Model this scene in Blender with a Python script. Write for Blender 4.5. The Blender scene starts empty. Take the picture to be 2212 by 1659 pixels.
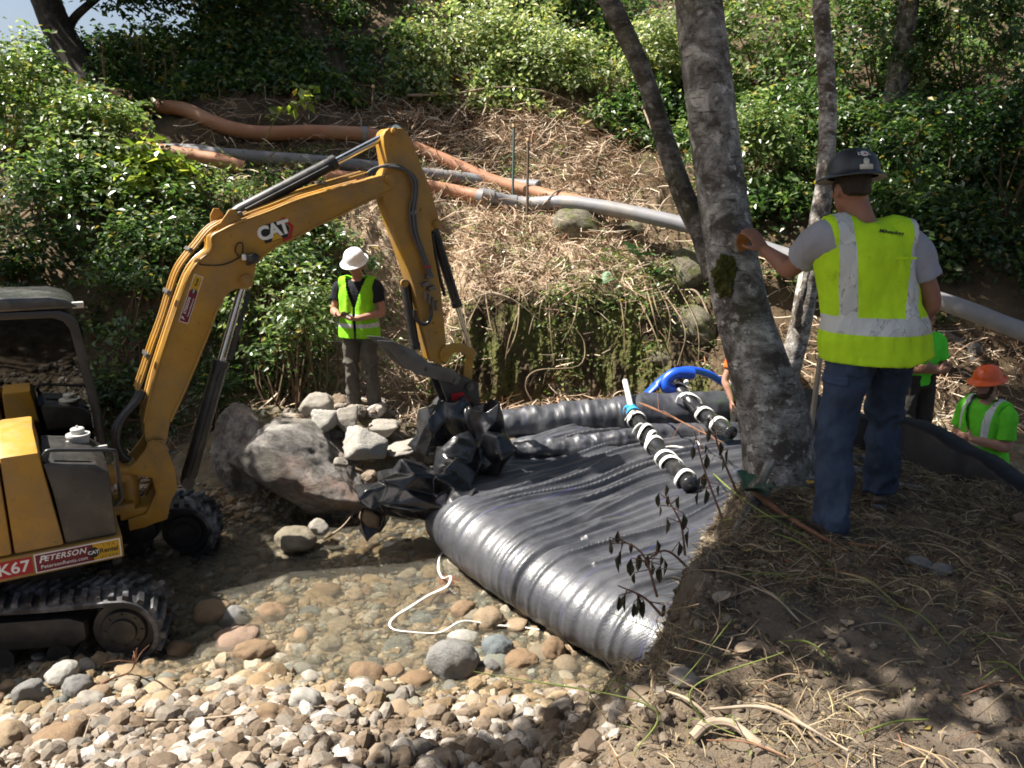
import bpy, bmesh, math, random
import numpy as np
from mathutils import Vector, Matrix

R = math.radians
rng = np.random.default_rng(7)
random.seed(7)
scene = bpy.context.scene
col = scene.collection

# ------------------------------------------------------------------ camera model (metres; camera above x=y=0, looking along +y)
EYE = 3.4
PITCH = R(13.7)
FPX = 796.0
CP, SP = math.cos(PITCH), math.sin(PITCH)
K = 1024.0 / 2212.0

def ray(dx, dy):
    a = (384 - dy * K) / FPX
    return np.array([(dx * K - 512) / FPX, CP + a * SP, -SP + a * CP])

def D(dx, dy, t):
    r = ray(dx, dy) * t
    return np.array([r[0], r[1], EYE + r[2]])

# ------------------------------------------------------------------ numpy noise
def _h(ix, iy, iz, seed):
    n = (ix * 374761393 + iy * 668265263 + iz * 2147483647 + seed * 1274126177) & 0xFFFFFFFF
    n = ((n ^ (n >> 13)) * 1274126177) & 0xFFFFFFFF
    n = n ^ (n >> 16)
    return (n & 0xFFFF) / 32767.5 - 1.0

def vnoise(p, seed=0):
    p = np.asarray(p, float)
    i = np.floor(p).astype(np.int64); f = p - i
    f = f * f * (3 - 2 * f)
    x, y, z = i[..., 0], i[..., 1], i[..., 2]
    r = 0
    for a in (0, 1):
        wx = f[..., 0] if a else 1 - f[..., 0]
        for b in (0, 1):
            wy = f[..., 1] if b else 1 - f[..., 1]
            for c in (0, 1):
                wz = f[..., 2] if c else 1 - f[..., 2]
                r = r + wx * wy * wz * _h(x + a, y + b, z + c, seed)
    return r

def fbm(p, oct=4, seed=0, gain=0.5):
    p = np.asarray(p, float); r = 0; a = 1.0
    for o in range(oct):
        r = r + a * vnoise(p, seed + o * 17); p = p * 2.03 + 11.3; a *= gain
    return r

def fbm2(x, y, s, oct=4, seed=0):
    return fbm(np.stack([x * s, y * s, np.zeros_like(x) + 0.5], -1), oct, seed)

def sstep(a, b, x):
    t = np.clip((x - a) / (b - a), 0, 1)
    return t * t * (3 - 2 * t)

# ------------------------------------------------------------------ objects
def tag(o, label=None, cat=None, group=None, kind=None):
    if label: o['label'] = label
    if cat: o['category'] = cat
    if group: o['group'] = group
    if kind: o['kind'] = kind
    return o

def empty(name, loc=(0, 0, 0), rz=0.0):
    o = bpy.data.objects.new(name, None); col.objects.link(o)
    o.location = loc; o.rotation_euler = (0, 0, rz); o.empty_display_size = .1
    return o

def link(name, me, parent=None, mats=(), loc=None):
    o = bpy.data.objects.new(name, me); col.objects.link(o)
    if parent: o.parent = parent
    if loc is not None: o.location = loc
    for m in (mats if isinstance(mats, (list, tuple)) else [mats]):
        me.materials.append(m)
    return o

def set_smooth(me, on=True):
    me.polygons.foreach_set('use_smooth', [on] * len(me.polygons))

def sharp_by_angle(me, deg=35):
    try:
        me.set_sharp_from_angle(angle=R(deg))
    except Exception:
        pass

class MB:
    """collects shapes; build() links them as one mesh object"""
    def __init__(s):
        s.v = []; s.f = []; s.m = []; s.sm = []
    def add(s, v, f, mi=0, smooth=True):
        n = len(s.v)
        s.v.extend([tuple(map(float, q)) for q in v])
        s.f.extend([tuple(int(i) + n for i in q) for q in f])
        s.m.extend([mi] * len(f)); s.sm.extend([smooth] * len(f))
        return s
    def mesh(s, name='m', bevel=0, autosharp=35):
        me = bpy.data.meshes.new(name)
        me.from_pydata(s.v, [], s.f)
        me.polygons.foreach_set('material_index', s.m)
        me.polygons.foreach_set('use_smooth', s.sm)
        me.update()
        if bevel:
            pass
            bm = bmesh.new(); bm.from_mesh(me)
            bmesh.ops.remove_doubles(bm, verts=bm.verts, dist=1e-5)
            ed = [e for e in bm.edges if len(e.link_faces) == 2 and e.calc_face_angle(0) > R(28)]
            bmesh.ops.bevel(bm, geom=ed, offset=bevel, segments=2, profile=.6, affect='EDGES', clamp_overlap=True)
            bm.to_mesh(me); bm.free()
            set_smooth(me)
        if autosharp: sharp_by_angle(me, autosharp)
        return me
    def build(s, name, mats, parent=None, bevel=0, loc=None, autosharp=35):
        return link(name, s.mesh(name, bevel, autosharp), parent, mats, loc)
    # shapes
    def box(s, c, d, rot=None, mi=0):
        c = np.array(c, float); d = np.array(d, float) / 2
        q = np.array([[x, y, z] for x in (-1, 1) for y in (-1, 1) for z in (-1, 1)], float) * d
        if rot is not None: q = q @ np.array(rot.to_3x3() if hasattr(rot, 'to_3x3') else rot).T
        s.add(q + c, [(0, 1, 3, 2), (4, 6, 7, 5), (0, 4, 5, 1), (2, 3, 7, 6), (0, 2, 6, 4), (1, 5, 7, 3)], mi, False)
        return s
    def tube(s, pts, rad, n=8, mi=0, up=None, flat=None, caps=True, jitter=0, smooth=True):
        v, f = tube(pts, rad, n, up, flat, caps, jitter)
        return s.add(v, f, mi, smooth)
    def prism(s, poly, y0, y1, mi=0, axis=1, smooth=False):
        """poly = list of (a,b) in the plane across axis 1 (x,z); extruded from y0 to y1"""
        n = len(poly)
        v = [(a, y0, b) for a, b in poly] + [(a, y1, b) for a, b in poly]
        ar = sum(poly[i][0] * poly[(i + 1) % n][1] - poly[(i + 1) % n][0] * poly[i][1] for i in range(n))
        A = list(range(n)); B = list(range(n, 2 * n))
        fl = (ar > 0) == (y1 > y0)
        f = [tuple(A if fl else A[::-1]), tuple(B[::-1] if fl else B)]
        for i in range(n):
            j = (i + 1) % n
            q = (i, n + i, n + j, j)
            f.append(q if fl else q[::-1])
        return s.add(v, f, mi, smooth)
    def cyl(s, a, b, r, n=20, mi=0, r2=None):
        return s.tube([a, b], [r, r if r2 is None else r2], n, mi)
    def ell(s, c, r, n=12, mi=0, rot=None):
        v = []; f = []
        c = np.array(c, float); r = np.array(r, float) * np.ones(3)
        m = n * 2
        for i in range(n + 1):
            th = math.pi * i / n
            for j in range(m):
                ph = 2 * math.pi * j / m
                p = np.array([math.sin(th) * math.cos(ph), math.sin(th) * math.sin(ph), math.cos(th)]) * r
                if rot is not None: p = np.array(rot) @ p
                v.append(p + c)
        for i in range(n):
            for j in range(m):
                k = (j + 1) % m
                f.append((i * m + j, (i + 1) * m + j, (i + 1) * m + k, i * m + k))
        return s.add(v, f, mi, True)

def frames(P):
    P = np.asarray(P, float)
    T = np.gradient(P, axis=0) if len(P) > 2 else np.array([P[1] - P[0]] * 2)
    T /= np.linalg.norm(T, axis=1)[:, None] + 1e-12
    a = np.array([0, 0, 1.0]) if abs(T[0][2]) < .9 else np.array([0, 1.0, 0])
    u = np.cross(a, T[0]); u /= np.linalg.norm(u)
    U = [u]
    for i in range(1, len(P)):
        u = U[-1] - T[i] * np.dot(U[-1], T[i]); u /= np.linalg.norm(u) + 1e-12
        U.append(u)
    U = np.array(U); W = np.cross(T, U)
    return T, U, W

def tube(pts, rad, n=8, up=None, flat=None, caps=True, jitter=0):
    P = np.asarray(pts, float); m = len(P)
    r = np.broadcast_to(np.asarray(rad, float), (m,)) if np.ndim(rad) < 2 else None
    ra, rb = (r, r) if r is not None else (np.asarray(rad)[:, 0], np.asarray(rad)[:, 1])
    T, U, W = frames(P)
    if up is not None:
        upv = np.asarray(up, float)
        U = np.cross(np.broadcast_to(upv, T.shape), T); U /= np.linalg.norm(U, axis=1)[:, None] + 1e-9
        W = np.cross(T, U)
    if flat is not None: rb = ra * flat
    th = np.arange(n) * 2 * np.pi / n
    C, S = np.cos(th), np.sin(th)
    V = P[:, None] + U[:, None] * (ra[:, None] * C)[..., None] + W[:, None] * (rb[:, None] * S)[..., None]
    if jitter:
        V = V + (vnoise(V.reshape(-1, 3) * 9, 5).reshape(m, n) * jitter)[..., None] * (V - P[:, None])
    V = V.reshape(-1, 3)
    i = np.arange(m - 1)[:, None] * n; j = np.arange(n)[None]; k = (j + 1) % n
    F = np.stack([i + j, i + k, i + n + k, i + n + j], -1).reshape(-1, 4).tolist()
    if caps:
        F.append(list(range(n))[::-1]); F.append(list(range((m - 1) * n, m * n)))
    return V, F

def spline(pts, n=24):
    """Catmull-Rom through pts"""
    P = np.asarray(pts, float)
    P = np.vstack([2 * P[0] - P[1], P, 2 * P[-1] - P[-2]])
    out = []
    m = len(P) - 3
    for q in np.linspace(0, m, n):
        i = min(int(q), m - 1); t = q - i
        a, b, c, d = P[i:i + 4]
        out.append(.5 * (2 * b + (c - a) * t + (2 * a - 5 * b + 4 * c - d) * t * t + (3 * b - a - 3 * c + d) * t ** 3))
    return np.array(out)

def np_mesh(name, V, F, attrs=None, smooth=True, mat_idx=None):
    """fast mesh from arrays; F (n,k) with fixed k; attrs {name: per-vertex (n,3)}"""
    me = bpy.data.meshes.new(name)
    V = np.asarray(V, np.float32); F = np.asarray(F, np.int32)
    k = F.shape[1]
    me.vertices.add(len(V)); me.vertices.foreach_set('co', V.ravel())
    me.loops.add(F.size); me.loops.foreach_set('vertex_index', F.ravel())
    me.polygons.add(len(F)); me.polygons.foreach_set('loop_start', np.arange(0, F.size, k, dtype=np.int32))
    me.polygons.foreach_set('loop_total', np.full(len(F), k, np.int32))
    me.polygons.foreach_set('use_smooth', np.full(len(F), smooth, bool))
    if mat_idx is not None: me.polygons.foreach_set('material_index', np.asarray(mat_idx, np.int32))
    for nm, a in (attrs or {}).items():
        at = me.attributes.new(nm, 'FLOAT_VECTOR', 'POINT')
        at.data.foreach_set('vector', np.asarray(a, np.float32).ravel())
    me.update(); me.validate()
    return me

def evaluated(me, mods):
    """apply modifiers (list of (type, {props})) and return the new mesh"""
    o = bpy.data.objects.new('tmp', me); col.objects.link(o)
    for ty, pr in mods:
        m = o.modifiers.new(ty, ty)
        for k, v in pr.items(): setattr(m, k, v)
    dg = bpy.context.evaluated_depsgraph_get(); dg.update()
    out = bpy.data.meshes.new_from_object(o.evaluated_get(dg))
    bpy.data.objects.remove(o)
    return out

def union(mb, voxel=.01, smooth=4, name='body', fac=.5):
    me = mb.mesh(name, autosharp=0)
    out = evaluated(me, [('REMESH', dict(mode='VOXEL', voxel_size=voxel, use_smooth_shade=True)),
                         ('SMOOTH', dict(factor=fac, iterations=smooth))])
    out.name = name; out.materials.clear()
    return out

def co_of(me):
    a = np.empty(len(me.vertices) * 3, np.float32); me.vertices.foreach_get('co', a); return a.reshape(-1, 3).astype(float)
def no_of(me):
    a = np.empty(len(me.vertices) * 3, np.float32); me.vertices.foreach_get('normal', a); return a.reshape(-1, 3).astype(float)
def set_co(me, V):
    me.vertices.foreach_set('co', np.asarray(V, np.float32).ravel()); me.update()
def displace(me, fn):
    V, N = co_of(me), no_of(me)
    set_co(me, V + N * fn(V, N)[:, None])

# ------------------------------------------------------------------ materials
class NT:
    def __init__(s, name):
        s.m = bpy.data.materials.new(name); s.m.use_nodes = True
        s.t = s.m.node_tree; s.t.nodes.clear()
        s.out = s.t.nodes.new('ShaderNodeOutputMaterial')
        s._tc = None
    def n(s, ty, **kw):
        nd = s.t.nodes.new(ty)
        for k, v in kw.items():
            if k.startswith('i_'):
                key = k[2:]
                key = int(key) if key.isdigit() else key.replace('_', ' ')
                s.put(nd.inputs[key], v)
            else: setattr(nd, k, v)
        return nd
    def put(s, sock, v):
        if isinstance(v, bpy.types.NodeSocket): s.t.links.new(v, sock)
        else:
            if isinstance(v, (tuple, list)) and len(v) == 3 and sock.type == 'RGBA': v = (*v, 1)
            sock.default_value = v
    def co(s, which='Object'):
        if not s._tc: s._tc = s.t.nodes.new('ShaderNodeTexCoord')
        return s._tc.outputs[which]
    def pos(s):
        return s.n('ShaderNodeNewGeometry').outputs['Position']
    def noise(s, scale, detail=4, vec=None, rough=.55, dist=0):
        return s.n('ShaderNodeTexNoise', i_Vector=vec if vec is not None else s.co(), i_Scale=float(scale), i_Detail=float(detail), i_Roughness=rough, i_Distortion=float(dist)).outputs['Fac']
    def vor(s, scale, vec=None, feature='F1', out='Distance'):
        return s.n('ShaderNodeTexVoronoi', feature=feature, i_Vector=vec if vec is not None else s.co(), i_Scale=float(scale)).outputs[out]
    def math(s, op, a, b=0.0, c=None):
        nd = s.n('ShaderNodeMath', operation=op, i_0=a, i_1=b)
        if c is not None: s.put(nd.inputs[2], c)
        return nd.outputs[0]
    def ramp(s, fac, stops, interp='LINEAR'):
        nd = s.n('ShaderNodeValToRGB', i_0=fac); cr = nd.color_ramp; cr.interpolation = interp
        while len(cr.elements) < len(stops): cr.elements.new(.5)
        for e, (p, c) in zip(cr.elements, stops):
            e.position = p; e.color = (*c, 1) if not np.isscalar(c) else (c, c, c, 1)
        return nd.outputs[0]
    def mix(s, fac, a, b, blend='MIX'):
        nd = s.n('ShaderNodeMix', data_type='RGBA', blend_type=blend)
        s.put(nd.inputs[0], fac); s.put(nd.inputs[6], a); s.put(nd.inputs[7], b)
        return nd.outputs[2]
    def map(s, vec, scale=(1, 1, 1), rot=(0, 0, 0), loc=(0, 0, 0)):
        return s.n('ShaderNodeMapping', i_Vector=vec, i_Scale=scale, i_Rotation=rot, i_Location=loc).outputs[0]
    def attr(s, name, out='Vector'):
        return s.n('ShaderNodeAttribute', attribute_name=name).outputs[out]
    def sep(s, v):
        return s.n('ShaderNodeSeparateXYZ', i_0=v).outputs
    def bump(s, h, strength=.5, dist=.02, normal=None):
        nd = s.n('ShaderNodeBump', i_Height=h, i_Strength=float(strength), i_Distance=float(dist))
        if normal is not None: s.put(nd.inputs['Normal'], normal)
        return nd.outputs[0]
    def bsdf(s, color, rough=.6, spec=.5, metal=0.0, normal=None, **kw):
        nd = s.n('ShaderNodeBsdfPrincipled')
        s.put(nd.inputs['Base Color'], color); s.put(nd.inputs['Roughness'], rough)
        s.put(nd.inputs['Specular IOR Level'], spec); s.put(nd.inputs['Metallic'], metal)
        if normal is not None: s.put(nd.inputs['Normal'], normal)
        for k, v in kw.items(): s.put(nd.inputs[k.replace('_', ' ')], v)
        return nd.outputs[0]
    def done(s, sh):
        s.t.links.new(sh, s.out.inputs['Surface']); return s.m

def simple(name, c, rough=.5, spec=.5, metal=0.0, var=.18, scale=6, bump=0.0, bscale=60, dirt=None, dirt_amt=.5, bdist=.004):
    t = NT(name)
    n1 = t.noise(scale, 5)
    c = np.array(c, float)
    cc = t.ramp(n1, [(.25, tuple(c * (1 - var))), (.75, tuple(np.minimum(c * (1 + var), 1)))])
    if dirt is not None:
        d = t.ramp(t.noise(scale * .7, 8, rough=.65), [(.48, 0.0), (.66, dirt_amt)])
        cc = t.mix(d, cc, dirt)
    rr = t.ramp(t.noise(scale * 2.3, 4), [(.3, max(rough - .1, .02)), (.7, min(rough + .12, 1))])
    nm = t.bump(t.noise(bscale, 4), bump, bdist) if bump else None
    return t.done(t.bsdf(cc, rr, spec, metal, nm))
# ------------------------------------------------------------------ camera, world, sun
cam = bpy.data.cameras.new('camera'); camo = bpy.data.objects.new('camera', cam); col.objects.link(camo)
camo.location = (0, 0, EYE); camo.rotation_euler = (R(90) - PITCH, 0, 0)
cam.sensor_width = 36; cam.lens = FPX * 36 / 1024; cam.clip_end = 500; cam.clip_start = .05
scene.camera = camo

SUN_DIR = np.array([-.56, .02, .83]); SUN_DIR /= np.linalg.norm(SUN_DIR)
sun = bpy.data.lights.new('sun', 'SUN'); suno = bpy.data.objects.new('sun', sun); col.objects.link(suno)
sun.energy = 5.0; sun.angle = R(.53); sun.color = (1, .95, .87)
suno.rotation_euler = Vector(SUN_DIR).to_track_quat('Z', 'Y').to_euler(); suno.location = (0, 0, 20)
w = bpy.data.worlds.new('World'); scene.world = w; w.use_nodes = True
nt = w.node_tree; bg = nt.nodes['Background']
sky = nt.nodes.new('ShaderNodeTexSky'); sky.sky_type = 'NISHITA'; sky.sun_disc = False; sky.dust_density = 3.5
sky.sun_elevation = math.asin(SUN_DIR[2]); sky.sun_rotation = math.atan2(SUN_DIR[0], SUN_DIR[1])
nt.links.new(sky.outputs[0], bg.inputs[0]); bg.inputs[1].default_value = .052
vs = scene.view_settings
vs.view_transform = 'Standard'; vs.look = 'None'; vs.gamma = 1; vs.use_curve_mapping = False
vs.exposure = 1.5
scene.cycles.max_bounces = 8; scene.cycles.diffuse_bounces = 4; scene.cycles.glossy_bounces = 3
scene.cycles.transmission_bounces = 4; scene.cycles.transparent_max_bounces = 8
scene.cycles.caustics_reflective = False; scene.cycles.caustics_refractive = False
scene.cycles.use_denoising = True
scene.cycles.sample_clamp_indirect = 6
scene.cycles.filter_width = 1.8

# ------------------------------------------------------------------ terrain height
BANK = np.array([(-14, -8), (-14, -3), (-1.2, -1), (-.3, .6), (.2, 1.7), (.58, 2.6), (.93, 3.4), (1.34, 4.1), (1.52, 4.6), (1.68, 4.95), (2.1, 4.95), (2.6, 4.45), (2.9, 4.0), (3.5, 3.4), (5.5, 2.5), (14, 1.9), (14, -8)], float)
TOE = np.array([(-40, 7), (-12, 8.2), (-5, 8.9), (-3.2, 9.5), (-2, 10.1), (-1, 10.7), (0, 10.9), (1.8, 10.9), (3, 10.4), (5, 9.8), (9, 9), (40, 7)], float)

def bank_dist(x, y):
    """signed distance to the near bank polygon (positive outside)"""
    x = np.asarray(x, float); y = np.asarray(y, float)
    d = np.full(x.shape, 1e9); ins = np.zeros(x.shape, bool)
    n = len(BANK)
    for i in range(n):
        a, b = BANK[i], BANK[(i + 1) % n]
        e = b - a
        t = np.clip(((x - a[0]) * e[0] + (y - a[1]) * e[1]) / (e @ e), 0, 1)
        d = np.minimum(d, np.hypot(x - a[0] - t * e[0], y - a[1] - t * e[1]))
        c = ((a[1] > y) != (b[1] > y)) & (x < (b[0] - a[0]) * (y - a[1]) / (b[1] - a[1] + 1e-12) + a[0])
        ins ^= c
    return np.where(ins, -d, d)

GT = np.array([(-14, 3.6), (-4, 4.2), (-2.6, 4.55), (-1.4, 4.75), (0, 4.72), (.42, 4.9), (.62, 4.6), (.9, 3.8), (1.3, 2.5), (4, 0)], float)
def gslope(x, y):
    """gravel slope that climbs from the water's edge to the photographer"""
    d = np.interp(x, GT[:, 0], GT[:, 1]) - y + .12 * fbm2(np.asarray(x, float), np.asarray(y, float), 1.4, 2, 24)
    return np.clip(.44 * d, 0, 1.62)
MOUNDS = [(-1.75, 8.75, 1.0, .75), (-2.9, 8.9, .8, .9)]
def H(x, y):
    x = np.asarray(x, float); y = np.asarray(y, float)
    # creek bed with gravel bar
    z = .02 + .05 * fbm2(x, y, .9, 3, 3) + .025 * fbm2(x, y, 3.1, 3, 9)
    z = z + .16 * np.exp(-(((x + 2.1) / 1.3) ** 2 + ((y - 4.5) / .55) ** 2))
    # near bank
    bd = bank_dist(x, y) + .13 * fbm2(x, y, 1.1, 3, 21) + .07 * fbm2(x, y, 4.3, 3, 22)
    wd = .62 + .15 * sstep(2.2, 3, x)
    k = 1 - sstep(0, 1, bd / wd)
    top = 1.7 + .05 * fbm2(x, y, 1.3, 3, 5) + .02 * fbm2(x, y, 7, 3, 6) - .12 * sstep(0, -1.2, bd) * 0
    gs = gslope(x, y)
    z = np.maximum(z, gs + .05 * fbm2(x, y, 1.7, 3, 23) * np.minimum(gs * 3, 1) + z * (1 - np.minimum(gs * 3, 1)))
    z = z * (1 - k) + np.maximum(top, z) * k
    # far bank
    d = y - np.interp(x, TOE[:, 0], TOE[:, 1]) + .16 * fbm2(x, y, 1.6, 3, 31)
    W = sstep(-1.2, -.5, x) * (1 - sstep(1.8, 2.8, x))
    far = .42 * sstep(-1.6, 0, d) + (.35 + W) * sstep(0, .4, d) + (1 - W) * sstep(.4, 2.3, d)
    sl = .66 - .12 * sstep(1.0, 3.0, x)
    far = far + sl * np.maximum(d - .25, 0) + .1 * fbm2(x, y, .8, 4, 41) * sstep(.3, 2, d)
    lim = 5.0 + 9.0 * sstep(-6.3, -2.8, x + .15 * (y - 16))
    far = np.where(far > lim - 1, lim - np.exp(-(far - lim + 1)), far)
    far = np.where(y > 26, far * np.clip(1 - (y - 26) / 200, .3, 1), far)
    z = z + far
    for mx, my, mh, mr in MOUNDS:
        g = np.exp(-((x - mx) ** 2 + (y - my) ** 2) / (2 * (mr * .55) ** 2))
        z = np.maximum(z, mh * np.minimum(g * 1.25, 1) + z * (1 - g))
    return z

_hx = np.arange(-16, 16, .05); _hy = np.arange(.5, 30, .05)
_HG = H(*np.meshgrid(_hx, _hy))
def HF(x, y):
    fx = np.clip((np.asarray(x) + 16) / .05, 0, len(_hx) - 2); fy = np.clip((np.asarray(y) - .5) / .05, 0, len(_hy) - 2)
    i = fx.astype(int); j = fy.astype(int); fx = fx - i; fy = fy - j
    return (_HG[j, i] * (1 - fx) + _HG[j, i + 1] * fx) * (1 - fy) + (_HG[j + 1, i] * (1 - fx) + _HG[j + 1, i + 1] * fx) * fy

def G(dx, dy, t0=1.5, t1=28):
    """where the pixel's ray meets the ground"""
    r = ray(dx, dy); ts = np.linspace(t0, t1, 700)
    zz = EYE + r[2] * ts; hh = HF(r[0] * ts, r[1] * ts)
    i = np.argmax(zz < hh)
    if not (zz < hh).any(): return D(dx, dy, t1)
    a, b = ts[max(i - 1, 0)], ts[i]
    for _ in range(12):
        m = .5 * (a + b)
        if EYE + r[2] * m < HF(r[0] * m, r[1] * m): b = m
        else: a = m
    return D(dx, dy, b)

def onto(x, y, dz=0.0):
    return np.array([x, y, float(H(x, y)) + dz])

# graded axes: fine where the picture looks
def axis(lo, hi, flo, fhi, step, grow=1.09):
    c = list(np.arange(flo, fhi, step)); s = step; a = flo
    L = []
    while a > lo: s *= grow; a -= s; L.append(a)
    s = step; b = c[-1]; U = []
    while b < hi: s *= grow; b += s; U.append(b)
    return np.array(L[::-1] + c + U)
gx = axis(-160, 160, -4.2, 4.6, .03); gy = axis(-30, 220, 2.0, 7.0, .026, 1.012)
GX, GY = np.meshgrid(gx, gy)
def HS(x, y):
    """ground height with its fine lumps, as meshed"""
    x = np.asarray(x, float); y = np.asarray(y, float)
    f = .018 * fbm2(x, y, 9, 3, 77) + .010 * fbm2(x, y, 26, 2, 78)
    td = y - np.interp(x, TOE[:, 0], TOE[:, 1])
    return H(x, y) + f * (1 + .8 * (bank_dist(x, y) < .6) + 3.0 * sstep(-.1, .3, td))
bdist = bank_dist(GX, GY)
toed = GY - np.interp(GX, TOE[:, 0], TOE[:, 1])
GZ = HS(GX, GY)
# vertical grooves in the eroded far wall
GZ = GZ
V = np.stack([GX, GY, GZ], -1).reshape(-1, 3)
ny, nx = GX.shape
idx = np.arange(nx * ny).reshape(ny, nx)
F = np.stack([idx[:-1, :-1], idx[:-1, 1:], idx[1:, 1:], idx[1:, :-1]], -1).reshape(-1, 4)
# zone: x = dirt bank, y = straw / far slope, z = moss wall
bankk = 1 - sstep(.15, .9, bdist + .2 * fbm2(GX, GY, 2, 3, 51))
bankk = bankk * sstep(-.3, .9, GX + .35 * (GY - 3) + .3 * fbm2(GX, GY, 1.2, 3, 52))
strawk = sstep(.0, .5, toed)
wallk = sstep(-.2, .05, toed) * (1 - sstep(.45, .75, toed)) * sstep(-1.6, -.6, GX) * (1 - sstep(3, 5, GX))
grav = sstep(.02, .2, gslope(GX, GY)) * (1 - bankk)
zone = np.stack([bankk, strawk, wallk], -1).reshape(-1, 3)
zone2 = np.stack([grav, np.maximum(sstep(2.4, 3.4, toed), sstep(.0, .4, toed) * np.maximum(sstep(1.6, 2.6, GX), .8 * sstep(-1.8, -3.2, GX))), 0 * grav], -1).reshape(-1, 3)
gme = np_mesh('ground', V, F, {'zone': zone, 'zone2': zone2})
t = NT('ground_soil')
z = t.sep(t.attr('zone')); z2 = t.sep(t.attr('zone2'))
P = t.pos()
bed_v = t.n('ShaderNodeTexVoronoi', i_Vector=t.mix(.12, P, t.n('ShaderNodeTexNoise', i_Vector=P, i_Scale=5.0).outputs['Color']), i_Scale=13.0)
bedc = t.ramp(t.sep(bed_v.outputs['Color'])[0], [(0, (.13, .095, .05)), (.3, (.22, .16, .09)), (.5, (.13, .13, .10)), (.7, (.27, .21, .12)), (1, (.17, .18, .155))])
bedc = t.mix(t.ramp(bed_v.outputs['Distance'], [(.0, 0.0), (.5, .2), (.9, .75)]), bedc, (.06, .048, .03))
bedc = t.mix(t.ramp(t.noise(3, 6, P), [(.42, 0.0), (.62, .6)]), bedc, (.15, .13, .09))
grvc = t.ramp(t.noise(7, 8, P, .7), [(.3, (.10, .07, .045)), (.5, (.19, .14, .095)), (.7, (.30, .24, .175))])
drt = t.ramp(t.noise(4, 9, P, .68), [(.3, (.07, .05, .034)), (.52, (.13, .10, .073)), (.72, (.215, .175, .135))])
drt = t.mix(t.ramp(t.noise(1.1, 4, P), [(.4, 0.0), (.6, .55)]), drt, (.165, .135, .105))
stw = t.ramp(t.noise(9, 9, P, .75), [(.3, (.15, .095, .06)), (.5, (.34, .245, .16)), (.68, (.54, .43, .32))])
wal = t.ramp(t.noise(5, 8, t.map(P, (1, 1, .35)), .7), [(.3, (.020, .016, .010)), (.5, (.06, .047, .026)), (.62, (.085, .09, .028)), (.8, (.13, .12, .06))])
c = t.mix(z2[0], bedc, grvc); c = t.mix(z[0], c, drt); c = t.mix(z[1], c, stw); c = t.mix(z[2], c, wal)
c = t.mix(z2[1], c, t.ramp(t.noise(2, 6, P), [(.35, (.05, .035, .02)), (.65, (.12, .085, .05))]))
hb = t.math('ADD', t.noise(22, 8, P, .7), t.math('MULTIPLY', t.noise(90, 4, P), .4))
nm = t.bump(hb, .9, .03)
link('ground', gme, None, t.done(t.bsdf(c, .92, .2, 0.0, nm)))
tag(bpy.data.objects['ground'], kind='structure')

# ------------------------------------------------------------------ creek water: one sheet that lies over the bed
WL = .085
wx = np.arange(-9, 5.5, .03); wy = np.arange(2.6, 11.5, .03)
WX, WY = np.meshgrid(wx, wy)
WZ = WL + .004 * fbm2(WX, WY, 4, 3, 61) + .0025 * fbm2(WX * .6 + WY * .4, WY, 14, 2, 62)
near_bag = np.exp(-(((WX + 1.3) / .55) ** 2 + ((WY - 7.05) / .28) ** 2))
WZ = WZ + near_bag * .045 * fbm2(WX, WY, 13, 3, 63)
Hh = H(WX, WY)
keep = (Hh < WL + .09)
idx = np.arange(WX.size).reshape(WX.shape)
q = keep[:-1, :-1] | keep[1:, 1:] | keep[1:, :-1] | keep[:-1, 1:]
F = np.stack([idx[:-1, :-1], idx[:-1, 1:], idx[1:, 1:], idx[1:, :-1]], -1)[q]
wme = np_mesh('water', np.stack([WX, WY, WZ], -1).reshape(-1, 3), F)
t = NT('creek_water')
P = t.pos()
rip = t.math('ADD', t.noise(9, 4, t.map(P, (1, 1.7, 1)), .6, 1.2), t.math('MULTIPLY', t.noise(36, 3, P, .6, .8), .45))
nm = t.bump(rip, .8, .04)
fres = t.n('ShaderNodeFresnel', i_IOR=1.33, i_Normal=nm).outputs[0]
tr = t.n('ShaderNodeBsdfTransparent', i_Color=(.94, .93, .87)).outputs[0]
gl = t.n('ShaderNodeBsdfGlossy', i_Color=(1, 1, 1), i_Roughness=.07, i_Normal=nm).outputs[0]
df = t.n('ShaderNodeBsdfDiffuse', i_Color=(.30, .28, .22)).outputs[0]
a = t.n('ShaderNodeMixShader', i_0=.10, i_1=tr, i_2=df).outputs[0]
b = t.n('ShaderNodeMixShader', i_0=fres, i_1=a, i_2=gl).outputs[0]
link('water', wme, None, t.done(b)); tag(bpy.data.objects['water'], kind='structure')
# ------------------------------------------------------------------ excavator (local x forward, y left, z up; root on the creek bed)
HEAD = R(31); EO = np.array([-4.21, 6.03])
_cf = np.array([math.cos(HEAD), math.sin(HEAD)]); _cl = np.array([-math.sin(HEAD), math.cos(HEAD)])
def LAT(fx, fy, l):
    """photo pixel (4096 wide) on the machine's vertical plane at lateral offset l -> (forward, height)"""
    r = ray(fx * .54, fy * .54); t = (l + EO @ _cl) / (r[:2] @ _cl); p = r * t
    return float((p[:2] - EO) @ _cf), float(EYE + p[2])
def z1(L, l): return [LAT(x / 2.011, 1000 + y / 2.011, l) for x, y in L]
def z2(L, l): return [LAT(x / 1.508, 1600 + y / 1.508, l) for x, y in L]
def z3(L, l): return [LAT(800 + x / 1.276, 400 + y / 1.276, l) for x, y in L]

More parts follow.
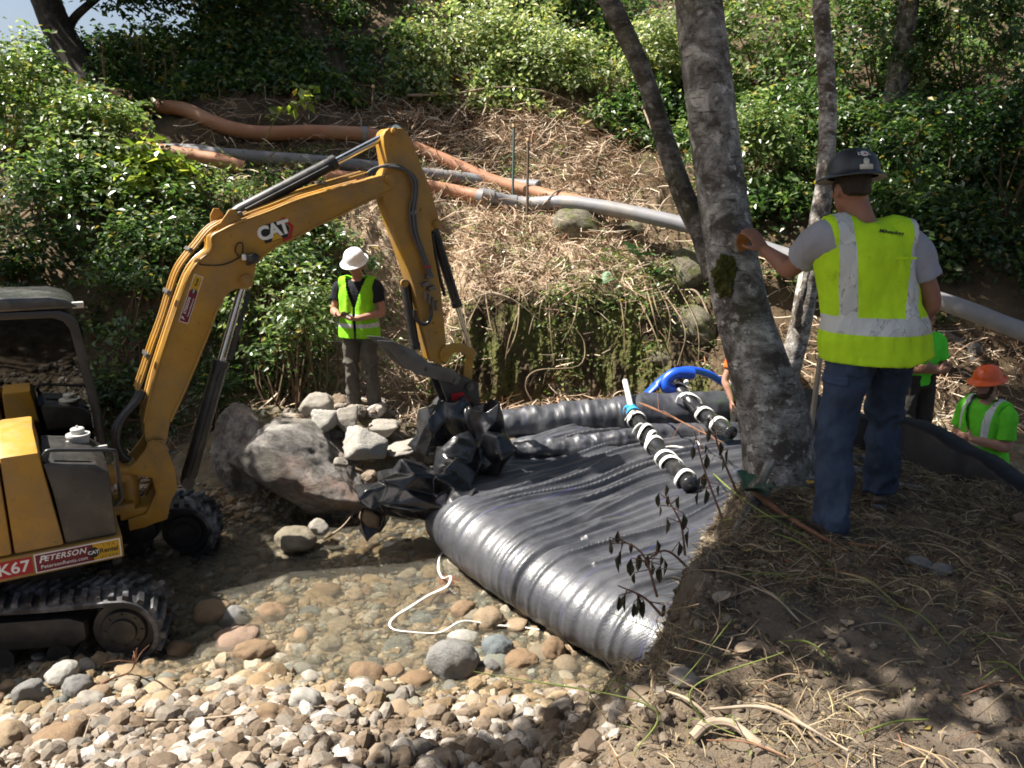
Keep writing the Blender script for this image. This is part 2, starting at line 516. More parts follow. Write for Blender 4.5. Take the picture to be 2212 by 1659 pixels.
def paint(name, c, rough=.38):
    t = NT(name)
    n = t.noise(5, 6); c = np.array(c)
    cc = t.ramp(n, [(.3, tuple(c * .86)), (.7, tuple(c * 1.1))])
    cc = t.mix(t.ramp(t.noise(2.2, 9, None, .7), [(.42, 0.0), (.66, .62)]), cc, (.22, .15, .09))
    cc = t.mix(t.ramp(t.noise(26, 6, None, .7), [(.60, 0.0), (.68, .6)]), cc, (.10, .08, .055))
    rr = t.ramp(t.noise(9, 5), [(.3, rough - .06), (.7, rough + .22)])
    return t.done(t.bsdf(cc, rr, .5, 0.0, t.bump(t.noise(30, 3), .12, .004)))
M_YEL = paint('machine_yellow_paint', (.42, .22, .026))
M_BLK = simple('black_steel', (.018, .018, .019), .42, .5, dirt=(.12, .10, .08), dirt_amt=.35)
M_PLA = simple('charcoal_plastic', (.028, .026, .025), .33, .6, dirt=(.13, .12, .1), dirt_amt=.3, bump=.15, bscale=200)
M_RUB = simple('track_rubber', (.020, .020, .022), .55, .4, dirt=(.24, .24, .25), dirt_amt=.8, scale=7, bump=.5, bscale=40)  # pale dust, strengthened to stand in for sunlight on the tread
M_CHR = simple('chrome_rod', (.62, .63, .65), .12, .5, 1.0, var=.05)
M_GRYS = simple('worn_steel', (.16, .15, .14), .42, .5, .7, dirt=(.10, .075, .05))
M_HOSE = simple('grey_hose', (.085, .085, .09), .5, .4)
M_WHITE = simple('white_lettering', (.82, .82, .80), .5, .3, var=.04)
M_RED = simple('red_decal', (.42, .018, .022), .45, .4, var=.08)
M_MAROON = simple('maroon_decal', (.17, .012, .022), .45, .4, var=.1)
M_DBLK = simple('black_decal', (.012, .012, .012), .45, .4)
M_DYEL = simple('yellow_decal', (.62, .36, .02), .45, .4, var=.06)
M_PREC = simple('pale_grey_plastic', (.46, .45, .43), .5, .4, dirt=(.3, .26, .2), dirt_amt=.4)
t = NT('cab_glass')
lw = t.n('ShaderNodeFresnel', i_IOR=1.55).outputs[0]
k = t.math('ADD', t.math('MULTIPLY', lw, .9), .045)
M_GLASS = t.done(t.n('ShaderNodeMixShader', i_0=k, i_1=t.n('ShaderNodeBsdfTransparent', i_Color=(.06, .066, .064)).outputs[0],
                     i_2=t.n('ShaderNodeBsdfGlossy', i_Color=(.95, 1, 1), i_Roughness=.015).outputs[0]).outputs[0])

def text_mesh(s, size, M, shear=0.0, bold=.012, extrude=.001, align='CENTER', spacing=1.0):
    cu = bpy.data.curves.new('lettering', 'FONT'); cu.body = s; cu.size = size; cu.shear = shear
    cu.offset = bold * size; cu.extrude = extrude; cu.align_x = align; cu.align_y = 'CENTER'; cu.space_character = spacing
    cu.resolution_u = 3
    o = bpy.data.objects.new('tmp_text', cu); col.objects.link(o)
    dg = bpy.context.evaluated_depsgraph_get(); dg.update()
    me = bpy.data.meshes.new_from_object(o.evaluated_get(dg))
    bpy.data.objects.remove(o); me.materials.clear(); me.transform(M)
    return me
def side_matrix(f, l, z, ang=0.0):
    c, s = math.cos(ang), math.sin(ang)
    return Matrix(((c, -s, 0, f), (0, 0, -1, l), (s, c, 0, z), (0, 0, 0, 1)))

EX = empty('excavator', (EO[0], EO[1], 0.0), HEAD)
tag(EX, 'yellow tracked mini excavator with raised boom, working in the creek', 'excavator')

# ---- tracks
def make_track(yc):
    belt = MB(); rz = .245; zc = .285; x1 = 1.255; x0 = -1.15; wd = .40
    # stadium path
    path = []
    n = 18
    for i in range(n + 1):
        a = -math.pi / 2 + math.pi * i / n; path.append((x1 + rz * math.cos(a), zc + rz * math.sin(a), a))
    for x in np.linspace(x1, x0, 26)[1:-1]:
        sag = -.012 * math.sin(math.pi * (x - x0) / (x1 - x0) * 2) ** 2
        path.append((x, zc + rz + sag, math.pi / 2))
    for i in range(n + 1):
        a = math.pi / 2 + math.pi * i / n; path.append((x0 + rz * math.cos(a), zc + rz * math.sin(a), a))
    for x in np.linspace(x0, x1, 26)[1:-1]: path.append((x, zc - rz, -math.pi / 2))
    m = len(path); v = []; f = []
    prof = [(-wd / 2, -.02), (-wd / 2, .012), (-wd / 2 + .02, .025), (wd / 2 - .02, .025), (wd / 2, .012), (wd / 2, -.02)]
    for x, z, a in path:
        for y, o in prof: v.append((x + o * math.cos(a), yc + y, z + o * math.sin(a)))
    k = len(prof)
    for i in range(m):
        for j in range(k):
            f.append((i * k + j, i * k + (j + 1) % k, ((i + 1) % m) * k + (j + 1) % k, ((i + 1) % m) * k + j))
    belt.add(v, [q[::-1] for q in f])
    P = np.array([(p[0], p[1]) for p in path]); L = np.r_[0, np.cumsum(np.hypot(*np.diff(np.vstack([P, P[:1]]), axis=0).T))]
    for q in np.arange(0, L[-1] - .05, .092):
        i = min(np.searchsorted(L, q, 'right') - 1, m - 1); fr = (q - L[i]) / (L[i + 1] - L[i])
        a0, a1 = path[i][2], path[(i + 1) % m][2]
        if a1 - a0 < -3: a1 += 2 * math.pi
        a = a0 + (a1 - a0) * fr; p = P[i] * (1 - fr) + P[(i + 1) % m] * fr
        tt = np.array([-math.sin(a), math.cos(a)]); nn = np.array([math.cos(a), math.sin(a)])
        for s_, off in ((-1, 0), (1, .046)):
            # chevron lug, outer part raked
            quad = []
            for yy, sh in ((.012, .03), (.185, -.018)):
                for e in (-.026, .026):
                    for h_, tp in ((.018, 1.0), (.055, .72)):
                        b = p + tt * (off + sh + e * tp) + nn * (h_ + random.uniform(-.003, .003))
                        quad.append((b[0], yc + s_ * yy, b[1]))
            belt.add(quad, [(0, 1, 3, 2), (4, 6, 7, 5), (0, 4, 5, 1), (2, 3, 7, 6), (1, 5, 7, 3), (0, 2, 6, 4)], 0, False)
    tr = belt.build('track', M_RUB, EX, autosharp=40)
    tr.rotation_euler = (0, 0, R(8 - 31))
    for x in (x1, x0):
        w_ = MB(); 
        w_.tube([(x, yc - .12, zc), (x, yc + .12, zc)], .215, 32)
        for s_ in (-1, 1):
            w_.tube([(x, yc + s_ * .121, zc), (x, yc + s_ * .145, zc)], [.165, .15], 32)
            w_.tube([(x, yc + s_ * .14, zc), (x, yc + s_ * .165, zc)], [.10, .09], 24)
            for b_ in range(8):
                an = b_ * math.pi / 4; w_.tube([(x + .125 * math.cos(an), yc + s_ * .14, zc + .125 * math.sin(an)), (x + .125 * math.cos(an), yc + s_ * .155, zc + .125 * math.sin(an))], .012, 6)
        w_.build('idler_wheel', M_BLK, tr)
    for x in np.linspace(-.75, .8, 5):
        MB().tube([(x, yc - .15, .13), (x, yc + .15, .13)], .085, 20).build('roller', M_BLK, tr)
    fr = MB()
    fr.prism([(-1.0, .20), (.92, .20), (1.0, .25), (1.0, .38), (.9, .42), (-1.0, .42)], yc - .16, yc + .13)
    fr.build('track_frame', M_BLK, tr, bevel=.012)
for yc in (-.87, .87): make_track(yc)
ub = MB(); ub.box((0, 0, .42), (1.1, 1.3, .26)); ub.tube([(0, 0, .5), (0, 0, .72)], .48, 40)
ub.build('undercarriage_frame', M_BLK, EX, bevel=.01)

# ---- upper body
b = MB()
b.prism([(-1.35, .70), (.842, .70), (.846, .872), (-1.38, .876)], -1.07, 1.05)
b.build('deck_frame', M_YEL, EX, bevel=.012)
b = MB()
# near side hood: side panel leans in at top
def panel(mb, f0, f1a, f1b, z0, zt, zi, y0=-1.05, mi=0):
    """box panel with raked front edge (f1a at bottom, f1b at top) and a roof that rises inward"""
    v = [(f0, y0, z0), (f1a, y0, z0), (f1b, y0 + .012, zt), (f0, y0 + .012, zt), (f0, y0 + .40, zi), (f1b - .02, y0 + .40, zi), (f0, y0 + .75, zi), (f1b - .02, y0 + .75, zi), (f0, y0 + .75, z0), (f1a, y0 + .75, z0)]
    mb.add(v, [(0, 1, 2, 3), (3, 2, 5, 4), (4, 5, 7, 6), (6, 7, 9, 8), (0, 8, 9, 1), (1, 9, 7, 5, 2), (0, 3, 4, 6, 8)], mi, False)
panel(b, .155, .467, .39, .880, 1.60, 1.695)
b.build('side_door', M_YEL, EX, bevel=.022)
b = MB(); panel(b, -.95, .142, .142, .880, 1.60, 1.695)
b.build('engine_hood', M_YEL, EX, bevel=.022)
MB().tube([(-.2, -1.062, 1.3), (-.02, -1.062, 1.3)], .012, 6).build('door_latch', M_BLK, EX)
b = MB(); 
arc = [(-.95 - .42 * math.sin(a), .98 * math.cos(a)) for a in np.linspace(0, math.pi, 24)]
n = len(arc); v = [(x, -y, .80) for x, y in arc] + [(x * .98, -y * .98, 1.62) for x, y in arc]
b.add(v, [(i, n + i, n + i + 1, i + 1) for i in range(n - 1)] + [tuple(range(n)), tuple(range(2 * n - 1, n - 1, -1)), (0, n - 1, 2 * n - 1, n)], 0, False)
b.build('counterweight', M_YEL, EX, bevel=.03)
# charcoal front cover with sloped lid
b = MB()
v = []
for y, dz in ((-1.035, 0), (-.34, .03)):
    v += [(.475, y, .878), (.815, y, .872), (.815, y, 1.375 + dz), (.73, y, 1.45 + dz), (.405, y, 1.515 + dz), (.44, y, 1.30)]
b.add(v, [(0, 1, 2, 3, 4, 5)[::1], tuple(range(11, 5, -1))] + [(i, 6 + i, 6 + (i + 1) % 6, (i + 1) % 6) for i in range(6)], 0, False)
fc = b.build('front_cover', M_PLA, EX, bevel=.02)
b = MB(); b.add([(.47, -.99, 1.515), (.70, -.99, 1.468), (.79, -.99, 1.40), (.79, -.66, 1.412), (.70, -.66, 1.482), (.47, -.66, 1.53)], [(0, 1, 4, 5), (1, 2, 3, 4)], 0, False)
b.build('lid', M_PLA, fc)
for f_, y_ in ((.56, -.5), (.80, -.55)):
    MB().box((f_, y_, 1.49 if f_ < .7 else 1.43), (.10, .03, .03)).build('lid_hinge', M_PREC, fc, bevel=.008)
# air pre-cleaner
b = MB()
b.tube([(.66, -.47, z) for z in (1.40, 1.44, 1.445, 1.52, 1.53, 1.545, 1.546)], [.055, .055, .068, .082, .088, .086, .04], 28)
b.tube([(.66, -.47, z) for z in (1.54, 1.548, 1.585, 1.592)], [.045, .05, .05, .042], 24)
b.tube([(.66, -.47, 1.59), (.66, -.47, 1.61)], .008, 8)
b.build('air_precleaner', M_PREC, EX)
# hand rail in front of the lid
pts = [(*z2([q], -1.0)[0],) for q in ((300, 385), (262, 352), (272, 322), (310, 304), (500, 302), (670, 303), (698, 325), (712, 430), (735, 560), (738, 600), (695, 645))]
MB().tube(spline([(p[0], -1.0 + .02 * (i > 5), p[1]) for i, p in enumerate(pts)], 60), .014, 8).build('hand_rail', M_BLK, EX)

# ---- cab
CABW = simple('cab_paint', (.022, .022, .023), .35, .6, dirt=(.1, .09, .08), dirt_amt=.3)
cab_y0, cab_y1 = .14, 1.02
outline = [(-.62, .95), (-.62, 2.30), (-.55, 2.44), (-.40, 2.47), (.66, 2.44), (.745, 2.40), (.785, 2.33), (.80, 2.22), (.875, 1.55), (.885, 1.25), (.80, .95)]
cx, cz = .1, 1.75
inner = [(cx + (x - cx) * .90, cz + (z - cz) * .915) for x, z in outline]
def ring(mb, y0, y1):
    n = len(outline)
    v = [(x, y0, z) for x, z in outline] + [(x, y0, z) for x, z in inner] + [(x, y1, z) for x, z in outline] + [(x, y1, z) for x, z in inner]
    f = []
    for i in range(n):
        j = (i + 1) % n
        f += [(i, j, n + j, n + i), (2 * n + i, 3 * n + i, 3 * n + j, 2 * n + j), (i, 2 * n + i, 2 * n + j, j), (n + i, n + j, 3 * n + j, 3 * n + i)]
    mb.add(v, f, 0, False)
b = MB(); ring(b, cab_y0, cab_y0 + .07); ring(b, cab_y1 - .07, cab_y1)
for i in (0, 1, 3, 5, 10):
    x, z = inner[i] if i else (-.55, 1.0)
    b.box((x, (cab_y0 + cab_y1) / 2, z), (.07, cab_y1 - cab_y0 - .13, .07))
b.box((.1, (cab_y0 + cab_y1) / 2, .93), (1.38, cab_y1 - cab_y0 - .02, .14))
b.box((-.60, (cab_y0 + cab_y1) / 2, 1.3), (.05, cab_y1 - cab_y0 - .15, .6))
cabo = b.build('cab', CABW, EX, bevel=.012)
def panel_glass(y):
    mb = MB(); k = [(cx + (x - cx) * .915, cz + (z - cz) * .93) for x, z in outline]
    mb.prism(k, y, y + .006); return mb
panel_glass(cab_y0 + .02).build('side_window', M_GLASS, cabo)
panel_glass(cab_y1 - .03).build('side_window', M_GLASS, cabo)
b = MB()
xa, za = .80, 2.22; xb, zb = .875, 1.5
b.add([(xa + .005, cab_y0 + .06, za + .06), (xa + .005, cab_y1 - .06, za + .06), (xb, cab_y1 - .06, 1.08), (xb, cab_y0 + .06, 1.08)], [(0, 1, 2, 3)], 0, False)
b.build('windscreen', M_GLASS, cabo)
b = MB()
b.prism([(-.66, 2.46), (-.60, 2.56), (-.40, 2.585), (.60, 2.555), (.72, 2.525), (.80, 2.46), (.70, 2.452), (-.5, 2.462)], cab_y0 - .02, cab_y1 + .02)
b.build('cab_roof', simple('roof_plastic', (.028, .028, .03), .3, .7, dirt=(.16, .155, .15), dirt_amt=.5), cabo, bevel=.02)
MB().box((.80, cab_y0 + .04, 2.47), (.09, .07, .05)).build('cab_lamp', M_PREC, cabo, bevel=.01)
b = MB(); b.box((-.15, .58, 1.28), (.45, .48, .14)); b.box((-.36, .58, 1.68), (.12, .46, .72), Matrix.Rotation(R(-10), 3, 'Y')); b.box((-.40, .58, 2.12), (.09, .26, .18))
b.build('operator_seat', simple('seat_fabric', (.03, .03, .032), .8), cabo, bevel=.03)
b = MB(); b.box((.05, .28, 1.25), (.5, .14, .4)); b.tube([(.2, .28, 1.45), (.24, .28, 1.62)], .015, 8); b.ell((.24, .28, 1.64), .03, 6)
b.build('control_console', M_PLA, cabo, bevel=.01)
b = MB(); b.box((.02, .36, 1.56), (.16, .10, .16)); b.build('console_box', simple('cardboard_box', (.55, .42, .25), .8), cabo, bevel=.005)

# ---- swing bracket and boom foot
sw = MB()
sw_poly = z2([(750, 440), (820, 375), (880, 300), (895, 262), (920, 245), (990, 245), (1010, 300), (1060, 430), (1070, 540), (1030, 620), (1010, 720), (930, 745), (870, 770), (780, 790), (772, 720), (880, 690), (905, 640), (940, 560), (915, 470), (860, 462)], -.18)
sw.prism(sw_poly, -.185, -.145); sw.prism(sw_poly, .145, .185)
core = z2([(960, 470), (1050, 470), (1060, 540), (1025, 620), (1005, 715), (880, 760), (900, 660), (945, 570)], -.15)
sw.prism(core, -.147, .147)
sw.box((1.0, 0, 1.08), (.16, .36, .05)); sw.box((1.05, 0, .68), (.3, .30, .09))
swo = sw.build('swing_bracket', M_YEL, EX, bevel=.012)
fb = MB()
fb.box((.90, 0, 1.02), (.24, .30, .09)); fb.box((.90, 0, .74), (.24, .34, .08)); fb.box((.80, 0, .88), (.10, .36, .38)); fb.tube([(1.0, 0, .62), (1.0, 0, 1.10)], .085, 24)
fb.box((.80, -.22, .9), (.03, .14, .44)); fb.box((.80, .3, .9), (.03, .14, .44))
fb.build('swing_mount', M_YEL, EX, bevel=.01)
def pins(lst, mat, parent):
    for f, z, y, r in lst:
        mb = MB(); pin(mb, f, z, y, r); mb.build('pivot_pin', mat, parent)
def pin(mb, f, z, y, r=.05, h=.03):
    mb.tube([(f, y, z), (f, y - h, z)], [r, r * .94], 24); mb.tube([(f, y - h, z), (f, y - h - .012, z)], r * .55, 16)
pm = MB(); f_, z_ = z2([(945, 292)], -.19)[0]; pin(pm, f_, z_, -.185, .062); pm.build('pivot_pin', M_YEL, swo)

# ---- boom
BY = .13
bp = z1([(1160, 1490), (1160, 1390), (1190, 1240), (1250, 1000), (1420, 480), (1520, 210), (1600, 90), (1700, 0)], -BY) \
    + z3([(60, 700), (110, 668), (200, 625), (350, 570), (500, 510), (680, 456), (850, 410), (930, 386), (978, 378), (1004, 400), (1000, 430), (960, 470), (920, 490), (850, 520), (720, 585), (600, 640), (490, 700), (400, 740), (330, 790), (290, 830)], -BY) \
    + z1([(2045, 250), (2035, 290), (1985, 318), (1900, 312), (1855, 340), (1800, 400), (1765, 450), (1740, 500), (1690, 640), (1650, 740), (1500, 1100), (1370, 1380), (1345, 1540), (1290, 1650), (1210, 1640)], -BY)
bm_ = MB(); bm_.prism(bp, -BY, BY)
boom = bm_.build('boom', M_YEL, EX, bevel=.016)
low = bp[17:]
fl = MB()
edge_low = bp[20:28] 
for y in (-BY - .002, BY + .002):
    fl.tube([(x, y, z) for x, z in spline(np.array(bp[19:28]), 30)], .011, 6)
    fl.tube([(x, y, z) for x, z in spline(np.array(bp[33:40]), 30)], .011, 6)
    fl.tube([(x, y, z) for x, z in spline(np.array(bp[1:15]), 50)], .012, 6)
fl.build('boom_flange', M_YEL, boom)
pins([(*z3([(978, 405)], -BY - .04)[0], -BY - .002, .05), (*z3([(235, 922)], -BY)[0], -BY - .002, .055)], M_YEL, boom)
# cylinder bracket on the boom's knee
for y in (-.11, .085):
    pl = z3([(30, 740), (60, 655), (52, 590), (70, 553), (98, 553), (118, 580), (140, 640), (90, 690)] if y > 0 else [(70, 720), (95, 640), (150, 560), (178, 556), (200, 585), (218, 618), (160, 660)], y)
    MB().prism(pl, y, y + .025).build('cylinder_bracket', M_YEL, boom, bevel=.006)
# hard lines and hoses on top of the boom
top = z1([(1130, 1120), (1185, 960), (1250, 760), (1330, 540), (1390, 340), (1440, 190), (1500, 90), (1590, -20)], -.0) + z3([(70, 660), (200, 608), (350, 552), (500, 492), (680, 436), (840, 388)], -.0)
top = np.array(top)
for i, (y, up, r) in enumerate(((-.10, .018, .011), (-.068, .03, .011), (-.036, .018, .012), (.0, .026, .011), (.035, .018, .011), (.07, .03, .012))):
    P3 = spline(top, 50); T = np.gradient(P3, axis=0); T /= np.linalg.norm(T, axis=1)[:, None]
    N = np.stack([-T[:, 1], T[:, 0]], -1)
    P3 = P3 + N * (up + .01)
    MB().tube([(x, y, z) for x, z in P3], r, 8).build('hydraulic_line', M_YEL, boom)
for k_ in (6, 15, 25, 34, 44):
    P3 = spline(top, 50)[k_]; T = spline(top, 50)[k_ + 1] - P3; T /= np.linalg.norm(T)
    an = math.atan2(T[1], T[0]); MB().box((P3[0] - T[1] * .05, -.015, P3[1] + T[0] * .05), (.035, .23, .035), Matrix.Rotation(-an, 3, 'Y')).build('line_clamp', M_GRYS, boom, bevel=.006)
for i, (dy, off) in enumerate(((-.12, 0), (-.06, .02), (0, .035), (.05, .01), (.09, .03))):
    pts = z1([(1150 - 20 * i % 3, 1130), (1110, 1210), (1010, 1320 + 10 * i), (950, 1440), (945 + 8 * i, 1560), (985, 1650), (1040, 1690)], dy)
    MB().tube(spline([(x - off, dy, z) for x, z in pts], 30), .030 if i < 2 else .024, 10).build('hose', M_BLK, boom)
# work lamp with its cable
f_, z_ = z3([(262, 808)], -.17)[0]
b = MB(); b.ell((f_ + .015, -.185, z_), (.055, .05, .05), 8); b.tube([(f_ - .05, -.18, z_), (f_, -.18, z_)], [.028, .05], 14); b.box((f_ - .02, -.15, z_ - .03), (.03, .05, .06))
lo = b.build('work_lamp', M_BLK, boom)
b = MB(); b.box((f_ - .065, -.185, z_ + .012), (.03, .045, .05)); b.build('lamp_clip', M_WHITE, lo, bevel=.006)
cb = z3([(200, 800), (180, 770), (190, 735), (215, 730), (218, 760), (205, 800), (120, 840), (20, 842)], -.145) + z1([(1600, 110)], -.145)
MB().tube(spline([(x, -.145, z) for x, z in cb], 40), .006, 6).build('lamp_cable', M_DBLK, lo)
MB().prism(z1([(1500, 625), (1590, 695), (1500, 780), (1405, 740)], -BY), -BY - .004, -BY + .001).build('patch_plate', M_YEL, boom)
# maker's badge on the boom: white letters over a dark and red hexagon
by = -BY - .003
A = np.array(z3([(315, 668)], by)[0]); B_ = np.array(z3([(485, 640)], by)[0])
cen = z3([(398, 668)], by)[0]; ang = math.atan2(B_[1] - A[1], B_[0] - A[0]) * 0 + R(15)
W_ = abs(B_[0] - A[0])
Mx = side_matrix(cen[0], by, cen[1], ang)
def flat_poly(pts, M, mats, name, parent, th=.0015):
    mb = MB(); n = len(pts)
    v = [M @ Vector((x, y, 0)) for x, y in pts] + [M @ Vector((x, y, th)) for x, y in pts]
    mb.add(v, [tuple(range(n, 2 * n)), tuple(range(n))[::-1]] + [(i, (i + 1) % n, n + (i + 1) % n, n + i) for i in range(n)], 0, False)
    return mb.build(name, mats, parent)
u = W_ / 2
badge = flat_poly([(-u * .95, -u * .50), (u * .45, -u * .50), (u * .72, -u * .02), (u * .45, u * .55), (-u * .95, u * .55), (-u * 1.02, 0)], Mx, M_DBLK, 'logo_badge', boom)
flat_poly([(u * .10, -u * .66), (u * .62, -u * .66), (u * 1.0, 0), (u * .62, u * .66), (u * .30, u * .66), (u * .55, u * .56), (u * .47, u * .55), (u * .80, 0), (u * .48, -u * .52), (u * .1, -u * .52)], Mx @ Matrix.Translation((0, 0, -.0005)), M_RED, 'red_hexagon', badge)
link('lettering', text_mesh('CAT', u * 1.08, Mx @ Matrix.Translation((-u * .24, .01, .003)), 0, .045, .0008, spacing=.86), badge, M_WHITE)
flat_poly([(-u * .55, -u * .46), (u * .14, -u * .46), (-u * .20, -u * .02)], Mx @ Matrix.Translation((0, 0, .0045)), M_DYEL, 'yellow_triangle', badge)

def rental_sticker(parent, M, w_, h_):
    s = flat_poly([(-w_ / 2, -h_ / 2), (w_ / 2, -h_ / 2), (w_ / 2, h_ / 2), (-w_ / 2, h_ / 2)], M, M_WHITE, 'rental_sticker', parent)
    e = h_ * .06; T = lambda z: M @ Matrix.Translation((0, 0, z))
    flat_poly([(-w_ / 2 + e, -h_ / 2 + e), (w_ * .17, -h_ / 2 + e), (w_ * .17, h_ / 2 - e), (-w_ / 2 + e, h_ / 2 - e)], T(.0015), M_MAROON, 'maroon_field', s)
    flat_poly([(w_ * .17, -h_ / 2 + e), (w_ / 2 - e, -h_ / 2 + e), (w_ / 2 - e, h_ / 2 - e), (w_ * .17, h_ / 2 - e)], T(.0015), M_DYEL, 'yellow_field', s)
    flat_poly([(w_ * .17 + h_ * .28 * math.cos(a), h_ * .30 * math.sin(a)) for a in np.linspace(0, 2 * math.pi, 9)[:-1] + .39], T(.003), M_DBLK, 'emblem', s)
    m2 = T(.005)
    tx = lambda st, sz, x, y, mt, sh=0.0, bo=.02, sp=1.0: link('lettering', text_mesh(st, sz, m2 @ Matrix.Translation((x, y, 0)), sh, bo, .0006, spacing=sp), s, mt)
    tx('P', h_ * .50, -w_ * .42, h_ * .17, M_WHITE, .3, .025)
    tx('ETERSON', h_ * .40, -w_ * .155, h_ * .185, M_WHITE, .3, .022, 1.12)
    tx('PetersonRents.com', h_ * .25, -w_ * .17, -h_ * .22, M_WHITE, 0, .01, 1.05)
    tx('CAT', h_ * .26, w_ * .17, 0, M_WHITE, 0, .03)
    tx('Rental', h_ * .34, w_ * .355, 0, M_DBLK, 0, .02)
    tx('T H E', h_ * .16, w_ * .355, h_ * .30, M_DBLK, 0, .0, 1.5)
    tx('S T O R E', h_ * .15, w_ * .355, -h_ * .32, M_DBLK, 0, .0, 1.2)
    return s
deck = bpy.data.objects['deck_frame']
q = z2([(205, 945), (735, 850), (728, 948), (215, 1043)], -1.074)
f0, f1 = (q[0][0] + q[3][0]) / 2, (q[1][0] + q[2][0]) / 2
rental_sticker(deck, side_matrix((f0 + f1) / 2, -1.0715, .788, 0), f1 - f0, .145)
fA = z2([(0, 1010)], -1.074)[0][0]
b = flat_poly([(-.5, -.062), (0, -.062), (0, .062), (-.5, .062)], side_matrix(f0 - .012, -1.0715, .788), M_RED, 'number_decal', deck)
link('lettering', text_mesh('8K67', .118, side_matrix(f0 - .03, -1.0735, .785), 0, .02, .0006, 'RIGHT', 1.02), b, M_WHITE)
q = z1([(1560, 195), (1640, 215), (1510, 590), (1440, 575)], by)
q = np.array(q); cB = (q[2] + q[3]) / 2; cT = (q[0] + q[1]) / 2
rental_sticker(boom, side_matrix(*[(lambda c: (c[0], by + .001, c[1]))((cB + cT) / 2)][0], math.atan2(*(cT - cB)[::-1])), float(np.linalg.norm(cT - cB)), float(np.linalg.norm(q[1] - q[0])) * .95)

# ---- boom cylinder (under the boom)
def cylinder(p0, p1, p2, name, r=.055, rr=.028, y=0.0, eyes=True):
    """barrel p0->p1, rod p1->p2 in the boom plane"""
    a, b_, c_ = [np.array((p[0], y, p[1])) for p in (p0, p1, p2)]
    d = (c_ - a) / np.linalg.norm(c_ - a); b_ = a + d * np.linalg.norm(b_ - a)
    mb = MB(); mb.tube([a, a + d * .06, b_ - d * .06, b_ - d * .06, b_], [r * .8, r, r, r * 1.12, r * 1.12], 24)
    mb.tube([a + np.array((0, r * .9, 0)), a - np.array((0, r * .9, 0))], r * .8, 20)
    mb.tube([a + d * .1 + np.array((0, -r * 1.15, 0)), b_ - d * .1 + np.array((0, -r * 1.15, 0))], r * .16, 8)
    o = mb.build(name, M_BLK, EX)
    rd = MB(); rd.tube([b_, c_], rr, 20); rd.tube([c_ + np.array((0, .05, 0)), c_ - np.array((0, .05, 0))], rr * 1.7, 20)
    rd.build('rod', M_CHR, o)
    return o
P_ = lambda *q: z3([q], 0)[0]
cylinder(z2([(1130, 490)], .0)[0], z1([(1780, 890)], 0)[0], P_(222, 930), 'boom_cylinder', .068, .036)
gd = z1([(1960, 330), (1840, 920), (1820, 900), (1940, 330)], .06); 
MB().prism(z1([(2020, 330), (1985, 335), (1830, 880), (1870, 890)], -.07), -.075, -.06).build('cylinder_guard', M_BLK, EX)
cylinder(P_(170, 585), P_(685, 305), P_(990, 160), 'arm_cylinder', .062, .034)
cylinder(P_(1196, 655), P_(1308, 1060), P_(1393, 1300), 'bucket_cylinder', .050, .026, 0.02)
cylinder(P_(1045, 935), P_(1098, 1270), P_(1120, 1380), 'thumb_cylinder', .046, .024)

# ---- stick
SY = .105
sp = z3([(935, 185), (945, 160), (965, 143), (1035, 143), (1055, 160), (1080, 200), (1130, 330), (1190, 490), (1220, 600), (1205, 655), (1182, 672), (1195, 780), (1230, 960), (1258, 1230), (1258, 1320), (1225, 1352), (1180, 1330), (1140, 1170), (1090, 950), (1000, 690), (940, 520), (925, 420), (955, 330), (938, 230)], -SY)
b = MB(); b.prism(sp, -SY, SY); stick = b.build('stick', M_YEL, EX, bevel=.014)
pins([(*z3([q], -SY)[0], -SY - .002, r) for q, r in (((990, 160), .035), ((1245, 1312), .05), ((1208, 632), .045), ((1040, 935), .04))], M_YEL, stick)
for q in ((1155, 250), (1130, 560), (1160, 1000), (1195, 1140), (1205, 1190)):
    x, z = z3([q], -SY)[0]; MB().tube([(x - (.1 if q[1] < 300 else 0), -SY, z), (x - (.1 if q[1] < 300 else 0), -SY - .012, z)], .014, 8).build('bolt', M_YEL, stick)
# grey hoses arching over the stick's shoulder
for i, dy in enumerate((-.15, -.13, -.165, -.145)):
    pts = z3([(850 + 14 * i, 385), (900 + 10 * i, 350 - 3 * i), (970 + 8 * i, 333 + 4 * i), (1040 + 9 * i, 350 + 6 * i), (1080 + 8 * i, 410), (1088 + 6 * i, 480), (1070 + 9 * i, 570), (1085 + 8 * i, 680), (1125 + 6 * i, 780), (1165 + 6 * i, 900)], dy)
    ys = np.where(np.arange(10) > 1, dy, -.10)
    MB().tube(spline([(p[0], y, p[1]) for p, y in zip(pts, ys)], 50), .013, 8).build('hose', M_HOSE, stick)
for q in ((1085, 575), (1170, 900), (1150, 940), (1180, 960)): x, z = z3([q], -.14)[0]; MB().box((x, -.14, z), (.075, .06, .04), Matrix.Rotation(R(-15), 3, 'Y')).build('hose_fitting', M_GRYS, stick, bevel=.005)
for i in range(4): x, z = z3([(1150 + 18 * i, 1000 + 16 * i)], -.14)[0]; MB().tube([(x, -.15, z + .05), (x, -.15, z - .05)], .016, 8).build('hose_fitting', M_GRYS, stick)
x, z = z3([(1163, 852)], -.16)[0]; MB().box((x, -.155, z), (.07, .03, .035), Matrix.Rotation(R(8), 3, 'Y')).build('red_clamp', M_RED, stick, bevel=.006)
pts = z3([(1095, 1070), (1100, 1110), (1125, 1140), (1160, 1140), (1180, 1100), (1178, 1050)], -.15)
MB().tube(spline([(p[0], -.15, p[1]) for p in pts], 24), .020, 8).build('hose', M_BLK, stick)
pts = z3([(1185, 680), (1200, 780), (1225, 900), (1250, 1000)], -.06)
for dy in (-.07, -.04): MB().tube(spline([(p[0] + .0, dy, p[1]) for p in pts], 16), .012, 8).build('hose', M_BLK, stick)

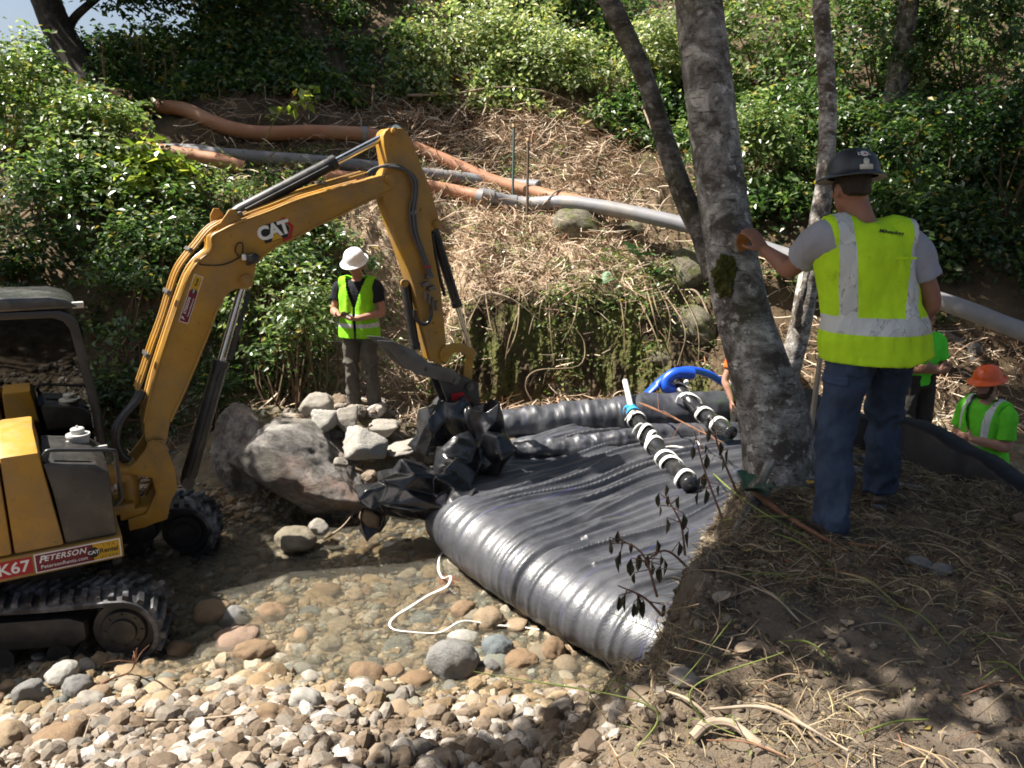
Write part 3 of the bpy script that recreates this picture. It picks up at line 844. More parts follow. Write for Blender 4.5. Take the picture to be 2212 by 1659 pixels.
# ---- linkage, thumb, coupler
for y in (-.13, .11):
    lk = z3([(1225, 1300), (1240, 1262), (1290, 1240), (1350, 1245), (1400, 1270), (1415, 1298), (1400, 1322), (1375, 1318), (1340, 1290), (1300, 1290), (1270, 1320), (1240, 1340)], y)
    MB().prism(lk, y, y + .02).build('bucket_link', M_YEL, EX, bevel=.006)
for y in (-.10, .07):
    lk = z3([(1362, 1300), (1400, 1300), (1388, 1440), (1345, 1440)], y)
    MB().prism(lk, y, y + .03).build('bucket_rod', M_YEL, EX, bevel=.008)
th = MB()
for y in (-.16, .13):
    pl = z3([(905, 1228), (985, 1232), (1065, 1262), (1130, 1310), (1190, 1360), (1290, 1372), (1335, 1420), (1300, 1450), (1180, 1420), (1100, 1398), (1030, 1345), (975, 1275)], -.16)
    th.prism(pl, y, y + .03)
x, z = z3([(1120, 1360)], 0)[0]; th.tube([(x, -.16, z), (x, .16, z)], .03, 12)
x, z = z3([(1010, 1290)], 0)[0]; th.box((x, 0, z), (.05, .3, .03), Matrix.Rotation(R(25), 3, 'Y'))
th.build('thumb', M_GRYS, EX, bevel=.006)
cp = MB()
cp.prism(z3([(1210, 1395), (1290, 1385), (1370, 1420), (1425, 1450), (1425, 1560), (1390, 1590), (1290, 1590), (1250, 1500)], -.13), -.13, -.09)
cp.prism(z3([(1210, 1395), (1290, 1385), (1370, 1420), (1425, 1450), (1425, 1560), (1390, 1590), (1290, 1590), (1250, 1500)], -.13), .09, .13)
x, z = z3([(1350, 1520)], 0)[0]; cp.box((x, 0, z), (.2, .2, .2))
cpo = cp.build('quick_coupler', M_BLK, EX, bevel=.008)
MB().prism(z3([(1285, 1500), (1340, 1490), (1390, 1550), (1350, 1585), (1290, 1580)], -.14), -.145, -.13).build('red_latch', M_RED, cpo)
pins([(*z3([q], -.13)[0], -.132, .045) for q in ((1375, 1462), (1300, 1430))], M_GRYS, cpo)
bk = MB()
# small digging bucket closed inside the sheeting
arcp = [(4.20 + .22 * math.cos(a), 1.02 + .24 * math.sin(a)) for a in np.linspace(R(60), R(300), 14)]
bk.prism(arcp + [(p[0] + (4.22 - p[0]) * .1, p[1] + (1.02 - p[1]) * .1) for p in arcp[::-1]], -.22, .22)
for y in (-.22, .205): bk.prism(arcp, y, y + .015)
bk.build('bucket', M_BLK, EX)
# ------------------------------------------------------------------ leaves
def leaf_mat(name, stops, trans=.38, rough=.33):
    t = NT(name)
    a = t.sep(t.attr('leaf'))
    c = t.ramp(a[0], stops)
    c = t.mix(t.math('MULTIPLY', t.math('GREATER_THAN', a[1], .965), .85), c, (.30, .22, .05))
    p = t.bsdf(c, rough, .6)
    br = t.mix(.55, c, (.35, .46, .04), 'MULTIPLY')
    br = t.n('ShaderNodeMix', data_type='RGBA', blend_type='ADD', i_0=1.0)
    t.put(br.inputs[6], c); t.put(br.inputs[7], t.mix(1.0, c, (1.1, 1.15, .25), 'MULTIPLY'))
    tl = t.n('ShaderNodeBsdfTranslucent', i_Color=br.outputs[2]).outputs[0]
    return t.done(t.n('ShaderNodeMixShader', i_0=trans, i_1=p, i_2=tl).outputs[0])
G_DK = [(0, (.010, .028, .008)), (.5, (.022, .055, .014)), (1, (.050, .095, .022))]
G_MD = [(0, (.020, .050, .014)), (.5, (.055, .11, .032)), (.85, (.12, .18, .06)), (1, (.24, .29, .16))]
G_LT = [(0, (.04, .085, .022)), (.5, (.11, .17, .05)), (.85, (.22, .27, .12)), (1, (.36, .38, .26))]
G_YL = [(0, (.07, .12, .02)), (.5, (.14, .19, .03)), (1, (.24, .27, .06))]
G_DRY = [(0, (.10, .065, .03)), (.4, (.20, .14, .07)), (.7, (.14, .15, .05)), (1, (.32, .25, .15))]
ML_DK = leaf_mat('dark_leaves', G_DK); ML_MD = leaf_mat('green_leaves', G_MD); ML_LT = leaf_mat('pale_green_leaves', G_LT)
ML_SUNPAINT = leaf_mat('sun_painted_bramble_leaves', [(0, (.05, .09, .03)), (.4, (.14, .19, .07)), (.75, (.28, .32, .17)), (1, (.46, .46, .34))], .4)  # bramble green made paler: the sunlight is painted into these stops
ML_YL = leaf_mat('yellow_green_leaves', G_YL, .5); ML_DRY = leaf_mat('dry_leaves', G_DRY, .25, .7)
M_BARKD = simple('dark_bark', (.045, .035, .026), .9, .2, var=.45, scale=14, bump=.6, bscale=30, bdist=.01)
M_TWIG = simple('bramble_stem', (.13, .085, .05), .8, .3, var=.5, scale=9)

def leaf_arrays(P, size, up=.5, width=.55, out=None, rg=rng):
    """P (n,3) leaf bases; returns verts, faces, attribute"""
    n = len(P)
    nrm = rg.normal(size=(n, 3)); nrm /= np.linalg.norm(nrm, axis=1)[:, None]
    nrm[:, 2] = np.abs(nrm[:, 2]) + up
    if out is not None: nrm += out * .8
    nrm /= np.linalg.norm(nrm, axis=1)[:, None]
    a = rg.normal(size=(n, 3)); a[:, 2] -= .35
    a -= nrm * (a * nrm).sum(1)[:, None]; a /= np.linalg.norm(a, axis=1)[:, None] + 1e-9
    s = np.cross(nrm, a)
    L = size * rg.uniform(.55, 1.3, n)[:, None]; W = L * width * rg.uniform(.8, 1.15, n)[:, None] * .5
    fold = W * rg.uniform(.1, .6, n)[:, None]
    V = np.stack([P, P + a * L * .45 + s * W + nrm * fold, P + a * L - nrm * L * .12, P + a * L * .45 - s * W + nrm * fold], 1).reshape(-1, 3)
    i = np.arange(n)[:, None] * 4
    F = np.concatenate([i + np.array([[0, 1, 2]]), i + np.array([[0, 2, 3]])], 1).reshape(-1, 3)
    at = np.repeat(np.stack([rg.uniform(0, 1, n), rg.uniform(0, 1, n), np.zeros(n)], -1), 4, 0)
    return V, F, at

def clump_points(c, r, n_cl, per, cl_r, rg=rng, shell=.45, lump=.3, flat=.6, zmin=-.6, gaps=0):
    """leaf positions in clumps spread through an ellipsoid with an uneven outline"""
    c = np.asarray(c, float); r = np.asarray(r, float)
    d = rg.normal(size=(n_cl, 3)); d /= np.linalg.norm(d, axis=1)[:, None]
    d[:, 2] = np.where(d[:, 2] < zmin, -d[:, 2], d[:, 2])
    rad = rg.uniform(shell ** 2, 1, n_cl) ** .5
    rad = rad * (1 + lump * vnoise(d * 2.2 + c, 91) + .5 * lump * vnoise(d * 5 + c, 92))
    cc = c + d * rad[:, None] * r
    if gaps:
        keep = fbm(cc * 1.9, 2, 33) > -.16
        cc = cc[keep]; d = d[keep]; n_cl = len(cc)
    m = rg.poisson(per, n_cl)
    k = np.repeat(np.arange(n_cl), m)
    off = rg.normal(size=(len(k), 3)) * cl_r * np.array([1, 1, flat])
    return cc[k] + off, d[k], cc

def stems(mb, base, tips, r0=.02, n=6, rg=rng, sag=.1):
    for tpt in tips:
        b = base + rg.normal(size=3) * np.array([.12, .12, 0])
        mid = (b + tpt) / 2 + rg.normal(size=3) * sag * np.linalg.norm(tpt - b)
        pts = spline([b, mid, tpt], 6)
        mb.tube(pts, np.linspace(r0, r0 * .25, 6), 5, caps=False)

def bush(name, label, c, r, n_cl, per, leaf, mat, group=None, cl_r=.11, width=.6, cat='bush', stem_n=14, stem_r=.018, base=None, up=.5, seed=None, shell=.45, lump=.5, root=True):
    rg = np.random.default_rng(abs(hash((round(float(c[0]), 2), round(float(c[1]), 2), n_cl))) % 2 ** 31 if seed is None else seed)
    P, out, cc = clump_points(c, r, n_cl, per * .8, cl_r, rg, shell, lump, gaps=1); leaf = leaf * 1.22
    g = H(P[:, 0], P[:, 1]); keep = P[:, 2] > g - .02
    P, out = P[keep], out[keep]
    b = np.array(base if base is not None else [c[0], c[1], 0]); b[2] = float(H(b[0], b[1])) - .05
    e = empty(name, b); tag(e, label, cat, group)
    V, F, at = leaf_arrays(P - b, leaf, up, width, out, rg)
    o = link('foliage', np_mesh('foliage', V, F, {'leaf': at}, False), e, mat)
    mb = MB(); tips = cc[rg.choice(len(cc), min(stem_n, len(cc)), False)] - b
    stems(mb, np.zeros(3), tips, stem_r, rg=rg)
    mb.build('stem', M_TWIG, e)
    return e

# ------------------------------------------------------------------ bushes: (pixel x, pixel y in the 2212 wide view, depth, radii, clumps, per clump, leaf, material, label)
BUSH = [
 (40, 250, 11.6, (1.25, 1.0, 1.05), 300, 26, .085, ML_LT, 'tall pale leaved bush reaching up to the sky gap at the left edge'),
 (215, 330, 11.2, (.85, .8, .75), 200, 26, .085, ML_LT, 'pale leaved bush below the dark leaning tree trunk'),
 (90, 480, 10.6, (1.2, .9, .95), 330, 26, .08, ML_MD, 'wide green bush in the middle of the left bank'),
 (330, 400, 10.9, (.75, .6, .45), 110, 20, .15, ML_YL, 'sunlit bush with large yellow green leaves beside the brown pipe'),
 (330, 560, 10.2, (.75, .7, .75), 210, 26, .075, ML_MD, 'green bush just left of the boom elbow'),
 (60, 650, 10.2, (1.1, .8, .9), 230, 24, .08, ML_DK, 'dark shaded bush behind the cab roof'),
 (260, 740, 9.8, (.65, .6, .8), 200, 24, .075, ML_MD, 'green bush between the cab and the boom'),
 (560, 660, 10.0, (.5, .5, .55), 130, 26, .075, ML_LT, 'pale green bush under the middle of the boom'),
 (585, 800, 9.7, (.55, .5, .55), 130, 24, .07, ML_MD, 'green bush behind the big boulder'),
 (470, 480, 11.6, (.6, .6, .35), 100, 22, .075, ML_MD, 'low green bush behind the arm cylinder base'),
 (590, 420, 12.2, (.65, .6, .28), 90, 20, .075, ML_MD, 'low leafy bush in front of the grey pipe'),
 (470, 860, 9.4, (.35, .35, .45), 60, 22, .06, ML_DK, 'small dark bush hanging over the left end of the big boulder'),
 (240, 900, 9.6, (.8, .5, .45), 100, 24, .07, ML_DK, 'dark low bush behind the excavator swing bracket'),
]
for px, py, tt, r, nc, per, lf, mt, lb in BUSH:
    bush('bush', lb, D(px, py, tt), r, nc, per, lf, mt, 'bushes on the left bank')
RB = [
 (1640, 90, 15.5, (1.6, 1.2, 1.3), 330, 24, .10, ML_LT, 'bright green bush high on the bank behind the birch trunk'),
 (1640, 320, 12.6, (.9, .8, .8), 190, 24, .08, ML_LT, 'green bush right beside the birch trunk at pipe height'),
 (1900, 120, 14.5, (1.7, 1.2, 1.4), 330, 22, .10, ML_MD, 'green bush above and behind the black hard hat'),
 (2120, 60, 13.5, (1.4, 1.1, 1.2), 270, 22, .10, ML_MD, 'green bush in the top right corner'),
 (1780, 330, 13.2, (1.2, .9, 1.0), 240, 22, .09, ML_MD, 'green bush behind the thin pale trunk'),
 (2010, 340, 12.2, (1.2, .9, 1.0), 250, 22, .085, ML_DK, 'dark leafy bush right of the black hard hat'),
 (2190, 350, 11.6, (1.0, .8, 1.1), 200, 22, .085, ML_DK, 'dark leafy bush at the right edge above the black pipe'),
 (2080, 530, 11.4, (1.1, .7, .6), 150, 20, .075, ML_DK, 'low dark bush just above the black pipe'),
 (1690, 560, 12.4, (.7, .6, .6), 90, 18, .075, ML_DK, 'sparse dark bush between birch trunk and green vest'),
]
for px, py, tt, r, nc, per, lf, mt, lb in RB:
    bush('bush', lb, D(px, py, tt), r, nc, per, lf, mt, 'bushes on the right bank')
UB = [
 (330, 150, 17.0, (1.5, 1.2, 1.0), 220, 22, .11, ML_DK, 'shaded bush beside the sky gap'),
 (560, 120, 16.5, (1.7, 1.2, 1.4), 300, 22, .11, ML_DK, 'dark bush above the brown pipe'),
 (790, 60, 17.0, (1.6, 1.2, 1.4), 300, 22, .11, ML_MD, 'green bramble bush at the top above the excavator arm'),
 (1010, 130, 16.0, (1.4, 1.1, .9), 260, 24, .09, ML_SUNPAINT, 'sunlit bramble bush above the pair of stakes'),
 (1210, 160, 15.4, (1.2, 1.0, .8), 230, 22, .085, ML_SUNPAINT, 'sunlit bramble mound with dry canes hanging out below it'),
 (1230, 10, 18.0, (2.0, 1.3, 1.3), 320, 22, .11, ML_MD, 'green bush at the top middle of the bank'),
 (1420, 140, 15.6, (.9, .9, 1.0), 190, 22, .09, ML_SUNPAINT, 'sunlit bush behind the thin leaning trunk'),
 (720, 190, 15.4, (1.0, .8, .45), 130, 20, .09, ML_DK, 'low dark bramble bush behind the bend of the upper brown pipe'),
]
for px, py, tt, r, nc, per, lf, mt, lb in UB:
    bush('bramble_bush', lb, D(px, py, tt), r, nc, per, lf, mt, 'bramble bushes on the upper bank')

# bramble cover on the upper slope: nobody could count it
rg = np.random.default_rng(5)
edge = np.array([G(x, y)[:2] for x, y in ((-300, 330), (300, 260), (700, 235), (900, 225), (1150, 250), (1450, 330), (1560, 450), (1640, 600), (1800, 700), (2100, 740), (2400, 800))])
n = 26000
X = rg.uniform(-14, 13, n); Yb = np.interp(X, edge[:, 0], edge[:, 1]); Y = Yb + .1 + rg.exponential(3.0, n)
Z = H(X, Y); kp = (Y < 26)
X, Y, Z, Yb = X[kp], Y[kp], Z[kp], Yb[kp]
hgt = (.6 + .7 * fbm2(X, Y, .7, 3, 15)).clip(.12, 1.7) * sstep(0, 1.2, Y - Yb + .25)
hole = fbm(np.stack([X * 1.1, Y * 1.1, Z * 1.1], -1), 3, 44)
kp = hole > -.12
X, Y, Z, hgt = X[kp], Y[kp], Z[kp], hgt[kp]
hgt = hgt * (.7 + .9 * np.clip(hole[kp], 0, 1))
cen = np.stack([X, Y, Z + hgt * rg.uniform(.1, 1, len(X)) ** .6], -1)
k = np.repeat(np.arange(len(cen)), 9)
P = cen[k] + rg.normal(size=(len(k), 3)) * np.array([.11, .11, .07])
sunny = np.exp(-((P[:, 0] + .2) / 1.9) ** 4) * (P[:, 1] < 19) > rg.uniform(.15, .85, len(P))  # leaves of the middle slope that take the colour with painted-in sun
for sel, nm_, lb_, mt_ in ((~sunny, 'bramble_cover', 'tangle of dark green brambles covering the upper bank', ML_MD), (sunny, 'sun_painted_bramble_cover', 'brambles at the top middle of the bank, sunlight painted into their leaf colour', ML_SUNPAINT)):
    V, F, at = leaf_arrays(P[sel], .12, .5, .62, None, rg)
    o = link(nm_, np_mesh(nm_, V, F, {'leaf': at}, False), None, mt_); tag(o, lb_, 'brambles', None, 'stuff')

# low green plants scattered over the straw and among the roots
n = 1300
pts = []
while len(pts) < n:
    dx, dy = rg.uniform(430, 1560), rg.uniform(330, 860)
    dens = .15 + .85 * (dx < 720) + .5 * (1200 < dx < 1450) * (560 < dy < 700) + .6 * (1220 < dx < 1330) * (780 < dy < 850)
    if rg.uniform() > dens: continue
    g = G(dx, dy)
    if g[1] > 9.6: pts.append(g)
pts = np.array(pts)
k = np.repeat(np.arange(n), rg.integers(5, 26, n))
P = pts[k] + rg.normal(size=(len(k), 3)) * np.array([.09, .07, .05]) + np.array([0, -.02, .07])
V, F, at = leaf_arrays(P, .06, .6, .6, None, rg)
o = link('small_weeds', np_mesh('small_weeds', V, F, {'leaf': at}, False), None, ML_LT)
tag(o, 'small green weeds coming up through the dry straw', 'weeds', None, 'stuff')

# ------------------------------------------------------------------ trees
def bark(name, pale, dark, moss=.35, scale=1.0):
    t = NT(name); P = t.co()
    st = t.noise(3.4 * scale, 9, t.map(P, (1.1, 1.1, 1.25)), .74, .5)
    c = t.ramp(st, [(.43, dark), (.50, tuple((np.array(pale) + np.array(dark)) * .33)), (.56, tuple(np.array(pale) * .58)), (.64, pale)])
    le = t.noise(9 * scale, 3, t.map(P, (.8, .8, 6)), .5)
    c = t.mix(t.ramp(t.noise(13 * scale, 5, P, .7), [(.5, 0.0), (.62, .55)]), c, tuple(np.array(dark) * 1.3))
    c = t.mix(t.ramp(t.noise(10 * scale, 4, t.map(P, loc=(5, 3, 2)), .65), [(.58, 0.0), (.66, .6)]), c, tuple(np.minimum(np.array(pale) * 1.35, .8)))
    c = t.mix(t.ramp(le, [(.62, 0.0), (.68, .85)]), c, tuple(np.array(dark) * .8))
    sp = t.vor(26 * scale, P)
    c = t.mix(t.ramp(sp, [(.10, .8), (.2, 0.0)]), c, tuple(np.array(dark) * .7))
    ms = t.ramp(t.noise(1.7 * scale, 6, P, .65), [(.52, 0.0), (.64, moss)])
    c = t.mix(ms, c, t.ramp(t.noise(60, 3, P), [(.3, (.035, .035, .008)), (.7, (.09, .095, .025))]))
    nm = t.bump(t.math('ADD', st, t.math('MULTIPLY', t.noise(40, 5, P), .5)), .7, .02)
    return t.done(t.bsdf(c, .85, .25, 0.0, nm))
M_BIRCH = bark('birch_bark', (.56, .54, .51), (.075, .064, .055), .4, 1.25)
M_PALE = bark('pale_bark', (.66, .62, .57), (.09, .07, .055), .25, 1.5)
M_GREYB = bark('grey_bark', (.33, .305, .275), (.05, .042, .034), .4, 1.6)
M_DARKT = bark('dark_tree_bark', (.07, .058, .045), (.018, .014, .011), .3)

def trunk_mesh(pts, rad, n=20, m=40, lump=.06, flare=None, seed=1):
    P = spline(pts, m); r = np.interp(np.linspace(0, 1, m), np.linspace(0, 1, len(rad)), rad)
    if flare is not None: r = r * (1 + flare * np.exp(-np.linspace(0, 1, m) * 14))
    V, F = tube(P, r, n)
    c = np.repeat(P, n, 0)
    V = c + (V - c) * (1 + lump * fbm(V * np.array([3, 3, 1.4]), 4, seed) + .35 * lump * fbm(V * 14, 3, seed + 3))[:, None]
    return V, F

def tree(name, label, cat, base, trunks, mat, crown=None, leaf_mat_=None, group=None, leaf=.145, moss=None):
    """trunks = [(points, radii)] in world space; crown = [(centre, radii, clumps, per)]"""
    base = np.array(base, float)
    e = empty(name, base); tag(e, label, cat, group)
    first = None
    for i, (p, r) in enumerate(trunks):
        V, F = trunk_mesh(p, r, 26 if max(r) > .08 else 12, 60, seed=i + 3, flare=None)
        mb = MB(); mb.add(V - base, F)
        o = mb.build('trunk', mat[i] if isinstance(mat, list) else mat, e, autosharp=0)
        first = first or o
    if crown:
        Vs = []; Fs = []; As = []; nn = 0; limbs = MB()
        for c, r, nc, per in crown:
            c = np.array(c, float) - np.array([0, .7, 0])
            P, out, cc = clump_points(c, r, nc, per, .2, rng, .35, .35, .5, -1)
            V, F, at = leaf_arrays(P - base, leaf, .6, .6, None)
            Vs.append(V); Fs.append(F + nn); As.append(at); nn += len(V)
            top = np.array(trunks[0][0][-1], float) - base
            for q in cc[rng.choice(len(cc), min(10, len(cc)), False)] - base:
                limbs.tube(spline([top - np.array([0, 0, rng.uniform(0, .4)]), (top + q) / 2 + rng.normal(size=3) * .15, q], 7), np.linspace(.05, .01, 7), 6, caps=False)
        co_ = link('crown', np_mesh('crown', np.vstack(Vs), np.vstack(Fs), {'leaf': np.vstack(As)}, False), e, leaf_mat_)
        limbs.build('limbs', mat[-1] if isinstance(mat, list) else mat, e)
    return e, first
M_ = lambda *q: D(*q)
def tr_pts(L, t0, t1): return [D(x, y, t) for (x, y), t in zip(L, np.linspace(t0, t1, len(L)))]

# big birch beside the man: trunk, second stem leaning out to the left
tb = [D(1705, 1050, 4.8), D(1668, 900, 4.8), D(1640, 800, 4.78), D(1600, 650, 4.76), D(1572, 500, 4.72), D(1545, 300, 4.68), D(1520, 100, 4.64), D(1503, -60, 4.6)]
tb += [tb[-1] + np.array([-.12, .05, .9]), tb[-1] + np.array([-.3, .1, 2.2]), tb[-1] + np.array([-.5, .2, 3.4])]
base = onto(tb[0][0], tb[0][1]); tb[0] = base - np.array([0, 0, .25])
t2 = [D(1560, 590, 4.95), D(1520, 500, 5.0), D(1480, 430, 5.05), D(1435, 300, 5.1), D(1390, 160, 5.15), D(1330, 30, 5.2), D(1290, -60, 5.25)]
t2 += [t2[-1] + np.array([-.5, .1, 1.2]), t2[-1] + np.array([-.9, .2, 2.6])]
def m_px(w_px, t): return w_px * K / FPX * t / 2
rb = [m_px(w_, 4.75) for w_ in (172, 150, 130, 114, 102, 100, 97, 94, 90, 66, 30)]
rt2 = [m_px(w_, 5.1) for w_ in (80, 60, 46, 42, 40, 42, 42, 34, 20)]
BIRCH, BTR = tree('birch_tree', 'large mottled birch tree with a second leaning stem, leaned on by the man', 'tree', base,
     [(tb, rb), (t2, rt2)], [M_BIRCH, M_GREYB],
     [((-1.0, 5.0, 7.5), (1.2, 1.1, .8), 230, 28), ((-2.4, 4.6, 7.3), (.9, 1.0, .7), 120, 26), ((-3.3, 4.2, 7.3), (.8, .8, .6), 70, 24), ((-1.4, 6.4, 7.7), (1.0, .8, .7), 120, 26), ((.4, 5.4, 8.0), (1.2, 1.1, .8), 200, 28)], ML_MD)
# cut stub and moss pad on the trunk
stub_c = D(1604, 522, 4.53)
mb = MB(); ax = np.array([.25, -.95, .15]); ax /= np.linalg.norm(ax)
mb.tube([stub_c - ax * .2 - base, stub_c - ax * .04 - base, stub_c - base], np.array([(m_px(46, 4.5), m_px(60, 4.5)), (m_px(38, 4.5), m_px(50, 4.5)), (m_px(33, 4.5), m_px(45, 4.5))]), 18, up=(0, 0, 1))
st_o = mb.build('cut_stub', M_BIRCH, BIRCH)
mb = MB(); mb.tube([stub_c - base, stub_c + ax * .006 - base], np.array([(m_px(30, 4.5), m_px(42, 4.5)), (m_px(28, 4.5), m_px(40, 4.5))]), 18, up=(0, 0, 1))
mb.build('cut_face', simple('cut_wood', (.30, .11, .022), .8, .2, var=.3, scale=25), st_o)
mp = D(1566, 595, 4.60) - base
mb = MB(); mb.ell(mp, (m_px(50, 4.6), .03, m_px(84, 4.6)), 36)
me = mb.mesh('moss'); displace(me, lambda V, N: .03 * fbm(V * 14, 3, 8) + .02 * fbm(V * 60, 3, 9))
link('moss_pad', me, BIRCH, simple('moss', (.10, .10, .03), .95, .1, var=.5, scale=30, bump=1, bscale=120, bdist=.02))
# notch cut high on the trunk (dark wedge)
# roots at the foot
for i in range(5):
    a = rng.uniform(-2.8, .6); L = rng.uniform(.35, .75); rr = rng.uniform(.02, .035)
    p0 = base + np.array([.30 * math.cos(a), .30 * math.sin(a), rng.uniform(.02, .2)])
    p2 = p0 + np.array([math.cos(a) * L, math.sin(a) * L, 0]); p2[2] = float(H(p2[0], p2[1])) - .05
    p1 = (p0 + p2) / 2; p1[2] = float(H(p1[0], p1[1])) + .02
    MB().tube(spline([p0 - base, p1 - base, p2 - base], 10), np.linspace(rr, .012, 10), 8, caps=False, jitter=.3).build('root', M_GREYB, BIRCH)

# thin pale trunk behind the man and the dark snag below it
tp = [D(1745, 610, 7.6), D(1770, 470, 7.6), D(1782, 380, 7.6), D(1788, 250, 7.6), D(1782, 120, 7.6), D(1772, -40, 7.6)]
tp += [tp[-1] + np.array([-.05, .1, 1.5]), tp[-1] + np.array([.1, .2, 3.2])]
bse = onto(tp[0][0] - .35, tp[0][1] + .3)
e, _ = tree('thin_tree', 'thin pale trunked tree standing behind the black hard hat', 'tree', bse,
     [([bse - np.array([0, 0, .2]), D(1715, 760, 7.75), *tp], [m_px(w_, 7.6) for w_ in (62, 50, 44, 40, 38, 36, 34, 32, 26, 12)])], M_PALE,
     [((1.6, 9.8, 8.4), (1.2, 1.2, .9), 170, 26), ((2.6, 8.6, 8.0), (1.3, 1.2, .9), 150, 26), ((.5, 7.9, 8.2), (1.1, 1.0, .8), 180, 28), ((.6, 9.2, 8.6), (1.0, .9, .7), 120, 26)], ML_DK)
# dark tree in the upper left corner
td = [D(205, 215, 13.2), D(180, 160, 13.2), D(140, 90, 13.2), D(108, 20, 13.2), D(85, -60, 13.2)]
bse = onto(td[0][0] + .15, td[0][1] + .2)
td2 = [td[2], D(160, 40, 13.3), D(230, -30, 13.4), D(260, -120, 13.6)]
top = td[-1]
tree('leaning_tree', 'dark leaning tree silhouetted against the sky gap at upper left', 'tree', bse,
     [([bse - np.array([0, 0, .3]), *td, top + np.array([-.2, .2, 1.5])], [m_px(w_, 13.2) for w_ in (90, 80, 66, 62, 62, 60, 40)]), (td2, [m_px(w_, 13.2) for w_ in (26, 18, 14, 8)])], M_DARKT,
     [(D(330, -30, 14.0), (1.4, .9, .62), 110, 20), (D(560, -60, 14.5), (1.4, 1.0, .8), 150, 22), (D(80, -150, 13.6), (1.3, 1., .6), 60, 18), ((-8.6, 15.6, 9.2), (1.9, 1.5, 1.1), 240, 26), ((-6.4, 17.0, 9.7), (1.9, 1.5, 1.1), 260, 26), ((-6.6, 15.2, 9.0), (1.6, 1.3, .8), 200, 26), ((-5.0, 16.2, 9.6), (1.2, 1.2, .7), 120, 26), ((-7.5, 14.0, 9.0), (1.4, .9, .8), 150, 26), ((-6.1, 14.2, 9.1), (1.2, .8, .7), 100, 24)], ML_DK, leaf=.13)
# trees whose crowns roof the right bank (trunks beyond the picture's right side)
def shade_tree(x, y, h, lb, crowns, mt=ML_DK):
    b = onto(x, y)
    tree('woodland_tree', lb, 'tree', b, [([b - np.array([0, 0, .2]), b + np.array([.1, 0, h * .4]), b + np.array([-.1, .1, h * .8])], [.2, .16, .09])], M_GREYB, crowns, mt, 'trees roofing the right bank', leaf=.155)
shade_tree(7.6, 9.5, 6, 'woodland tree beyond the right edge over the dark bank', [((4.2, 11.2, 8.2), (1.8, 1.5, 1.0), 200, 26), ((6.0, 10.2, 8.0), (1.6, 1.5, 1.0), 160, 26), ((2.2, 12.0, 8.8), (1.5, 1.2, .8), 90, 24)])
shade_tree(6.6, 14.6, 6, 'woodland tree at the top right above the bushes', [((4.4, 14.6, 9.4), (1.8, 1.4, 1.0), 110, 24), ((6.6, 13.0, 9.4), (2.0, 1.6, 1.0), 150, 26)])
shade_tree(4.6, 2.6, 5, 'woodland tree beside the photographer on the right bank', [((.4, 3.6, 7.2), (1.1, 1.0, .7), 100, 26), ((-1.4, 3.4, 7.0), (.9, .6, .6), 40, 22), ((1.8, 6.8, 8.2), (1.3, 1.2, .8), 190, 28), ((2.2, 4.6, 7.6), (1.4, 1.2, .8), 150, 26)], ML_MD)

# ------------------------------------------------------------------ straw, twigs, litter
def ribbons(P, Z_up, L, W, rg, droop=.0, tilt=.25, seg=3):
    n = len(P); a = rg.uniform(0, 2 * np.pi, n)
    d = np.stack([np.cos(a), np.sin(a), rg.normal(size=n) * tilt], -1); d /= np.linalg.norm(d, axis=1)[:, None]
    s = np.cross(d, np.array([0, 0, 1.0])); s /= np.linalg.norm(s, axis=1)[:, None]
    up = np.cross(s, d); ro = rg.uniform(-1, 1, n)[:, None]
    wv = s * np.cos(ro) + up * np.sin(ro)
    bend = rg.normal(size=(n, 3)) * .10 * L[:, None]
    V = []
    for i in range(seg + 1):
        u = i / seg
        c = P + d * (L * (u - .5))[:, None] + bend * (u * (1 - u) * 4)
        w_ = (W * (1 - .6 * abs(2 * u - 1)))[:, None]
        V += [c - wv * w_ / 2, c + wv * w_ / 2]
    V = np.stack(V, 1)
    k = V.shape[1]; i = np.arange(n)[:, None] * k
    F = np.concatenate([(i + np.array([[2 * j, 2 * j + 1, 2 * j + 3, 2 * j + 2]])) for j in range(seg)], 1).reshape(-1, 4)
    at = np.repeat(np.stack([rg.uniform(0, 1, n), rg.uniform(0, 1, n), np.zeros(n)], -1), k, 0)
    return V.reshape(-1, 3), F, at
def straw_mat(name, stops):
    t = NT(name); a = t.sep(t.attr('leaf'))
    return t.done(t.bsdf(t.ramp(a[0], stops), .75, .3))
M_STRAW = straw_mat('straw', [(0, (.15, .09, .055)), (.3, (.32, .215, .135)), (.6, (.50, .385, .27)), (.85, (.64, .54, .41)), (1, (.30, .14, .075))])
M_LITTER = straw_mat('bank_litter', [(0, (.04, .028, .018)), (.35, (.11, .078, .045)), (.65, (.22, .16, .09)), (.88, (.40, .32, .20)), (.95, (.16, .18, .06)), (1, (.20, .08, .04))])
rg = np.random.default_rng(11)
n = 30000
X = rg.uniform(-5, 7, n); yb = np.interp(X, edge[:, 0], edge[:, 1]); y0 = np.interp(X, TOE[:, 0], TOE[:, 1])
Y = y0 + rg.uniform(-.1, 1.15, n) * (yb - y0)
keep = rg.uniform(size=n) < (.25 + .75 * sstep(-2.8, -1.2, X)) * (1 - .85 * sstep(1.7, 2.5, X))
X, Y = X[keep], Y[keep]; n = len(X)
P = np.stack([X, Y, HS(X, Y) + .02 + np.abs(rg.normal(size=n)) * .06], -1)
V, F, at = ribbons(P, None, rg.uniform(.12, .6, n), rg.uniform(.008, .02, n), rg, tilt=.45)
o = link('dry_straw', np_mesh('dry_straw', V, F, {'leaf': at}, False), None, M_STRAW)
tag(o, 'dry cut stalks strewn over the far bank', 'straw', None, 'stuff')
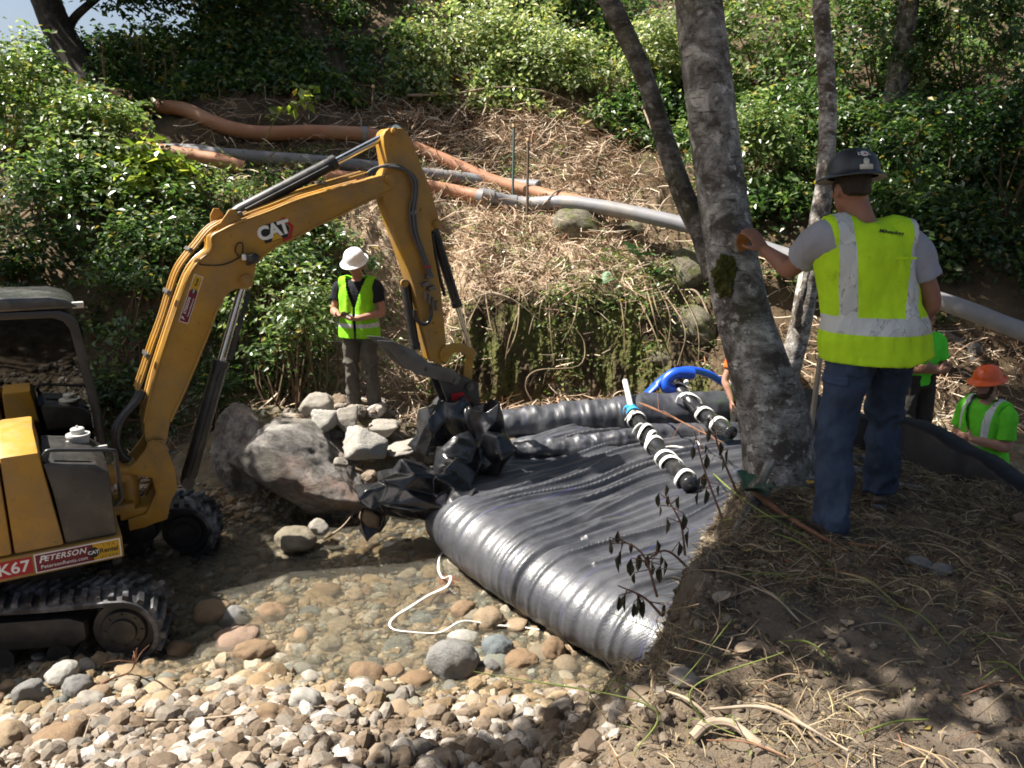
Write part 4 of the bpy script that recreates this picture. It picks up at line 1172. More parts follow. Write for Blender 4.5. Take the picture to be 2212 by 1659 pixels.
# litter on the near bank
n = 120000
X = rg.uniform(-.6, 5, n); Y = rg.uniform(1.9, 6.6, n); bd = bank_dist(X, Y)
keep = (bd < .55) & (rg.uniform(size=n) < np.clip(-.05 + .55 * sstep(2.6, 3.6, Y) + 1.2 * (fbm2(X, Y, 1.3, 3, 71) + .35), .05, 1)) & (X > -.3 + .2 * Y * 0)
X, Y = X[keep], Y[keep]; n = len(X)
P = np.stack([X, Y, HS(X, Y) + .008 + np.abs(rg.normal(size=n)) * .016], -1)
V, F, at = ribbons(P, None, np.where(rg.uniform(size=n) < .9, rg.uniform(.015, .12, n), rg.uniform(.1, .26, n)), rg.uniform(.0018, .0055, n), rg, tilt=.2)
o = link('bank_litter', np_mesh('bank_litter', V, F, {'leaf': at}, False), None, M_LITTER)
tag(o, 'trampled dry grass and twigs over the near bank', 'litter', None, 'stuff')
n = 5200
X = rg.uniform(-.6, 5, n); Y = rg.uniform(1.9, 6.6, n); bd = bank_dist(X, Y); keep = (bd < .4)
X, Y = X[keep], Y[keep]
P = np.stack([X, Y, HS(X, Y) + .012], -1)
V, F, at = leaf_arrays(P, .03, 1.4, .5, None, rg)
o = link('leaf_litter', np_mesh('leaf_litter', V, F, {'leaf': at}, False), None, ML_DRY)
tag(o, 'small dry leaves scattered over the near bank', 'leaf litter', None, 'stuff')
# dark bush and dead brush in front of the upper pipe's left part
bush('bush', 'dark hanging bush with yellowing leaves that hides the left ends of the pipes', D(268, 215, G(370, 240, 6)[1] / ray(370, 240)[1] - .55), (.62, .3, .75), 150, 20, .085, ML_DK, 'bushes on the left bank')
bush('bush', 'low pale bush in front of the pipes beside the boom cylinder', D(430, 410, 11.8), (.6, .5, .3), 90, 20, .075, ML_LT, 'bushes on the left bank')
bush('bush', 'pale green bush just left of the worker in the white hard hat', D(655, 700, 9.7), (.42, .45, .6), 110, 24, .07, ML_LT, 'bushes on the left bank')
bush('bush', 'sprawling green bush between boom elbow and straw slope', D(590, 590, 10.6), (.7, .5, .4), 110, 22, .075, ML_MD, 'bushes on the left bank')
shade_tree(-9.2, 8.6, 5.5, 'tree beyond the left edge that shades the foot of the left bank', [((-7.4, 9.0, 5.9), (1.1, 1.0, 1.1), 230, 28), ((-8.4, 9.8, 6.6), (1.2, .9, 1.0), 150, 26), ((-8.8, 8.2, 5.4), (1.0, .9, 1.0), 120, 26)], ML_MD)
for px_, py_, r_, lb_ in ((520, 440, (.6, .4, .3), 'low leafy plants under the dark grey pipe, left'), (650, 480, (.6, .4, .28), 'low leafy plants under the arm cylinder'), (730, 560, (.45, .35, .3), 'low plants above the worker in the white hat'), (560, 540, (.6, .4, .4), 'leafy plants right behind the boom lamp')):
    g_ = G(px_, py_ + 25, 6); bush('bush', lb_, g_ + np.array([0, -.1, .15]), r_, 80, 20, .075, ML_MD, 'low plants on the straw slope')
shade_tree(-7.5, -1.2, 5.5, 'unseen tree added left behind the photographer to shade the bank', [((-4.3, 4.3, 7.4), (.8, .8, .6), 55, 24), ((-4.6, 1.9, 6.8), (1.2, 1.2, .8), 220, 28), ((-5.4, .4, 6.8), (1.5, 1.3, .9), 220, 28), ((-3.4, .6, 6.6), (1.3, 1.2, .8), 180, 28)], ML_MD)  # added out of view to shade the near slope and darken the cab glass reflection
# ------------------------------------------------------------------ rocks

def rock_mesh(seed, sub=3, ang=.5, rough=.06, name='rock', planes=9, lo=.62, hi=.95):
    bm = bmesh.new(); bmesh.ops.create_icosphere(bm, subdivisions=sub, radius=1)
    me = bpy.data.meshes.new(name); bm.to_mesh(me); bm.free()
    r = np.random.default_rng(seed); V = co_of(me)
    d = V / np.linalg.norm(V, axis=1)[:, None]
    rad = 1 + .22 * fbm(d * 1.1 + seed, 2, seed)
    for _ in range(planes):
        q = r.normal(size=3); q /= np.linalg.norm(q); o = r.uniform(lo, hi)
        c = d @ q; lim = o / np.maximum(c, 1e-3)
        soft = np.where(c > .05, np.minimum(rad, lim), rad); rad = rad * (1 - ang) + soft * ang
    rad = rad + rough * fbm(d * 4 + seed, 5, seed + 5, .58)
    set_co(me, d * rad[:, None]); set_smooth(me)
    return me
def stone_mat(name, cols, wet=0.0, speck=.5):
    t = NT(name); P = t.co()
    oi = t.n('ShaderNodeObjectInfo').outputs['Random']
    if len(cols) == 1: cols = [tuple(np.array(cols[0]) * .82), cols[0]]
    base = t.ramp(oi, [(i / (len(cols) - 1), c) for i, c in enumerate(cols)])
    n1 = t.noise(3.0, 8, P, .7)
    c = t.mix(t.ramp(n1, [(.35, .55), (.6, 0.0)]), base, t.mix(.5, base, (.06, .045, .03)))
    c = t.mix(t.ramp(t.noise(14, 6, P, .7), [(.55, 0.0), (.7, .4)]), c, (.42, .38, .30))
    return t.done(t.bsdf(c, .85 - .5 * wet, .35 + .2 * wet, 0.0, t.bump(t.noise(11, 8, P, .7), .5, .06)))
M_DRYST = stone_mat('dry_pale_stone', [(.36, .33, .28), (.27, .23, .17), (.44, .40, .34), (.32, .25, .17), (.22, .22, .20)])
M_TANST = stone_mat('tan_stone', [(.25, .17, .09), (.32, .24, .14), (.20, .125, .065), (.36, .27, .17), (.27, .19, .12)], .25)
M_WETST = stone_mat('wet_creek_stone', [(.22, .135, .06), (.15, .16, .13), (.27, .18, .09), (.11, .13, .125), (.28, .22, .135), (.19, .10, .045)], .6)
M_BOULD = NT('boulder_rock')
t = M_BOULD; P = t.co()
st = t.noise(2.4, 10, t.map(P, (1.6, 1.6, 2.2), (.5, .35, 0)), .78, .4)
c = t.ramp(st, [(.28, (.05, .045, .04)), (.42, (.15, .14, .128)), (.55, (.29, .27, .245)), (.7, (.44, .415, .38))])
c = t.mix(t.ramp(t.noise(1.3, 4, P), [(.52, 0.0), (.62, .55)]), c, (.32, .20, .15))
c = t.mix(t.ramp(t.noise(.9, 6, t.map(P, loc=(4, 2, 1)), .7), [(.5, 0.0), (.6, .6)]), c, (.055, .05, .03))
M_BOULD = t.done(t.bsdf(c, .85, .3, 0.0, t.bump(t.math('ADD', st, t.math('MULTIPLY', t.noise(16, 8, P, .75), .6)), .9, .07)))
t = NT('mossy_rock'); P = t.co()
c = t.ramp(t.noise(3, 9, P, .7), [(.3, (.07, .06, .045)), (.55, (.2, .18, .13)), (.75, (.31, .28, .21))])
c = t.mix(t.ramp(t.noise(1.8, 7, P, .7), [(.48, 0.0), (.58, .9)]), c, t.ramp(t.noise(30, 3, P), [(.3, (.05, .055, .012)), (.7, (.13, .14, .04))]))
M_MOSSR = t.done(t.bsdf(c, .9, .2, 0.0, t.bump(t.noise(9, 9, P, .75), .8, .06)))

def place(name, me, loc, sc, rot, mats, label, cat, group=None):
    o = link(name, me, None, () if me.materials else mats)
    o.location = loc; o.scale = sc; o.rotation_euler = rot
    tag(o, label, cat, group); return o

# big boulder below the standing worker
me = rock_mesh(31, 6, 1.0, .03, 'boulder', 11, .52, .8)
place('boulder', me, D(645, 1010, 8.45) + np.array([0, .25, -.05]), (1.2, .8, .66), (R(8), R(22), R(-14)), M_BOULD, 'big grey boulder below the worker in the white hard hat', 'boulder')
me = rock_mesh(36, 6, 1.0, .035, 'boulder', 10, .52, .8)
place('boulder', me, D(505, 1005, 8.6) + np.array([0, .3, -.1]), (.5, .6, .74), (R(0), R(-14), R(20)), M_BOULD, 'dark upright boulder at the left of the big boulder', 'boulder')
ROCKS = [  # px, py, t, radius in px of the 2212 view (x,z), rot, mat, label
 (685, 872, 8.75, 42, 26, -12, M_DRYST, 'rounded pale rock behind the big boulder, lit from above'),
 (700, 903, 8.6, 40, 30, 10, M_DRYST, 'angular white rock at the foot of the worker in the white hat'),
 (752, 905, 8.6, 36, 34, 30, M_DRYST, 'small pale rock below the worker boots'),
 (785, 962, 8.3, 68, 46, 28, M_DRYST, 'flat sunlit white slab leaning between boulder and black sheeting'),
 (838, 920, 8.7, 46, 20, 5, M_DRYST, 'flat pale stone behind the black sheeting'),
 (870, 965, 8.5, 60, 14, -8, M_DRYST, 'long pale flat stone under the black sheeting'),
 (742, 1000, 8.2, 20, 14, 0, M_DRYST, 'small pale stone wedged below the white slab'),
 (455, 1330, 6.0, 42, 28, 8, M_TANST, 'large two-toned rounded rock in front of the near track'),
 (500, 1335, 6.0, 34, 24, -10, M_TANST, 'grey rock beside the large two-toned rock'),
 (590, 1325, 6.15, 36, 22, 20, M_WETST, 'wet brown cobble out of the water near the mid creek'),
 (410, 1300, 6.2, 14, 10, 0, M_TANST, 'small egg shaped tan stone beside the track'),
 (470, 1293, 6.2, 14, 10, 0, M_DRYST, 'small white stone behind the two-toned rock'),
 (135, 1455, 5.25, 36, 26, -20, M_DRYST, 'white rounded rock in front of the near track'),
 (190, 1440, 5.3, 20, 17, 60, M_DRYST, 'small white egg shaped rock in front of the track wheel'),
 (165, 1485, 5.05, 34, 30, 50, M_DRYST, 'grey white rock lying below the white egg shaped rock'),
 (195, 1515, 4.9, 36, 20, 5, M_DRYST, 'pale pitted rock with a white band'),
 (60, 1495, 5.0, 40, 28, -25, M_DRYST, 'mottled grey rock at the lower left'),
 (15, 1590, 4.7, 42, 24, 0, M_TANST, 'rounded tan rock at the left edge'),
 (130, 1590, 4.6, 56, 28, -8, M_TANST, 'long brown rounded rock at the lower left'),
 (985, 1430, 5.5, 60, 48, 15, M_TANST, 'big grey rounded boulder at the water edge below the rope'),
 (1075, 1400, 5.6, 36, 32, 0, M_WETST, 'blue grey cobble right of the big grey rounded boulder'),
 (1120, 1428, 5.45, 46, 20, -8, M_WETST, 'flat wet brown rock in front of the black bag'),
 (1195, 1405, 5.5, 32, 26, 25, M_WETST, 'dark wet brown rock tucked under the black bag end'),
 (935, 1292, 6.1, 42, 14, -28, M_WETST, 'flat tilted brown stone holding the white rope'),
 (970, 1255, 6.4, 26, 9, 5, M_TANST, 'flat orange red stone near the black bag'),
 (1055, 1345, 5.9, 38, 26, 10, M_TANST, 'round tan cobble beside the black bag'),
 (1000, 1320, 6.05, 30, 26, 0, M_TANST, 'brown cobble left of the black bag seam'),
 (1000, 1380, 5.7, 36, 16, 5, M_WETST, 'dark flat stone over the white rope'),
 (660, 1515, 4.95, 44, 28, 18, M_DRYST, 'white topped rounded rock at the edge of the gravel'),
 (590, 1545, 4.8, 36, 26, -15, M_TANST, 'brown angular rock at the edge of the gravel'),
 (790, 1455, 5.2, 40, 22, 14, M_TANST, 'brown rock with a wet top at the edge of the gravel'),
 (850, 1450, 5.25, 26, 14, -10, M_TANST, 'small brown stone beside the wet topped rock'),
 (510, 1380, 5.6, 52, 22, -12, M_TANST, 'flat pinkish brown stone under shallow water'),
 (545, 1410, 5.4, 44, 26, -5, M_WETST, 'flat brown slab beside the pinkish stone'),
 (385, 1405, 5.5, 28, 22, 0, M_WETST, 'brown stone at the front of the track shadow'),
 (640, 1165, 7.6, 46, 26, 10, M_WETST, 'dark wet rock lying before the big boulder'),
 (690, 1140, 7.7, 26, 18, 20, M_DRYST, 'wet pale stone below the crumpled sheeting'),
 (800, 1120, 7.6, 24, 20, 40, M_TANST, 'dark stone under the corner of the crumpled sheeting'),
 (1245, 490, 11.6, 66, 46, 18, M_MOSSR, 'big earth covered rock under the long grey pipe'),
 (1370, 500, 11.5, 40, 26, 30, M_MOSSR, 'small pale rock beside the fern under the pipe'),
 (1490, 580, 10.6, 58, 48, 40, M_MOSSR, 'tilted tan rock just left of the birch trunk'),
 (1490, 700, 10.3, 70, 44, 34, M_MOSSR, 'moss covered rock behind the blue hose'),
 (1440, 770, 10.3, 40, 24, 10, M_MOSSR, 'low mossy rock at the foot of the far bank'),
 (2110, 760, 9.9, 42, 30, 12, M_BOULD, 'grey rock behind the orange hard hat'),
 (2060, 730, 10.2, 34, 26, -12, M_BOULD, 'grey rock right of the green shirt'),
 (2150, 700, 10.4, 30, 18, 0, M_BOULD, 'low grey rock under the black pipe'),
 (1985, 1215, 3.75, 30, 13, 5, M_DRYST, 'flat grey stone on the near bank right of the boots'),
 (2030, 1230, 3.68, 28, 13, -8, M_DRYST, 'second flat grey stone on the near bank'),
 (1060, 1440, 5.35, 20, 16, -8, M_WETST, 'small grey stone beside the big grey rounded boulder'),
]
LM = [('orange red', stone_mat('orange_red_stone', [(.36, .13, .06)], .4)), ('blue grey', stone_mat('blue_grey_stone', [(.16, .19, .20)], .4)), ('pinkish', stone_mat('pinkish_stone', [(.30, .20, .14)], .4)),
      ('white', stone_mat('white_stone', [(.40, .38, .34)])), ('pale', stone_mat('pale_stone', [(.34, .31, .265)])), ('grey', stone_mat('grey_stone', [(.21, .205, .195)])),
      ('brown', stone_mat('brown_stone', [(.22, .14, .075)], .35)), ('tan', stone_mat('tan_cobble', [(.30, .22, .135)], .2))]
for i, (px, py, tt, rx, rz_, ro, mt, lb) in enumerate(ROCKS):
    if mt not in (M_MOSSR, M_BOULD):
        hits = [(lb.find(k_), m_) for k_, m_ in LM if k_ in lb]
        if hits: mt2 = min(hits, key=lambda q: q[0])[1]
        else: mt2 = mt
    else: mt2 = mt
    f = K / FPX * tt
    me = rock_mesh(100 + i, 4, 1.0, .045, 'rock', 9, .42, .8) if i in (1, 2, 3, 4, 5, 6, 43, 44, 45) else rock_mesh(100 + i, 4, .6 if mt in (M_DRYST, M_BOULD, M_MOSSR) else .35, .05, 'rock')
    p = D(px, py, tt)
    r3 = ray(px, py); 
    g = G(px, py + rz_ * .55, 2)  # rest it on the ground under its lower edge
    if tt < 7.2 and abs(np.linalg.norm(g - [0, 0, EYE]) - np.linalg.norm(p - [0, 0, EYE])) < 1.4:
        tt2 = (g[1]) / ray(px, py + rz_ * .55)[1]; p = D(px, py, tt2); f = K / FPX * tt2
    if tt > 9.2:
        p = G(px, py, 6) + np.array([0, .05, -.04]); f = K / FPX * p[1] / r3[1]
    place('rock', me, p, (rx * f, rx * f * random.uniform(.75, .95), max(rz_ * f * 1.05, .02)), (random.uniform(-.1, .1), R(ro) , random.uniform(-.3, .3)), mt2, lb, 'rock')

# creek cobbles: one object each, sharing a few meshes
SM = [rock_mesh(200 + i, 3, .3 + .04 * (i % 5), .035, 'cobble', 6) for i in range(14)]
SMD = {}
def shared(i, mt):
    if (i, mt.name) not in SMD:
        m = SM[i].copy(); m.materials.append(mt); SMD[(i, mt.name)] = m
    return SMD[(i, mt.name)]
rg = np.random.default_rng(21)
done = []
tries = 0
while len(done) < 285 and tries < 9000:
    tries += 1
    dx = rg.uniform(-20, 1350); dy = rg.uniform(1160, 1560)
    g = G(dx, dy)
    if g[2] > .42 or g[1] < 4.3 + .0 * g[0]: continue
    pxr = rg.uniform(9, 30) if rg.uniform() < .8 else rg.uniform(26, 42)
    r = pxr * K / FPX * (g[1] / ray(dx, dy)[1])
    if any((g[0] - q[0]) ** 2 + (g[1] - q[1]) ** 2 < (.72 * (r + q[2])) ** 2 for q in done): continue
    # keep clear of the near track and of the bag
    lx = (g[0] - EO[0]) * math.cos(R(8)) + (g[1] - EO[1]) * math.sin(R(8)); ly = -(g[0] - EO[0]) * math.sin(R(8)) + (g[1] - EO[1]) * math.cos(R(8))
    if abs(ly) < 1.2 and lx < 1.75: continue
    if g[0] * .8 + g[1] * .6 > 3.62 + .05 and g[1] < 7.2 and g[0] > -.85: continue
    done.append((g[0], g[1], r))
    wet = g[2] < WL + .03
    bar = g[2] > WL + .03
    mt = M_WETST if wet and rg.uniform() < .75 else (M_TANST if rg.uniform() < .6 else M_DRYST)
    o = bpy.data.objects.new('creek_stone', shared(int(rg.integers(14)), mt)); col.objects.link(o)
    sx = r * rg.uniform(.85, 1.25); flat = rg.uniform(.3, .6)
    o.location = (g[0], g[1], g[2] + r * flat * .25); o.scale = (sx, r * rg.uniform(.7, 1), r * flat)
    o.rotation_euler = (rg.normal() * .12, rg.normal() * .12, rg.uniform(0, 6.28))
    colr = {'wet_creek_stone': 'wet brown and grey', 'tan_stone': 'tan', 'dry_pale_stone': 'pale'}[mt.name]
    size = 'large' if pxr > 30 else ('middling' if pxr > 18 else 'small')
    wh = 'under the shallow creek water' if wet else 'lying clear of the water on the gravel'
    if g[0] < -1.6: wh += ' near the excavator track'
    elif g[0] > -.2: wh += ' near the black bag'
    else: wh += ' in mid creek'
    tag(o, f'{size} {colr} creek stone {wh}', 'stone', 'stones of the creek bed')

# loose gravel: many small stones as one mesh
def gravel(name, label, pts, rad, mat, rg, sub=1, flat=(.5, .9)):
    big = np.sort(rad)[::-1][min(1400, len(rad) - 1)]
    Vs = []; Fs = []; As = []; n0 = 0
    which = rg.integers(0, 10, len(pts))
    for lev in (sub, sub + 1):
        for i in range(10):
            sel = (which == i) & ((rad > big) == (lev > sub))
            P = pts[sel]; r = rad[sel]
            if not len(P): continue
            mm = rock_mesh(300 + i, lev, .75, .08, 'g', 7); f = np.array([list(p.vertices) for p in mm.polygons]); v = co_of(mm); m = len(P)
            a = rg.uniform(0, 6.28, m); sc = np.stack([r * rg.uniform(.8, 1.3, m), r * rg.uniform(.7, 1, m), r * rg.uniform(*flat, m)], -1)
            vv = v[None] * sc[:, None]
            c, s = np.cos(a)[:, None], np.sin(a)[:, None]
            tl = rg.normal(size=(m, 1)) * .35
            zz = vv[..., 2] * np.cos(tl) + vv[..., 0] * np.sin(tl); xx = vv[..., 0] * np.cos(tl) - vv[..., 2] * np.sin(tl)
            x = xx * c - vv[..., 1] * s; y = xx * s + vv[..., 1] * c
            w_ = np.stack([x, y, zz], -1) + P[:, None]
            Vs.append(w_.reshape(-1, 3)); Fs.append((f[None] + (np.arange(m) * len(v))[:, None, None]).reshape(-1, 3) + n0)
            As.append(np.repeat(np.stack([rg.uniform(0, 1, m), rg.uniform(0, 1, m), np.zeros(m)], -1), len(v), 0)); n0 += m * len(v)
    o = link(name, np_mesh(name, np.vstack(Vs), np.vstack(Fs), {'leaf': np.vstack(As)}, False), None, mat)
    tag(o, label, 'gravel', None, 'stuff')
def gravel_mat(name, stops):
    t = NT(name); a = t.sep(t.attr('leaf')); P = t.pos()
    c = t.ramp(a[0], stops)
    c = t.mix(t.ramp(t.noise(40, 5, P, .7), [(.4, .4), (.6, 0.0)]), c, (.12, .085, .05))
    return t.done(t.bsdf(c, .85, .3, 0.0, t.bump(t.noise(70, 5, P), .4, .01)))
MG_DRY = gravel_mat('bank_gravel', [(0, (.085, .062, .044)), (.25, (.16, .118, .082)), (.5, (.24, .19, .14)), (.7, (.14, .13, .115)), (.85, (.36, .31, .26)), (1, (.50, .46, .41))])
MG_BED = gravel_mat('creek_gravel', [(0, (.12, .085, .045)), (.3, (.24, .17, .095)), (.6, (.32, .25, .16)), (.8, (.17, .18, .155)), (1, (.40, .34, .25))])
def scatter(n, test, xr, yr):
    X = rg.uniform(*xr, n); Y = rg.uniform(*yr, n); k = test(X, Y); return X[k], Y[k]
dirtk = lambda X, Y: (1 - sstep(.15, .9, bank_dist(X, Y))) * sstep(-.3, .9, X + .35 * (Y - 3) + .3 * fbm2(X, Y, 1.2, 3, 52))
X, Y = scatter(34000, lambda X, Y: (gslope(X, Y) > .0) & (rg.uniform(size=len(X)) > 1.6 * dirtk(X, Y) + .08 + .7 * sstep(-.05, .35, fbm2(X, Y, 1.5, 3, 88))), (-4.2, 1.6), (2.3, 5.4))
r = np.exp(rg.normal(size=len(X)) * .62) * .019; r = np.clip(r, .007, .085)
gravel('bank_gravel', 'loose pale broken gravel on the near slope', np.stack([X, Y, HS(X, Y) + r * .3], -1), r, MG_DRY, rg)
X, Y = scatter(22000, lambda X, Y: (H(X, Y) < WL + .2) & (bank_dist(X, Y) > .2), (-5, 1.4), (4.4, 9.4))
r = np.clip(np.exp(rg.normal(size=len(X)) * .5) * .026, .01, .085)
gravel('creek_gravel', 'brown gravel over the creek bed', np.stack([X, Y, HS(X, Y) + r * .1], -1), r, MG_BED, rg, flat=(.35, .65))
X, Y = scatter(900, lambda X, Y: ((X + 1.75) ** 2 + (Y - 8.75) ** 2 < .8), (-3.4, -.6), (7.6, 9.8))
r = np.clip(np.exp(rg.normal(size=len(X)) * .5) * .05, .02, .12)
gravel('rubble', 'pale rubble heaped around the big boulder', np.stack([X, Y, H(X, Y) + r * .2], -1), r, MG_DRY, rg, sub=2)

# eroded earth face on the far side
u = np.linspace(-1.15, 2.9, 420); v = np.linspace(0, 1, 170)
U, W2 = np.meshgrid(u, v)
yy = np.interp(U, TOE[:, 0], TOE[:, 1]) + .02
zt = np.minimum(H(U, yy + .45), 2.4) + .02 - .30 * np.clip(fbm(np.stack([U * 1.5, 0 * U, 0 * U], -1), 3, 14) + .2, 0, 1); zb = .25
Z = zb + (zt - zb) * W2
n3 = np.stack([U * 2.6, yy * 0, Z * .55], -1); n4 = np.stack([U * 9, yy * 0, Z * 2.6], -1)
dep = -.24 * fbm(n3, 3, 5) - .045 * fbm(n4, 4, 6) - .02 * fbm(np.stack([U * 30, yy * 0, Z * 24], -1), 3, 7)
Yw = yy - .04 + .30 * W2 ** 2 - dep * (.35 + .65 * np.sin(np.pi * np.clip(W2, 0, 1)) )
idx = np.arange(U.size).reshape(U.shape)
F = np.stack([idx[:-1, :-1], idx[:-1, 1:], idx[1:, 1:], idx[1:, :-1]], -1).reshape(-1, 4)
t = NT('eroded_earth'); P = t.pos()
c = t.ramp(t.noise(4, 9, t.map(P, (1, 1, .45)), .72), [(.3, (.02, .015, .010)), (.5, (.07, .05, .03)), (.68, (.17, .13, .08))])
c = t.mix(t.ramp(t.noise(2.6, 6, t.map(P, (1, 1, .5), loc=(3, 1, 0)), .65), [(.45, 0.0), (.55, .9)]), c, t.ramp(t.noise(45, 4, P), [(.3, (.05, .055, .014)), (.7, (.16, .165, .055))]))
mt = t.done(t.bsdf(c, .95, .15, 0.0, t.bump(t.noise(24, 8, P, .75), 1.0, .04)))
o = link('earth_bank', np_mesh('earth_bank', np.stack([U, Yw, Z], -1).reshape(-1, 3), F), None, mt)
tag(o, 'dark eroded earth face with moss patches below the straw slope', 'earth bank', None, 'structure')

MG_SOIL = gravel_mat('soil_crumbs', [(0, (.05, .036, .024)), (.4, (.11, .082, .058)), (.8, (.17, .135, .10)), (1, (.26, .22, .17))])
X, Y = scatter(26000, lambda X, Y: (bank_dist(X, Y) < .7) & (rg.uniform(size=len(X)) < .35 + .6 * (bank_dist(X, Y) > -.25)), (-.4, 3.6), (2.0, 5.6))
r = np.clip(np.exp(rg.normal(size=len(X)) * .6) * .0065, .002, .028)
gravel('soil_crumbs', 'crumbs of dry soil over the near bank', np.stack([X, Y, HS(X, Y) + r * .2], -1), r, MG_SOIL, rg)
# ------------------------------------------------------------------ people (local frame: facing +y, their left is -x)
M_SKIN = simple('skin', (.36, .185, .125), .55, .4, var=.12, scale=12, bump=.1, bscale=150)
M_SKIN_D = simple('tanned_skin', (.26, .125, .08), .55, .4, var=.12, scale=12)
M_HAIR = simple('dark_hair', (.025, .018, .012), .6, .3, var=.4, scale=60, bump=.6, bscale=300)
M_BEARD = simple('brown_beard', (.07, .04, .022), .8, .2, var=.4, scale=60)
def cloth(name, c, var=.16, rough=.85, weave=260, dirt=None, da=.35):
    t = NT(name); P = t.co(); c = np.array(c)
    n = t.noise(5, 6, P, .6)
    cc = t.ramp(n, [(.3, tuple(c * (1 - var))), (.7, tuple(np.minimum(c * (1 + var), 1)))])
    if dirt is not None: cc = t.mix(t.ramp(t.noise(4, 7, t.map(P, loc=(3, 1, 2)), .65), [(.5, 0.0), (.68, da)]), cc, dirt)
    h = t.math('ADD', t.math('MULTIPLY', t.noise(9, 4, t.map(P, (1, 1, .6)), .5, .8), 1.0), t.math('MULTIPLY', t.noise(weave, 2, P), .06))
    return t.done(t.bsdf(cc, rough, .2, 0.0, t.bump(h, .55, .03)))
HIVIS = (.60, .93, .03); HIGRN = (.10, .68, .04)
def vest_mat(name, c, hb, vb=None, top=2.0, trim=None):
    """hb = [(z0, z1)] reflective hoops, vb = [(x, half width)] braces above the hoop"""
    t = NT(name); P = t.co(); s_ = t.sep(P); x, z = s_[0], s_[2]
    band = None
    def AND(a, b): return t.math('MULTIPLY', a, b)
    for a, b in hb:
        m = AND(t.math('GREATER_THAN', z, a), t.math('LESS_THAN', z, b))
        band = m if band is None else t.math('MAXIMUM', band, m)
    for (x0, sl, hw, zb) in vb or []:
        d = t.math('ABSOLUTE', t.math('SUBTRACT', x, t.math('MULTIPLY_ADD', t.math('SUBTRACT', z, zb), sl, x0)))
        band = t.math('MAXIMUM', band, AND(t.math('LESS_THAN', d, hw), t.math('GREATER_THAN', z, zb)))
    n = t.noise(6, 6, P, .6); c = np.array(c)
    body = t.ramp(n, [(.3, tuple(c * .86)), (.7, tuple(np.minimum(c * 1.08, 1)))])
    smudge = t.ramp(t.noise(7, 5, t.map(P, loc=(2, 5, 1)), .7), [(.6, 0.0), (.75, .35)])
    body = t.mix(smudge, body, (.10, .11, .03))
    cr = t.ramp(t.noise(7, 4, t.map(P, (1, 1, .5)), .5, 2.0), [(.49, (.50, .52, .50)), (.5, (.16, .17, .17)), (.515, (.56, .58, .56))])
    cc = t.mix(band, body, cr)
    h = t.math('ADD', t.noise(8, 4, t.map(P, (1, 1, .55)), .5, .8), t.math('MULTIPLY', t.noise(240, 2, P), .05))
    nm = t.bump(h, .6, .035)
    p = t.bsdf(cc, t.math('MULTIPLY_ADD', band, -.35, .85), .25, 0.0, nm)
    tl = t.n('ShaderNodeBsdfTranslucent', i_Color=cc).outputs[0]
    return t.done(t.n('ShaderNodeMixShader', i_0=t.math('MULTIPLY', t.math('SUBTRACT', 1.0, band), .22), i_1=p, i_2=tl).outputs[0])
M_DENIM = cloth('blue_denim', (.037, .053, .086), .4, .9, 400, (.020, .026, .042), .6)
M_GREYT = cloth('grey_tee_cloth', (.30, .31, .35), .08)
M_BLKT = cloth('black_tee_cloth', (.014, .015, .02), .2)
M_WORKP = cloth('grey_work_trousers', (.10, .09, .075), .25, .9, 300, (.06, .05, .04))
M_DKP = cloth('dark_work_trousers', (.035, .032, .028), .3)
M_GRNT = cloth('bright_green_tee', HIGRN, .1)
M_BOOT = simple('work_boot_leather', (.06, .042, .03), .65, .4, dirt=(.16, .12, .085), dirt_amt=.8, bump=.4, bscale=80)
M_BOOTT = simple('tan_boot_leather', (.14, .10, .075), .7, .3, dirt=(.2, .16, .12), dirt_amt=.6, bump=.4, bscale=80)

def V3(*a): return np.array(a, float)
def hand(mb, wrist, d, nrm, side, size=1.0, curl=.5, spread=.08):
    """palm and five fingers; d = direction of the hand, nrm = palm normal (the way fingers curl), side = towards the thumb"""
    d = d / np.linalg.norm(d); nrm = nrm - d * (nrm @ d); nrm /= np.linalg.norm(nrm)
    s = np.cross(nrm, d); s = s if s @ side > 0 else -s
    k = size
    mb.tube([wrist - d * .02 * k, wrist + d * .03 * k, wrist + d * .075 * k, wrist + d * .10 * k], np.array([(.026, .020), (.036, .018), (.042, .016), (.038, .013)]) * k, 12, up=nrm)
    for i, (o, L) in enumerate(((.030, .072), (.010, .080), (-.010, .074), (-.030, .058))):
        p = wrist + d * .092 * k + s * o * k; a = 0.0; pts = [p - d * .012 * k, p]
        dd = d + s * o * spread * 20; dd = dd / np.linalg.norm(dd)
        for seg, fr in ((0, .45), (1, .30), (2, .25)):
            a += curl * (.55, .85, .6)[seg]
            q = dd * math.cos(a) + nrm * math.sin(a)
            pts.append(pts[-1] + q * L * fr * k)
        mb.tube(pts, np.array([.0095, .0092, .0085, .008, .0065]) * k, 8)
    p = wrist + d * .028 * k + s * .032 * k
    t1 = (d * .62 + s * .70 + nrm * .35); t1 /= np.linalg.norm(t1); t2_ = (d * .9 + s * .25 + nrm * (.3 + .5 * curl)); t2_ /= np.linalg.norm(t2_)
    mb.tube([p - t1 * .01 * k, p, p + t1 * .035 * k, p + t1 * .035 * k + t2_ * .03 * k, p + t1 * .035 * k + t2_ * .052 * k], np.array([.014, .0135, .0115, .010, .0075]) * k, 8)

